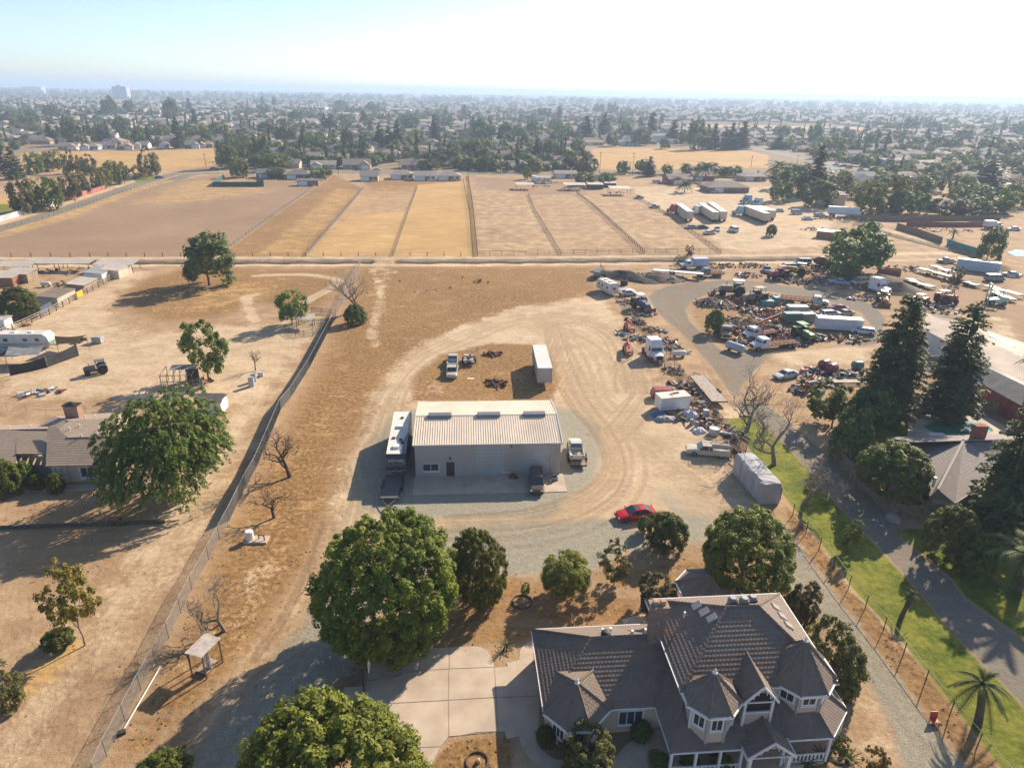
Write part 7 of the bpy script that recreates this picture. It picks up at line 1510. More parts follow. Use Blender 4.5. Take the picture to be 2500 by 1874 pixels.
farm_tractor('green and yellow tractor in front of the white box trailer',S(1190,1050),RZ((1100,1000),(1250,1080)),(.05,.20,.04),1.4,False)
for lb,c_,L_,W_,h,col in(('tall green steel box in the scrap island',(1090,880),5.0,2.4,3.0,(.09,.17,.14)),('grey-green box beside the tall green box',(1260,870),4.2,2.4,2.6,(.22,.26,.23)),('pale low canopy box behind the green box',(1150,770),6.0,2.6,2.2,(.5,.52,.5)),('teal bin among the old earthmovers',(800,690),4.2,2.2,1.8,(.10,.24,.24)),('small upright teal bin beside the larger teal bin',(905,670),1.6,2.0,2.4,(.13,.28,.30)),('blue steel box by the far ditch row',(1510,260),4.4,2.4,2.6,(.07,.16,.24)),('tall beige box by the bush at the ditch',(1775,310),2.6,2.4,4.2,(.48,.38,.24)),('small tan bin below the tall beige box',(1790,345),3.0,2.2,1.8,(.42,.35,.24))):
 t=thing('steel_box',lb,'steel box',S(*c_)+Vector((0,W_/2,0)),R(random.uniform(-8,12)),scale=.75);q=MB();q.box(-L_/2,L_/2,-W_/2,W_/2,.1,h);q.build('wall',paint(col,.6,.45),t);q=MB();q.box(-L_/2-.05,L_/2+.05,-W_/2-.05,W_/2+.05,h,h+.08);q.build('roof',paint(tuple(min(1,x*1.3+.1)for x in col),.7,.5),t);q=MB();[q.box(-L_/2+L_*i/8-.04,-L_/2+L_*i/8+.04,-W_/2-.05,-W_/2-.002,.15,h-.05)for i in range(9)];q.build('side_rib',paint(tuple(x*.85 for x in col),.6,.45),t)
flatbed_truck('old truck with a green cab and white hood on the island',mid((1000,640),(1450,690))+Vector((0,.6,0)),RZ((1000,640),(1450,690)),(.42,.47,.44),10.5)
farm_tractor('old grader with a white canopy at the brush heap',S(410,560),R(170),(.32,.25,.17),1.7,True,loader=True)
farm_tractor('rusty scraper machine beside the teal bin',S(650,650),R(200),(.30,.21,.13),1.7,False,loader=True)
for lb,c_,k,col,a in(('silver sedan parked on the pale scrapyard apron',(1020,1500),'sedan',(.55,.55,.55),205),('white covered car at the end of the white box trailer',(1885,1000),'wagon',(.7,.7,.7),160),('faded red wreck behind the white box trailer',(1600,735),'sedan',(.3,.08,.07),170),('tan wreck beside the faded red one',(1670,795),'sedan',(.45,.38,.28),200),('white and green truck cap on the island',(1520,800),'wagon',(.5,.55,.52),10),('blue and white wreck by the ditch row',(1620,440),'sedan',(.35,.42,.52),150),('pale yellow cab by the brown mound',(1850,440),'van',(.58,.53,.33),200),('pale grey wrecked cab in the ditch row',(1030,280),'van',(.45,.45,.45),190),('blue-grey pickup in the ditch row',(800,300),'pickup',(.2,.24,.34),260),('white car hulk between the ditch-row trucks',(1000,350),'sedan',(.55,.53,.5),20),('pale van body by the blue box',(1200,220),'van',(.5,.5,.48),180)):
 make_car(k,col,lb,S(*c_)+Vector((0,.8,0)),R(a),4.9,1.85,dirt=.5,name='scrap_car' if k=='sedan' and 'silver' not in lb else None)
semi_tractor('white day-cab semi facing the long shed on the loop road',S(2020,520),R(-65),(.62,.62,.6));semi_tractor('white cab-over style tractor unit by the tall beige box',S(1640,310)+Vector((0,1.5,0)),R(-100),(.66,.66,.66),False)
flatbed_truck('white service truck with a blue box near the ditch fence',S(20,270)+Vector((-1,1.5,0)),R(188),(.65,.65,.66),8.0,box=True,boxcol=(.40,.46,.6));flatbed_truck('dark flatbed truck below the blue-box service truck',S(150,345),R(185),(.14,.15,.18),7.5)
a,b_=T('B3',1215,545,2.0),T('B3',1650,605,1.2);p,rz_,L_=place2(a,b_);flat_trailer('long white ramp trailer laid over the branch mound',p,rz_,L_,2.4,1.6,deck=WHITE(),planks=5,tongue=.8,r=.45)
mxr=thing('mixer_truck','dark red mixer drum truck in the ditch row','truck',S(1400,250),R(10));vehicle_base(mxr,-3,3,2.3,.8);q=MB();q.lathe([(.5,-2.2),(1.1,-1.2),(1.35,0),(.9,1.6),(.5,2.2)],(-.4,0,2.3),12,axis='X');q.build('drum',paint((.20,.035,.035),.6,.4),mxr,smooth=True);truck_cab(mxr,1.0,3.6,2.3,.6,2.4,(.25,.05,.05),hood=1.2,hoodz=1.6);[wheel(mxr,x,s*1.0,.5,.35)for x in(-2.2,-1.1,2.6)for s in(-1,1)]
farm_tractor('red crawler tractor hulk in the ditch row',S(920,370),R(200),(.34,.05,.04),1.5,False);farm_tractor('yellow loader in the ditch row',S(1130,330),R(150),(.42,.27,.05),1.5,True,loader=True);farm_tractor('yellow loader at the loop road below the brown mound',B4(985,850),R(250),(.45,.26,.06),1.3,True,loader=True);farm_tractor('orange implement tractor right of the left redwood',B4(1310,870),R(30),(.45,.17,.03),1.3);farm_tractor('red tractor at the tyre pile',B4(1520,850),R(5),(.40,.04,.03),1.4)
forklift('mint green forklift with a tall mast near the lumber trailers',B4(1945,860),R(170),(.42,.52,.42),1.7)
for lb,c_,R_,h,n,sd,asp,bs in(('brush heap of dark branches on the scrap island',(170,660),3.6,1.8,34,60,1.2,DIRT()),('orange-brown brush heap beside the dark branches',(340,680),2.6,1.0,16,61,1.5,M('rust_brush',(.2,.11,.05),.95,0,.3,2,bump=.8)),('rusty scrap heap left of the crane truck',(430,960),3.0,1.4,44,62,1.5,None),('mixed scrap heap behind the crane truck',(700,900),4.2,1.6,60,63,1.6,None),('scrap heap of beams behind the rusty deck',(900,830),4.0,1.7,60,64,1.2,None),('low scrap scatter between the flatbed and the tractor',(960,1000),3.4,1.4,50,65,1.6,None),('scrap heap at the bush end of the island',(350,840),2.8,1.0,30,66,1.4,None),('colourful scrap in front of the white box trailer',(1330,1040),2.4,.9,26,67,1.3,None),('tyres and tins by the end of the white box trailer',(1720,1060),2.6,.9,30,68,1.5,None),('scrap strip behind the grader',(700,590),4.0,1.0,40,69,2.0,None),('small scrap patch beyond the old green-cab truck',(1250,690),3.0,1.0,30,70,2.2,None),('wheel and cable scrap by the ditch mounds',(560,340),2.6,1.1,26,71,1.6,None),('scrap between the red crawler and the loader',(1050,400),3.0,.9,34,72,1.8,None),('tin scrap row by the ditch fence',(560,230),3.2,.8,30,73,2.6,None),('scrap round the dark red mixer',(1330,300),3.2,1.0,36,74,1.8,None),('scrap heap by the blue and white wreck',(1480,400),3.0,1.1,36,75,1.5,None),('car parts below the pale yellow cab',(1740,480),2.6,.9,28,76,1.5,None),('blue tarps and parts on the loop road edge',(1900,600),2.8,.8,26,77,1.9,None),('red drums and boxes at the foot of the left redwood',(1460,1440),3.2,1.3,44,78,1.6,None),('boards and crates heap by the silver sedan',(1350,1540),2.6,1.0,30,79,1.3,None),('orange boards and bins under the left redwood',(1720,1480),3.4,1.0,44,80,1.6,None),('tubs and scrap at the mulberry tree',(1230,1640),2.4,.9,28,81,1.3,None),('scrap row at the far end of the ditch fence',(180,230),3.0,1.0,30,82,2.0,None),('rust-red scrap beside the bush on the island',(560,830),2.6,1.2,34,83,1.5,None),('dense scrap between the crane boom and green box',(820,960),3.0,1.5,44,84,1.5,None),('scrap along the back of the green boxes',(1000,740),3.0,1.2,36,85,2.2,None),('scrap tucked behind the white box trailer',(1400,800),3.2,1.3,40,86,2.0,None),('scrap under the old truck at the island back',(900,640),2.6,1.0,30,87,1.8,None),('scrap at the island front by the steel tank',(520,1080),1.8,.9,24,88,1.3,None),('scrap packed round the island truck noses',(620,1000),2.4,1.2,34,150,1.8,None),('scrap packed behind the teal bin',(560,720),2.8,1.1,34,151,1.8,None),('scrap at the island middle beside the old truck',(760,760),3.0,1.2,40,152,1.7,None),('rusty parts at the right end of the island',(1560,900),2.4,1.0,30,153,1.8,None),('parts strewn before the green tractor',(1100,1090),2.2,.7,26,154,1.8,None),('scrap line below the ditch-row wrecks',(1250,420),3.0,.9,34,89,2.4,None)):
 heap('scrap_heap',lb,S(*c_),R_,h,int(n*1.5),JUNK()if sd!=60 else[DKWOOD(),DARKM()],sd,0,base=bs,asp=asp,long=.5 if sd!=60 else 1.6)
for lb,c_,r_ in(('large dark red drum on its side under the redwood',(1430,1400),.95),('second dark red drum beside the first under the redwood',(1510,1440),.95),('green drum under the left redwood',(1800,1400),.8)):tank(lb,S(*c_),R(random.uniform(0,90)),2.2,r_,(.20,.045,.04)if 'red d' in lb else(.1,.2,.17),'scrap_drum')
bd=thing('board_stack','long pale boards lying below the left redwood','boards',(0,0,0))
for k in range(4):q=MB();trim(q,[B4(520+8*k,1500+8*k,.3+.1*k),B4(850,1498+9*k,.3+.1*k)],.3,.08);q.build('plank',M('pale_ply',(.6,.5,.38)),bd)
heap('dirt_mound','tall brown dirt mound right of the loop road',B4(1090,740),5.0,2.8,6,JUNK(),90,0,cat='mound',base=DIRT(),asp=1.5);heap('dirt_mound','lower brown dirt mound behind the pale yellow cab',B4(920,640),4.5,1.6,6,JUNK(),91,0,cat='mound',base=DIRT(),asp=1.9)
t=thing('dumpster','dark red roll-off dumpster near the flat racks','dumpster',B4(1040,600),R(-30));q=MB();[q.box(*v)for v in((-3,3,-1.2,-1.1,.2,1.7),(-3,3,1.1,1.2,.2,1.7),(-3,-2.9,-1.1,1.1,.2,1.7),(2.9,3,-1.1,1.1,.2,1.7))];q.box(-2.9,2.9,-1.1,1.1,.2,.4);q.build('bin',paint((.27,.06,.04),.7,.5),t)
a,b_=B4(1640,560),B4(2010,605);p,rz_,L_=place2(a,b_);box_trailer('long pale blue ribbed container at the ditch end of the scrapyard',p+Vector((0,1.4,0)),rz_,L_,2.5,3.2,(.42,.50,.60),floor=.2,wheels=False,name='ribbed_container')
make_car('sedan',(.5,.5,.5),'dusty silver car beside the pale blue container',B4(2090,615),R(150),4.6,1.8,dirt=.5);make_car('van',(.2,.26,.24),'green-grey old van below the pale blue container',B4(1945,655),R(5),5.2,2.0,dirt=.5);make_car('pickup',(.25,.27,.3),'grey pickup above the stacked racks',B4(1530,500),R(170),5.0,1.9,dirt=.5)
for lb,a,b_,z,dk in(('pale flat rack by the brown mound',(1230,650),(1420,705),.8,0),('dark flat rack nearest the dumpster',(1210,630),(1330,690),.7,1),('long grey flat rack with frames',(1300,540),(1620,625),1.2,1),('second grey flat rack beside the first',(1420,520),(1590,580),1.2,1),('upper white lumber trailer near the forklift',(1880,690),(2180,775),1.0,0),('lower white lumber trailer near the forklift',(1930,740),(2110,815),.8,0),('small white deck by the dark shrub',(1700,660),(1810,690),.8,0)):
 p,rz_,L_=place2(B4(*a,z),B4(*b_,z));flat_trailer(lb,p,rz_,L_,2.5,z,deck=M('white_lumber',(.62,.56,.47),.8,0,.08,1)if not dk else DARKM(),planks=6,tongue=1.0,name='flat_rack',r=.4)
heap('tyre_pile','dark pile of tyres and rims behind the long shed',B4(1510,910),3.6,1.3,46,[TYRE(),DARKM(),TYRE(),STEEL()],95,asp=1.6,long=-.4);heap('scrap_heap','orange implement scrap right of the left redwood',B4(1350,890),2.6,.8,30,JUNK(),96,asp=1.6);heap('scrap_heap','red and grey scrap behind the dumpster',B4(1200,555),3.6,.9,40,JUNK(),97,asp=2.2);heap('scrap_heap','scrap under the dark shrub by the container',B4(1600,660),2.6,.9,24,JUNK(),98,asp=1.4)
for x,y,w_,h_,lb in((2085-15,592,34,40,'dark shrub between the flat racks and the container'),(1838,560+24,50,40,'grey-green bush at the foot of the evergreen by the ditch'),(2070-20,640,22,34,'dark shrub beside the forklift'),(1775,694,36,28,'leafy vine patch in front of the white box trailer'),(1490,600-60,22,22,'scrubby bush at the end of the ditch fence'),(1472,560,30,20,'dry bush along the low paddock fence')):
 tree('sparse',0,x,y,w_,h_,.1,'yard_shrub',lb,trunk='shrub',cat='shrub')
# houses, trucks and trees beyond the ditch
ROOFS=[tile_material('roof_a',(.22,.175,.14),(.33,.27,.22),.5,.1),tile_material('roof_b',(.27,.225,.19),(.40,.34,.285),.5,.1),tile_material('roof_c',(.17,.155,.145),(.27,.25,.235),.5,.1),tile_material('roof_d',(.32,.21,.15),(.43,.30,.22),.5,.1)]
WALLS=[M('wall_cream',(.60,.50,.38),.9,0,.05,.4),M('wall_tan',(.45,.34,.25),.9,0,.05,.4),M('wall_white',(.68,.66,.62),.85,0,.05,.4),M('wall_blue',(.38,.46,.52),.85,0,.05,.4),M('wall_peach',(.55,.38,.27),.9,0,.05,.4),M('wall_red',(.33,.09,.06),.85,0,.08,.4),M('wall_brown',(.24,.17,.12),.9,0,.08,.4)]
def cottage(label,loc,rz,w_,dp,h=2.8,rise=2.0,rf=0,wl=0,kind='gable',group=None,detail=True,wing=0,name='suburban_house',cross=False):
 t=thing(name,label,'house',loc,rz,group);a,b_=w_/2,dp/2;e=.5
 q=MB();q.box(-a,a,-b_,b_,0,h)
 if kind=='gable':
  q.add([(-a,-b_,h),(-a,b_,h),(-a,0,h+rise)],[(0,2,1)]);q.add([(a,-b_,h),(a,b_,h),(a,0,h+rise)],[(0,1,2)])
 if wing:q.box(wing-3.2,wing+3.2,-b_-3.4,-b_+.1,0,h);q.add([(wing-3.2,-b_-3.4,h),(wing+3.2,-b_-3.4,h),(wing,-b_-3.4,h+rise*.75)],[(0,1,2)])
 q.build('wall',WALLS[wl%len(WALLS)],t);q=MB();z=h-.12;zr=h+rise
 if kind=='gable':roof_plane(q,[(-a-e,-b_-e,z),(a+e,-b_-e,z),(a+e,0,zr),(-a-e,0,zr)],1.1,.06);roof_plane(q,[(a+e,b_+e,z),(-a-e,b_+e,z),(-a-e,0,zr),(a+e,0,zr)],1.1,.06)
 else:
  r_=max(.3,a-b_*.95);f=[(-a-e,-b_-e,z),(a+e,-b_-e,z),(a+e,b_+e,z),(-a-e,b_+e,z)];g0,g1=(-r_,0,zr),(r_,0,zr)
  for p in([f[0],f[1],g1,g0],[f[1],f[2],g1],[f[2],f[3],g0,g1],[f[3],f[0],g0]):roof_plane(q,p,1.1,.06)
 if wing:
  zz=h+rise*.75+.05;v0=-b_-3.8
  roof_plane(q,[(wing-3.6,-b_+2.2,z),(wing-3.6,v0,z),(wing,v0,zz),(wing,-b_+2.2,zz)],1.1,.06);roof_plane(q,[(wing+3.6,v0,z),(wing+3.6,-b_+2.2,z),(wing,-b_+2.2,zz),(wing,v0,zz)],1.1,.06)
 q.build('roof',ROOFS[rf%4],t);yf=-b_-3.4 if wing else-b_
 q=MB();gx=wing if wing else-a*.5;q.box(gx-2.3,gx+2.3,yf-.06,yf-.01,.05,2.3);q.build('garage_door',WHITE(),t)
 if detail:
  for x in((a*.25,a*.7)if wing<=0 else(-a*.7,-a*.25)):q=MB();q.box(x-.8,x+.8,-b_-.05,-b_-.01,1.0,2.2);q.build('window',GLASS(),t)
  q=MB();x=a*.05 if wing<=0 else-a*.05;q.box(x-.5,x+.5,-b_-.05,-b_-.01,.1,2.2);q.build('door',M('front_door_paint',(.16,.07,.04)),t)
  q=MB();q.box(a*.6-.4,a*.6+.4,.6,1.3,h,zr+.7);q.build('chimney',M('tan_brick',(.34,.21,.15)),t)
 return t
def mh(tile,x0,x1,yb,dp,label,rf=0,wl=0,kind='gable',h=2.8,rise=2.0,wing=0,rz=None,**k):
 p,r_,L_=place2(T(tile,x0,yb),T(tile,x1,yb));rr_=r_ if rz is None else R(rz);p=p+Vector((-math.sin(rr_)*dp/2,math.cos(rr_)*dp/2,0));return cottage(label,p,rr_,L_,dp,h,rise,rf,wl,kind,wing=wing,**k)
mh('A2',905,1055,930,9,'small cream gabled cottage at the head of the gold strips',1,0,h=3,rise=2.4,rz=8);mh('A2',1165,1360,915,10,'left third of the long tan house behind the gold strips',1,0,'hip');mh('A2',1370,1560,925,10,'middle third of the long tan house behind the gold strips',1,2,'gable');mh('A2',1570,1770,925,10,'right third of the long tan house behind the gold strips',1,0,'hip')
mh('A2',5,235,905,9,'low grey-brown house by the green screen fence',2,6);mh('A2',250,480,915,10,'flat-topped grey-brown house right of the green screen fence',2,6,'hip');mh('A2',360,540,970,5,'brown stable shed at the corner of the grey field',2,6,rise=.7,detail=False)
mh('A2',475,690,825,11,'white and pale blue house across the street',1,3,wing=-4);mh('A2',755,990,825,12,'brown gabled house with a white garage across the street',0,1,wing=5,rise=3);mh('A2',1255,1465,825,12,'tan house with twin gables across the street',0,1,wing=5,rise=3);mh('A2',1020,1235,745,12,'large tan roofed house behind the dirt lot',1,1,rise=3,wing=-4);mh('A2',1250,1450,700,12,'large tan roofed house behind the twin gables',1,1,rise=3,wing=4)
mh('A2',1665,1840,805,11,'low tan gabled house by the palms',0,1);mh('A2',1805,1990,830,11,'orange-brown hip roofed house at the street corner',3,4,'hip');mh('A2',130,320,700,11,'grey house behind the corner trees',2,0);mh('A2',665,805,760,10,'small tan house between the two gabled houses',1,0);mh('A2',440,555,750,10,'cream roofed house behind the white and blue one',1,0,rise=2.6);mh('A2',1500,1640,690,11,'grey roofed house behind the palms',2,0)
mh('A3',375,560,905,9,'long pale shed-house behind the paddock shacks',1,0,rise=1.4);mh('A3',285,500,830,11,'brown roofed house by the round trees',0,6);mh('A3',1355,1560,955,12,'red house with white garage by the palms',0,5,wing=-3,rise=2.2);mh('A3',1570,1750,925,11,'right wing of the red house behind the palms',0,5);mh('A3',1700,2045,1030,13,'grey-brown hip roofed house at the truck yard',0,6,'hip',rise=2.6);mh('A3',2000,2200,930,11,'tan house behind the grey-brown hip roof',1,1,'hip')
mh('A3',400,620,630,11,'peach roofed house at the left of the far gold field',3,0);mh('A3',640,790,620,11,'second peach roofed house beside the far gold field',3,4);mh('A3',930,1040,620,11,'grey roofed house behind the far gold field wall',2,0);mh('A3',1215,1355,585,11,'white two-storey house behind the far gold field',1,2,h=5.6,rise=2.2);mh('A3',270,360,740,10,'peach gabled house behind the brown roofed one',3,4)
for k,(x0,x1,yb)in enumerate(((500,670,660),(735,850,660),(865,1000,650),(1035,1110,655),(1190,1280,645),(1380,1460,645),(1600,1700,645),(1740,1840,640),(170,400,590),(0,180,585),(1880,1950,620),(1400,1500,560))):mh('A1',x0,x1,yb,11,'%s house from the left in the row behind the far left gold field'%('first second third fourth fifth sixth seventh eighth ninth tenth eleventh twelfth'.split()[k]),k,(k*3)%5,('gable','hip')[k%2],rise=2.4,wing=(4,-4,0)[k%3],group='row behind the far left field')
for k,(x0,x1,yb)in enumerate(((700,860,765),(860,990,690),(1170,1280,690),(1390,1500,710),(1520,1600,720),(1700,1830,730),(1880,2010,760),(2150,2260,740))):mh('A4',x0,x1,yb,12,'%s house from the left behind the pale shop building'%('first second third fourth fifth sixth seventh eighth'.split()[k]),(3,1,2,0)[k%4],(0,2,1,4)[k%4],('hip','gable')[k%2],group='houses behind the shop building')
mh('A4',1230,1495,830,18,'pale flat shop building beside the street lot',1,0,rise=.7,h=5,detail=False,name='shop_building');mh('A4',1000,1230,800,14,'shop wing with a blue front beside the pale building',1,3,rise=.7,h=4.4,detail=False,name='shop_building');mh('A4',490,650,1150,14,'plain tan block building at the edge of the big trees',1,0,rise=.4,h=5.5,detail=False,name='block_building',rz=-8);mh('A4',1430,1950,1200,12,'low brown house with a long roof behind the ochre hedge',0,6,rise=2.2,rz=-4)
for lb,x,y,w_,dp,h,op in(('leftmost open shack at the paddock heads',110,1005,9,6,2.6,True),('dark lean-to shack in the paddock row',540,1010,11,6,2.8,True),('grey board shed right of the lean-to',720,1000,8,5,2.4,False),('open hay shelter at the end of the paddock row',930,1050,10,7,3.2,True),('small tin shed by the shrubs',850,985,6,4,2.2,False),('pale green hut by the paddock trees',715,920,6,5,2.8,False)):shed(lb,T('A3',x,y)+Vector((0,3,0)),R(4),w_,dp,h,.5,PALET if 'green' not in lb else BROWNT,DKWOOD()if 'green' not in lb else WALLS[3],op,'paddock_shack')
for k,(x,y)in enumerate(((60,1005),(250,975),(500,1000),(600,1000),(900,1035),(400,950))):heap('paddock_clutter','%s dark clutter pile from the left along the paddock shacks'%('first second third fourth fifth sixth'.split()[k]),T('A3',x,y),3.0,1.2,12,JUNK(),120+k,asp=1.8)
travel_trailer('white travel trailer behind the leftmost paddock shack',T('A3',270,945),R(3),9,2.5,3.1,(.68,.66,.62));flatbed_truck('white box truck beside the white travel trailer',T('A3',195,935),R(-80),(.68,.68,.66),7,box=True)
gs=thing('green_screen_fence','dark green windscreen fence round a small yard','fence',(0,0,0));gm=M('green_windscreen',(.03,.10,.08),.7,0,.1,.3)
for a,b_ in((T('A1',1840,975),T('A2',70,975)),(T('A1',1840,975),T('A1',1940,905)),(T('A2',70,975),T('A2',55,895))):e=(b_-a).normalized().cross(Vector((0,0,1)))*.04;q=MB();q.add([a+e,b_+e,b_+e+Vector((0,0,2.3)),a+e+Vector((0,0,2.3)),a-e,b_-e,b_-e+Vector((0,0,2.3)),a-e+Vector((0,0,2.3))],[(0,1,2,3),(7,6,5,4),(3,2,6,7),(0,3,7,4),(1,5,6,2)]);q.build('screen',gm,gs);q=MB();q.cyl(a,a+Vector((0,0,2.5)),.06,n=5);q.build('post',STEEL(),gs)
for lb,a,b_,c_ in(('leftmost cream box trailer in the truck yard',(1425,75),(1520,150),(.55,.47,.37)),('middle cream box trailer in the truck yard',(1620,75),(1740,155),(.55,.48,.38)),('cream box trailer right beside the middle one',(1700,65),(1810,150),(.56,.49,.39)),('left cream box trailer of the right group',(2010,95),(2180,165),(.55,.47,.36))):
 p,rz_,L_=place2(T('B3',*b_),T('B3',*a));box_trailer(lb,p+Vector((.5,1.5,0)),rz_,L_+1.5,2.6,4.0,c_)
for lb,a,b_ in(('middle cream box trailer of the right group',(0,95),(60,160)),('right cream box trailer of the right group',(50,95),(140,160))):p,rz_,L_=place2(T('B4',*b_),T('B4',*a));box_trailer(lb,p+Vector((-4.5,3.5,0)),ang(T('B3',2180,165),T('B3',2010,95)),13,2.6,4.0,(.56,.49,.39))
semi_tractor('red semi tractor at the nose of the leftmost trailer',T('B3',1395,75),R(125),(.42,.06,.03));semi_tractor('white semi tractor at the middle trailer',T('B3',1590,85),R(125),(.66,.68,.7));semi_tractor('pale blue semi tractor at the right trailer group',T('B3',1965,90),R(140),(.30,.48,.58));semi_tractor('blue semi tractor parked near the hip roofed house',T('A3',2030,1120),R(200),(.20,.42,.55));semi_tractor('blue and white semi tractor beside the other blue one',T('A3',2120,1145),R(205),(.40,.55,.64))
box_trailer('white box trailer against the big trees',T('B4',655,105)+Vector((0,1.5,0)),R(-18),12,2.6,3.9,(.66,.67,.68))
CARS=[('A3',1095,1080,'pickup',(.3,.32,.35),200,'grey pickup at the paddock corner'),('A3',1230,1160,'pickup',(.45,.45,.45),190,'silver pickup at the paddock edge'),('B3',1640,205,'sedan',(.05,.06,.08),10,'black car below the cream trailers'),('B3',1765,225,'pickup',(.65,.66,.68),260,'white pickup below the cream trailers'),('B3',1905,230,'van',(.66,.67,.68),100,'white van right of the white pickup'),('B3',1535,205,'sedan',(.3,.3,.3),200,'dusty dark car at the low fence'),('B3',1700,255,'sedan',(.5,.5,.5),20,'grey hulk by the scrub'),('B4',340,130,'sedan',(.62,.63,.65),10,'white car behind the ditch evergreen'),('B4',440,100,'wagon',(.5,.52,.55),15,'pale wagon beside the white car'),('B4',245,80,'van',(.5,.55,.6),0,'pale blue van behind the cream trailers'),('B4',90,60,'sedan',(.5,.5,.52),160,'silver car behind the cream trailers'),('A3',1750,1030,'sedan',(.6,.6,.6),8,'white car by the hip roofed house'),('A3',1640,975,'pickup',(.3,.33,.36),20,'grey pickup by the red house'),('A3',1250,945,'van',(.7,.7,.7),5,'white van in the red house yard'),('A3',1340,945,'pickup',(.68,.66,.62),150,'white pickup beside the red house'),('A2',1050,835,'sedan',(.62,.64,.66),5,'white car on the street by the dirt lot'),('A2',310,795,'van',(.66,.66,.66),10,'white van behind the shrub by the street'),('A2',1880,850,'sedan',(.35,.42,.48),0,'blue-grey car at the street corner'),('A2',25,815,'suv',(.55,.55,.55),100,'silver car by the corner trees'),('A1',1375,905,'sedan',(.05,.07,.10),40,'dark car driving up the asphalt road'),('A1',605,655,'suv',(.6,.62,.64),100,'white car at the first far house'),('A1',830,665,'sedan',(.6,.62,.64),20,'white car at the second far house'),('A1',1640,640,'suv',(.6,.62,.64),15,'white car at the seventh far house'),('A1',1850,825,'sedan',(.2,.25,.32),10,'first dark car by the corner pole'),('A1',1980,820,'sedan',(.1,.1,.12),12,'second dark car by the corner pole'),('A4',585,795,'pickup',(.5,.52,.55),20,'silver pickup in the street lot'),('A4',650,800,'sedan',(.08,.09,.1),170,'black car in the street lot'),('A4',700,820,'sedan',(.25,.18,.16),10,'brown car in the street lot'),('A4',800,835,'sedan',(.3,.16,.14),15,'red-brown car in the street lot'),('A4',755,865,'pickup',(.45,.5,.55),200,'blue-grey pickup in the street lot'),('A4',870,875,'sedan',(.3,.25,.3),5,'mauve car in the street lot'),('A4',920,855,'sedan',(.6,.3,.25),20,'pink-red car in the street lot'),('A4',820,795,'van',(.08,.14,.18),0,'dark teal van in the street lot'),('A4',1690,840,'van',(.1,.1,.12),10,'dark van on the side street'),('B4',2110,220,'sedan',(.6,.6,.6),170,'white car in the far right yard')]
for tl_,x,y,k,c_,a,lb in CARS:make_car(k,c_,lb,T(tl_,x,y),R(a),4.8,1.85,dirt=.25)
flatbed_truck('white box truck in the far right yard',T('B4',1935,205),R(8),(.66,.66,.66),7.5,box=True)
plank_fence('brown board fence slanting down to the green screen at the right',[T('B4',1105,205),T('B4',1300,265),T('B4',1495,335)],2.2,M('tan_fence_board',(.24,.165,.10),.9,0,.2,2),bay=4);plank_fence('reddish board fence behind the far right yard',[T('B4',1190,185),T('B4',1500,190),T('B4',1860,190)],1.8,M('red_fence_board',(.26,.09,.06),.9,0,.2,2),bay=5);plank_fence('dark fence below the big trees at the far right',[T('B4',780,135),T('B4',1120,145),T('B4',1400,140),T('B4',2000,130)],2.0,bay=5);plank_fence('teal windscreen fence by the far right pool',[T('B4',1540,345),T('B4',1700,395),T('B4',1850,440)],1.9,M('teal_windscreen',(.05,.22,.20),.7,0,.1,.3),bay=4)
wt=MB();wt.prism([(p[0],p[1])for p in ccw([T('B4',*p)for p in((2060,410),(2130,385),(2300,400),(2300,450),(2130,445))])],.0,.06);struct(wt.build('pool_water',M('blue_pool_water',(.10,.30,.36),.05,0,.1,.5,spec=.8)))
heap('debris_scatter','scattered red and pale debris in the far right yard',T('B4',1500,220),5,.8,36,JUNK(),140,asp=2.6)
heap('debris_scatter','pale debris and sheeting behind the ditch evergreen',T('B4',560,120),5,.9,40,JUNK(),141,asp=2.2);heap('debris_scatter','boards and fence scrap near the ditch end of the truck yard',T('B4',430,215),3.5,.7,26,JUNK(),142,asp=2.2)
shed('reddish open shed behind the ditch evergreen',T('B4',510,285),R(-30),7,4,2.4,.3,PALET,M('brick_red_wood',(.3,.14,.08)),False,'yard_shed')
def pole(tile,x,y0,y1,lb,arm=True):
 p=T(tile,x,y1);k=.28255;H_=height_at((int(tile[1])-1)*625+x*k,180+y0*k,p.y);t=thing('utility_pole',lb,'utility pole',p,R(random.uniform(-20,20)));q=MB();q.cyl((0,0,-.2),(0,0,H_),.17,.11,6);q.build('post',DKWOOD(),t);q=MB();q.box(-1.2,1.2,-.06,.06,H_-.8,H_-.65);q.build('crossarm',DKWOOD(),t)
for tl_,x,y0,y1,lb in(('A1',1885,650,862,'utility pole at the corner of the asphalt road'),('A1',1780,690,805,'utility pole behind the corner pole'),('A1',1350,780,862,'utility pole by the leafy tree on the road'),('A1',650,1010,1105,'pole beside the red wall on the road'),('A2',712,690,868,'utility pole beside the brown gabled house'),('A2',1237,650,822,'utility pole beside the dirt lot'),('A2',1996,680,862,'utility pole at the orange-brown house'),('A3',757,675,862,'left tall pole before the far gold field'),('A3',1040,680,882,'right tall pole before the far gold field'),('A3',1016,760,880,'short pole beside the right tall pole'),('A3',2063,705,812,'pole at the right end of the far gold field'),('A3',365,740,830,'pole by the brown roofed house'),('A4',1590,745,905,'pole in front of the pale shop building'),('A4',2095,720,890,'left pole of the pair at the far right'),('A4',2160,705,897,'right pole of the pair at the far right'),('A4',250,700,785,'pole at the curving road')):pole(tl_,x,y0,y1,lb)
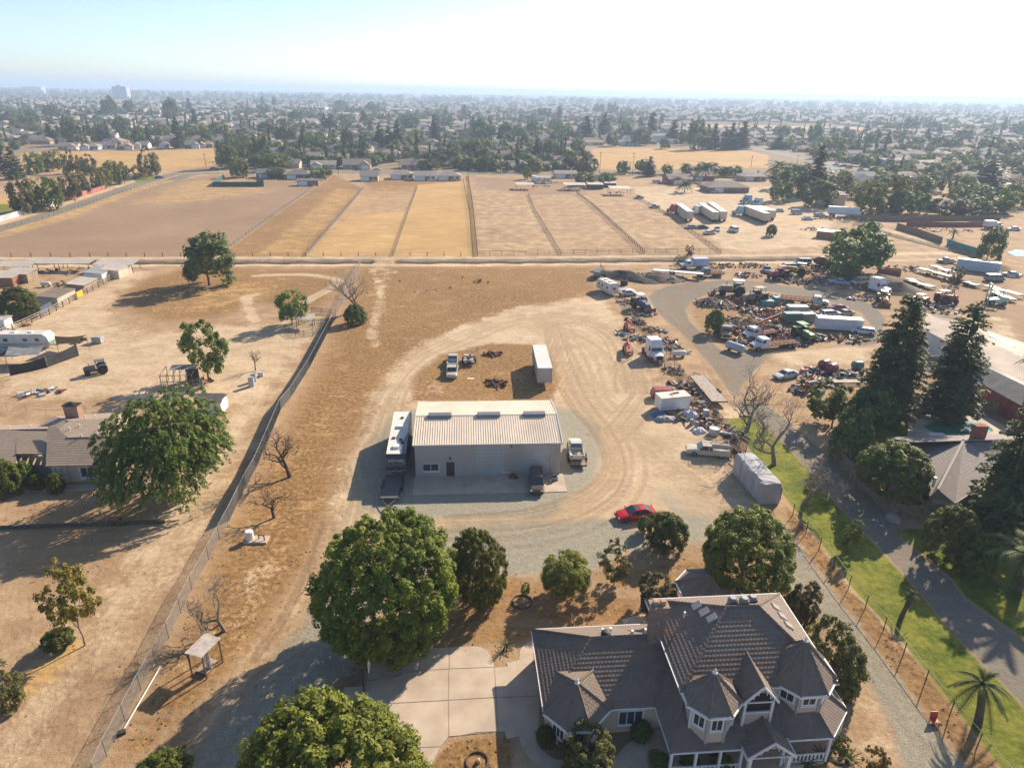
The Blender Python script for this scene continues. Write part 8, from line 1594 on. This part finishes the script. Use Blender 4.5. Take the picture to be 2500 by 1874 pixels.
def block(tile,x0,x1,yt,yb,dp,lb,col,mast=None):
 k=.28255;p,r_,L_=place2(T(tile,x0,yb),T(tile,x1,yb));H_=max(3,height_at((int(tile[1])-1)*625+x0*k,180+yt*k,p.y));t=thing('large_building',lb,'building',p+Vector((0,dp/2,0)),0);q=MB();q.box(-L_/2,L_/2,-dp/2,dp/2,0,H_);q.build('wall',M('far_wall_%d'%int(col[0]*100),col,.8,0,.04,.02),t);q=MB();q.box(-L_/2-.5,L_/2+.5,-dp/2-.5,dp/2+.5,H_,H_+.6);q.build('roof',M('far_roof',(.6,.6,.6),.8),t)
 for i in range(int(L_/8)):
  for z in range(max(1,int(H_/4))):q=MB();x=-L_/2+4+8*i;q.box(x-2,x+2,-dp/2-.15,-dp/2-.02,z*4+1.5,z*4+3);q.build('window',GLASS(),t)
 if mast:q=MB();q.box(-L_/4,0,-4,4,H_,H_+5);q.cyl((-L_/4,0,H_),(-L_/4,0,H_+mast),1.2,.3,5);q.build('mast',STEEL(),t)
block('A1',985,1100,112,215,30,'tall pale block with a mast on the left horizon',(.5,.5,.5),16);block('A1',215,335,112,165,40,'broad white building on the left horizon',(.7,.7,.68));block('A2',1168,1328,308,345,30,'white-roofed low hall among the trees',(.5,.52,.52));block('A2',372,600,288,332,30,'pale flat-roofed school building among the trees',(.55,.5,.45));block('A2',690,870,345,385,25,'low brown flat-roofed building among the trees',(.4,.33,.28));block('A1',1700,1900,290,325,25,'pale low hall left of the town trees',(.6,.55,.48));block('A4',2100,2200,335,350,25,'bright white hall on the right horizon',(.75,.75,.75))
tw=thing('radio_mast','thin lattice radio mast on the right horizon','mast',T('A4',955,300));H_=min(92,height_at(1875+998*.28255,180+95*.28255,tw.location.y));q=MB()
for a in range(3):q.cyl((2*math.cos(a*2.1),2*math.sin(a*2.1),0),(.3*math.cos(a*2.1),.3*math.sin(a*2.1),H_),.35,.2,4)
for i in range(12):z=H_*i/12;r_=2-1.7*i/12;q.tube([(r_*math.cos(a*2.1),r_*math.sin(a*2.1),z+a*1.5)for a in(0,1,2,3)],.18,3)
q.build('lattice',RUST(),tw)
for k,(lb,a,b_,col)in enumerate((('red panel wall along the asphalt road',('A1',510,1115),('A1',915,1000),(.38,.14,.11)),('white panel fence at the left end of the road wall',('B1',-60,165),('A1',510,1130),(.55,.55,.57)))):plank_fence(lb,[T(*a),T(*b_)],2.0,M('road_wall_%d'%k,col,.85,0,.25,.3),bay=6)
# trees picked out one by one on the sheets: (kind, k, x, y, w, h)
ORD=lambda n:'%d%s'%(n,'th' if 10<=n%100<=20 else{1:'st',2:'nd',3:'rd'}.get(n%10,'th'))
KW={'broad':'leafy tree','spire':'dark conifer','sparse':'sparse tree','fig':'leafy bush','palm':'palm','cypress':'narrow cypress'}
def belt(tile,place,rows):
 cnt={};k=.28255*.8848;x0=(int(tile[1])-1)*625*.8848
 for kind,i,x,y,w_,h_ in sorted(rows,key=lambda r_:r_[2]):
  cnt[kind]=cnt.get(kind,0)+1;lb='%s %s from the left %s'%(ORD(cnt[kind]),KW[kind],place);g_='trees '+place
  if kind in('spire','cypress'):spire((x0+x*k,(180+(y+h_/2)*.28255)*.8848),(180+(y-h_/2)*.28255)*.8848,w_*k,i,'conifer_tree',lb,g_,kind)
  elif kind=='palm':p=T(tile,x,y+h_/2);palm(p,max(4,height_at((x0+x*k)*1.1302,180+(y-h_*.25)*.28255,p.y)),w_*.28255*p.y/1560,i,lb,r=.25,group=g_)
  else:tree(kind,i,x0+x*k,(180+y*.28255)*.8848,w_*k*1.15,h_*k*1.12,.6,'street_tree',lb,g_,trunk='small')
b,s,c,z='broad','spire','cypress','sparse'
belt('A1','along the left asphalt road',[(b,3,170,1030,200,320),(b,1,400,1030,230,240),(b,3,590,960,140,250),(b,3,690,930,120,220),(b,1,290,770,130,160),(b,1,430,750,160,150),(b,3,610,760,120,170),(b,3,765,780,130,150),(s,2,140,770,170,280),(s,3,30,720,110,260),(b,4,840,920,90,190),(b,5,890,890,110,150),(b,1,960,850,120,220),(b,4,1060,850,110,190),(b,3,1275,760,160,200),(z,1,1200,840,150,100),(b,0,1940,690,160,220),(b,3,2100,640,120,180),(b,1,2070,820,140,120)])
belt('A1','among the houses behind the far left field',[(b,2,640,510,150,190),(s,1,445,510,90,170),(s,1,515,520,80,150),(b,0,580,420,110,120),(s,0,880,510,90,160),(s,2,940,520,80,140),(b,2,1060,450,130,140),(b,4,1190,540,120,160),(s,2,1295,540,100,180),(s,2,1550,510,130,270),(b,1,1710,500,150,110),(b,4,1390,510,140,110),(c,0,1690,390,60,160),(b,0,950,280,120,160),(b,2,1110,290,90,110),(b,0,270,390,160,130),(b,1,300,490,110,80),(b,0,50,380,120,100),(b,2,1460,300,130,170),(s,1,1640,270,60,120),(b,1,120,360,100,90),(b,4,440,330,130,110),(b,2,790,500,120,100),(b,1,1880,480,130,120),(b,0,1990,560,120,110),(b,2,2120,590,110,120),(b,4,1780,540,110,100)])
belt('A2','along the street behind the gold strips',[(b,0,40,640,170,200),(b,1,150,760,200,130),(b,2,325,720,150,110),(b,1,180,850,130,70),(b,1,540,860,110,90),(b,1,610,840,80,80),(b,2,1085,715,110,80),(b,2,1275,710,90,70),(b,1,2050,750,120,130),(b,1,1900,660,210,190),(b,0,1700,660,120,150),(b,1,1540,790,90,50),('palm',0,1530,740,150,120),('palm',0,1680,730,150,120),('palm',1,710,700,60,60),('palm',0,580,640,60,60)])
belt('A2','among the houses behind the gold strips',[(s,0,1070,530,110,210),(s,1,1150,545,80,190),(s,0,1225,530,120,240),(s,2,1550,480,130,250),(b,2,800,570,120,230),(b,0,500,590,140,120),(b,5,1390,525,120,90),(b,0,1970,480,190,180),(s,0,2110,540,80,150),(b,2,2150,500,140,150),(c,0,410,560,40,190),(b,2,270,530,200,130),(b,4,220,460,150,120),(s,1,600,420,70,150),(s,1,660,420,70,170),(b,1,780,400,120,90),(s,0,935,380,80,130),(s,2,990,450,70,130),(b,2,1340,420,170,120),(b,1,970,560,110,80),(b,2,900,640,100,80),(s,2,1880,430,70,150),(b,5,1840,530,120,80),(b,1,640,600,110,100),(b,2,60,470,130,100),(b,0,1300,590,110,70),(b,0,820,310,90,60),(b,0,895,315,80,50),(b,0,60,310,120,50),(c,0,60,240,40,90),(c,0,160,245,40,90),(b,2,350,360,150,80),(b,1,1640,420,110,80),(b,2,740,270,100,80),(b,0,1000,290,130,80),(s,0,1640,330,60,100),(s,2,1800,320,80,120),(b,4,1100,380,100,70),(b,1,1500,350,110,60)])
belt('A3','along the street before the far gold field',[(b,5,200,790,120,100),(b,0,135,855,70,90),(b,3,590,730,220,180),(b,3,690,770,90,110),(b,2,110,710,90,80),(s,0,1188,800,110,170),(b,1,630,900,160,100),(b,4,830,910,140,70),(b,5,820,880,90,50),(s,2,215,640,110,220),(s,3,45,650,80,120),(b,0,100,800,70,70),(b,2,440,690,110,110),(b,0,560,620,120,120),('palm',0,1490,830,60,130),('palm',0,1665,850,110,160),('palm',0,1580,850,70,80),('palm',0,1840,850,70,80),('palm',0,1760,850,80,80),('palm',0,1490,985,90,80),(b,1,1935,840,110,80),(b,2,350,660,130,150)])
belt('A3','behind the far gold field',[(s,0,1740,540,120,220),(s,2,1835,560,100,200),(s,0,1890,540,110,230),(s,0,1985,530,140,240),(s,1,1390,490,110,190),(b,2,1620,520,150,230),(s,1,1200,450,110,230),(s,0,640,470,140,210),(s,0,800,430,120,190),(s,2,1540,500,80,230),(b,1,1110,540,150,130),(b,4,855,560,100,110),(b,2,200,480,120,130),(s,2,110,570,120,130),(b,0,40,500,130,120),(c,0,240,340,45,90),(c,0,280,340,45,90),(c,0,320,345,45,80),(c,0,405,340,50,120),(b,0,760,300,90,80),(b,0,865,300,90,100),(b,2,990,490,100,120),(s,2,930,410,80,110),(b,1,1490,540,90,100),(b,2,1330,600,90,80),(b,4,1680,600,110,90),(b,1,1000,340,120,70),(s,1,1110,420,60,100),(b,1,480,510,100,120),(b,0,380,450,120,110),(b,4,370,540,120,90),(s,2,430,490,60,140),(c,0,1290,390,40,100),(b,2,560,540,100,70)])
belt('A4','in the tree belt behind the truck yard',[(b,4,160,900,230,170),(s,3,400,830,260,420),(b,1,620,930,240,180),(b,2,430,1030,240,200),(b,1,900,1060,220,260),(b,4,1080,1020,260,260),(b,2,1180,1100,200,180),(b,1,1290,980,240,200),(b,0,1330,1110,160,160),(b,4,1440,930,180,150),(b,1,1690,950,180,150),(s,2,1880,870,280,260),(b,1,1800,1050,260,180),(b,4,2020,1080,260,190),(b,1,2160,1040,200,180),(b,4,2150,950,130,80),(s,3,1050,780,150,180),(b,3,1560,1130,260,110),(b,3,1800,1140,260,110),(b,2,330,960,180,180),(b,1,780,1000,140,120),(b,0,140,1010,180,150),('palm',0,80,830,120,110),('palm',0,1540,760,80,100),(b,1,1050,920,200,140),(b,2,1640,1060,140,120),(b,4,560,980,160,140)])
belt('A4','among the hazy houses at the right',[(s,1,90,590,130,120),(b,2,130,500,120,100),(b,0,420,500,110,150),(b,2,280,500,100,70),(s,2,850,460,70,120),(s,0,1020,560,90,160),(s,2,560,510,60,90),(b,1,600,610,150,130),(b,2,720,610,130,90),(b,1,880,570,100,110),(s,2,965,600,50,90),(b,2,1150,640,90,70),(b,1,1290,590,140,80),(s,0,1370,520,70,120),(s,0,1470,480,70,110),(b,0,1240,430,110,110),(b,0,1640,590,90,90),(b,1,1490,590,150,110),(b,0,1630,700,90,60),(b,1,1950,600,150,120),(b,3,2080,630,170,110),(b,0,1900,500,70,70),(b,2,1700,520,150,80),(b,0,2170,470,110,110),(s,0,2030,440,50,140),(b,0,1420,440,100,80),(b,0,1140,520,110,60),(b,1,450,680,120,90),(b,1,540,690,110,80),(b,4,890,730,100,70),(b,0,680,540,120,80),(b,0,940,530,100,90)])
tree('broad',2,2142,526,58,74,1.0,'street_tree','dark tree beside the teal windscreen and the far right pool',trunk='small');palm(T('B4',1590,290),2.5,2.2,0,'short palm by the brown fence in the far right yard',r=.25);tree('fig',0,1668,497,24,24,.3,'street_tree','small lone bush in the truck yard',trunk='small')
# the rest of the town: houses and trees too many and too far to single out
rng=np.random.default_rng(77)
def in_view(x,y):return abs(x)<y*.94+30
def clear_of(x,y):
 for(x0,x1,y0,y1)in OPEN:
  if x0<x<x1 and y0<y<y1:return False
 return True
OPEN=[]
for tl_,pts in(('A1',((190,660),(1860,830))),('A3',((640,640),(2212,830)))):
 pp=[T(tl_,x,y)for x in(pts[0][0],pts[1][0])for y in(pts[0][1],pts[1][1])];OPEN.append((min(p.x for p in pp)-5,max(p.x for p in pp)+5,min(p.y for p in pp)-8,max(p.y for p in pp)+8))
a=T('A3',1310,430);b_=T('A4',1080,490);OPEN.append((a.x,b_.x,b_.y-60,a.y+120))
protos=[cottage('pr',(0,0,0),0,w_,dp,2.9,rs,rf,wl,kd,detail=False,wing=wg)for w_,dp,rs,rf,wl,kd,wg in((15,10,2.4,0,0,'gable',4),(16,11,2.6,1,1,'hip',-4),(14,10,2.2,2,2,'gable',-4),(17,11,2.6,3,4,'hip',5),(15,10,2.6,1,2,'gable',0),(16,12,2.8,0,1,'hip',4))]
kids={p.name:list(p.children)for p in protos};cand=[]
rot=R(4);yy=418.0
while yy<2600:
 x=-yy*.95
 while x<yy*.95:
  hx,hy=x+rng.uniform(-3,3),yy+rng.uniform(-4,4);wx,wy=hx*math.cos(rot)-(hy)*math.sin(rot)*.3,hy+hx*math.sin(rot)
  if in_view(wx,wy)and clear_of(wx,wy)and wy>425 and rng.random()<.72:cand.append((wx,wy,rot+(0 if rng.random()<.5 else math.pi)+(math.pi/2 if rng.random()<.15 else 0)))
  x+=rng.uniform(19,24)
 yy+=34 if int(yy)%2 else 44
named=[(o.location.x,o.location.y)for o in C.objects if o.parent is None and o.get('category')=='house']
def far_from(x,y,lst,r_):return all((x-p[0])**2+(y-p[1])**2>r_*r_ for p in lst)
cand=[c_ for c_ in cand if c_[1]>900 or far_from(c_[0],c_[1],named,19)];cand.sort(key=lambda c_:c_[1])
inv=[c_ for c_ in cand if abs(c_[0])<c_[1]*.78];near_h=inv[:210];nset=set(near_h);far_h=[c_ for c_ in cand if c_ not in nset]
HW=('tan gabled','brown hip-roofed','grey gabled','red-roofed','pale plain','dark hip-roofed');pick=[int(rng.integers(0,6))for _ in near_h];cnt={};first=set()
for i in sorted(range(len(near_h)),key=lambda i:near_h[i][0]):
 k=pick[i];cnt[k]=cnt.get(k,0)+1;lb='%s %s house from the left in the suburb beyond the fields'%(ORD(cnt[k]),HW[k]);x,y,r_=near_h[i]
 if k not in first:first.add(k);o=protos[k];o.location=(x,y,0);o.rotation_euler=(0,0,r_);o['label']=lb;o['group']='suburb houses beyond the fields'
 else:copy_tree(protos[k],(x,y,0),r_,lb,'suburb houses beyond the fields',kids=kids[protos[k].name])
def far_mesh(name,parts,mats,attr=None):
 V=np.concatenate([p[0]for p in parts]);me=bpy.data.meshes.new(name);nv=len(V);nq=nv//4;me.vertices.add(nv);me.vertices.foreach_set('co',V.astype(np.float32).ravel());me.loops.add(nv);me.loops.foreach_set('vertex_index',np.arange(nv,dtype=np.int32));me.polygons.add(nq);me.polygons.foreach_set('loop_start',np.arange(0,nv,4,dtype=np.int32));mi=np.concatenate([np.full(len(p[0])//4,p[1],np.int32)for p in parts]);me.polygons.foreach_set('material_index',mi)
 me.update();me.validate()
 for m_ in mats:me.materials.append(m_)
 o=link(name,me);o['kind']='stuff';return o
plain_roofs=[M('far_roof_%d'%i,c_,.9,0,.15,.05)for i,c_ in enumerate(((.34,.28,.23),(.42,.36,.31),(.26,.25,.24),(.44,.32,.25)))]
parts=[]
hq=np.array([[-1,-1,0],[1,-1,0],[1,-1,1],[-1,-1,1],[1,-1,0],[1,1,0],[1,1,1],[1,-1,1],[-1,1,0],[-1,-1,0],[-1,-1,1],[-1,1,1]],float);rq=np.array([[-1.08,-1.1,.95],[1.08,-1.1,.95],[.75,0,1.8],[-.75,0,1.8],[1.08,1.1,.95],[-1.08,1.1,.95],[-.75,0,1.8],[.75,0,1.8],[1.08,-1.1,.95],[1.08,1.1,.95],[.75,0,1.8],[.75,0,1.8],[-1.08,1.1,.95],[-1.08,-1.1,.95],[-.75,0,1.8],[-.75,0,1.8]],float)
for x,y,r_ in far_h:
 s_=np.array([rng.uniform(7,10),rng.uniform(5,7),2.9]);cs,sn=math.cos(r_),math.sin(r_);rm_=np.array([[cs,sn,0],[-sn,cs,0],[0,0,1]])
 parts.append(((hq*s_)@rm_+np.array([x,y,0]),4+int(rng.integers(0,3))));parts.append(((rq*s_)@rm_+np.array([x,y,0]),int(rng.integers(0,4))))
fh=far_mesh('distant_houses',parts,plain_roofs+WALLS[:3]);fh['label']='mass of distant suburb houses in the haze'
def tiny(seed,n,s_,cone=False):
 r2=np.random.default_rng(seed);dv=r2.normal(size=(n,3));dv/=np.linalg.norm(dv,axis=1,keepdims=True)
 if cone:h=r2.random(n)**1.3;c_=np.stack([dv[:,0]*.34*(1-h),dv[:,1]*.34*(1-h),h*2-.75],1)
 else:c_=dv*r2.uniform(.5,.95,(n,1))*np.array([1,1,.85])
 nn=dv+r2.normal(size=(n,3))*.5+np.array([0,0,.4]);nn/=np.linalg.norm(nn,axis=1,keepdims=True);t_=np.cross(nn,r2.normal(size=(n,3)));t_/=np.linalg.norm(t_,axis=1,keepdims=True);bb_=np.cross(nn,t_);k=s_*r2.uniform(.7,1.3,(n,1));return np.stack([c_-t_*k,c_+bb_*k*.7,c_+t_*k,c_-bb_*k*.7],1).reshape(-1,3)
TN=[tiny(i,120,.26)for i in range(4)]+[tiny(9,90,.17,True)];TF=[tiny(i+20,30,.5)for i in range(3)]+[tiny(29,26,.3,True)]
parts=[];lst=[];mats_f=[LEAF['dark'],LEAF['mid'],LEAF['olive'],LEAF['conifer']]
def scatter(n,y0,y1,src,smin,smax):
 m_=0
 while m_<n:
  y=y0+(y1-y0)*rng.random()**1.35;x=rng.uniform(-.98,.98)*y
  if not clear_of(x,y):m_+=.2;continue
  k=int(rng.integers(0,len(src)));k=k if rng.random()<.6 else int(rng.integers(0,len(src)-1));a_=rng.uniform(smin,smax);hh=a_*rng.uniform(.75,1.15);kon=k==len(src)-1
  if kon:a_=rng.uniform(4,7);hh=rng.uniform(6,10)
  parts.append((src[k]*np.array([a_,a_,hh])+np.array([x,y,hh*(.75 if kon else .8)]),3 if kon else int(rng.choice([0,0,1,1,2]))));m_+=1
scatter(2350,445,1300,TN,2.6,5.6);scatter(4200,1150,4200,TF,4,7.5);scatter(3400,3600,12000,TF,8,18)
ft=far_mesh('distant_trees',parts,mats_f);ft['label']='mass of distant town trees fading into haze'
st_=bpy.data.objects.new('suburb_road',None);C.objects.link(st_);st_['kind']='structure';asph=M('far_asphalt',(.17,.165,.16),.9,0,.08,.05)
def road(pts,wd,nm='carriageway'):
 q=MB();P=[Vector((p[0],p[1]))for p in pts]
 for a_,c_ in zip(P[:-1],P[1:]):e=(c_-a_).normalized();n_=Vector((-e.y,e.x))*wd/2;q.add([(*(a_-n_),.03),(*(c_-n_),.03),(*(c_+n_),.03),(*(a_+n_),.03)],[(0,1,2,3)])
 q.build(nm,asph,st_)
road([T('A2',2160,850),T('A2',2130,700),T('A2',2050,560),T('A2',1930,430)],11);road([T('A1',60,670),T('A1',300,645),T('A1',480,610)],8);road([T('A4',-180,640),T('A4',60,680),T('A4',350,745),T('A4',1000,850),T('A4',2300,885)],12);road([T('A4',900,800),T('A4',560,800),T('A4',560,870),T('A4',950,880)],14);road([T('A2',440,660),T('A2',560,660),T('A2',640,690)],12)
# dry weeds: tufts no one could count
rng=np.random.default_rng(5)
def cover_at(ch,x,y):
 r_=np.clip(np.searchsorted(gy,y),0,NY-1);t_=x/(gy[r_]*.86+12);c_=np.clip(((t_+1.34)/2.68*(NX-1)).astype(int),0,NX-1);return CH[ch].reshape(NY,NX)[r_,c_]
def tufts(name,label,n,mat,f,smin,smax,y0=30,y1=190,blades=5,spread=.5,seed=1):
 r2=np.random.default_rng(seed);y=y0+(y1-y0)*r2.random(n*6)**.8;x=r2.uniform(-1,1,n*6)*(y*.86+10);w_=f(x,y);patch=np.sin(x*.35+2*np.sin(y*.21))*np.sin(y*.4+1.7*np.sin(x*.17))*.5+.5
 k=r2.random(n*6)<np.clip(w_,0,1)*(.12+.88*patch**2);x,y=x[k][:n],y[k][:n];n=len(x);s_=r2.uniform(smin,smax,n)
 P,N,S_=[],[],[]
 for b0 in range(blades):
  a_=r2.uniform(0,TAU,n);rr=r2.uniform(0,spread,n)*s_*1.6;P.append(np.stack([x+np.cos(a_)*rr,y+np.sin(a_)*rr,s_*r2.uniform(.15,.4,n)],1));N.append(np.stack([np.cos(a_),np.sin(a_),r2.uniform(.9,2.4,n)],1));S_.append(s_*r2.uniform(.5,.9,n))
 o=link(name,leaf_mesh(name,np.concatenate(P),np.concatenate(N),np.concatenate(S_),mat,.45,np.tile(np.array([0,0,1.0]),(n*blades,1)),r2));o['kind']='stuff';o['label']=label;return o
bare_=lambda x,y:1-np.clip(cover_at('tar',x,y)+cover_at('gravel',x,y)+cover_at('lawn',x,y)+cover_at('ditch',x,y),0,1)
near_obj=[(o.location.x,o.location.y)for o in C.objects if o.parent is None and o.get('category')in('house','workshop','trailer')]
tufts('dry_weeds','straw-brown dry weeds scattered over the bare lots',15000,leaf_material('weed_straw',(.24,.15,.07),(.46,.31,.15),.45),lambda x,y:(cover_at('brown',x,y)*.9+cover_at('gold',x,y)*.7+.03)*bare_(x,y)*(1-.9*cover_at('pale',x,y)),.05,.14,seed=3)
tufts('dark_weeds','grey-brown dead weeds in the scrub strips',2200,leaf_material('weed_dark',(.12,.085,.045),(.22,.155,.08),.3),lambda x,y:(cover_at('brown',x,y)*.8)*bare_(x,y)*(1-cover_at('pale',x,y)),.05,.14,seed=4)
for k,(x,y,w_,h_)in enumerate(((1925,665,46,22),(1880,668,24,16),(2000,672,22,14),(1780,628,16,9),(1675,718,22,12),(1470,742,18,10),(1545,730,13,8),(1370,755,14,10),(1240,660,18,9),(1010,665,16,9))):
 q=T('B2',x,y);leafy('sparse',0 if k<8 else 2,q,w_*.28345/2*q.y/1560,w_*.28345/3*q.y/1560,.0,'scrub_bush','%s low scrub bush from the right on the brown lot behind the infield'%ORD(k+1),'scrub bushes on the brown lot','shrub',cat='shrub')
t=thing('air_compressor','small grey compressor standing on the sunlit end of the concrete apron','machine',T('C3',365,785),.3);q=MB();q.lathe([(0,-.5),(.2,-.45),(.24,-.3),(.24,.3),(.2,.45),(0,.5)],(0,0,.36),10,axis='X');q.build('tank',paint((.34,.35,.36),.4),t);q=MB();q.box(-.3,.3,-.2,.2,.6,.85);q.build('motor',DARKM(),t);[wheel(t,.3,s_*.28,.12,.06)for s_ in(-1,1)]
t=thing('work_bench','low white bench with dark tools between the two roller doors','bench',T('C2',2150,740),R(4));q=MB();q.box(-.7,.7,-.25,.25,.5,.58);q.build('top',WHITE(),t);[MB().box(x-.04,x+.04,y-.04,y+.04,0,.5).build('leg',STEEL(),t)for x in(-.62,.62)for y in(-.2,.2)]
heap('tool_clutter','dark red tools and hoses on the apron beside the bench',T('C3',0,770),.6,.3,7,[DARKM(),M('faded_red',(.26,.06,.04)),RUST()],160,long=-.5)
# valley haze: one closed box of even thin air
HAZE=0.00024
hz=MB();hz.box(-44000,44000,-300,44000,-3.0,96.0)
hm=bpy.data.materials.new('valley_haze');hm.use_nodes=True;nt=hm.node_tree
nt.nodes.remove(nt.nodes['Principled BSDF'])
pv=nd(nt,'ShaderNodeVolumePrincipled');pv.inputs['Color'].default_value=(.57,.73,.96,1);pv.inputs['Density'].default_value=HAZE
pv.inputs['Anisotropy'].default_value=.2
nt.links.new(pv.outputs[0],nt.nodes['Material Output'].inputs['Volume'])
ho=hz.build('haze',hm);ho['kind']='stuff';ho['label']='thin pale blue valley haze over the town'
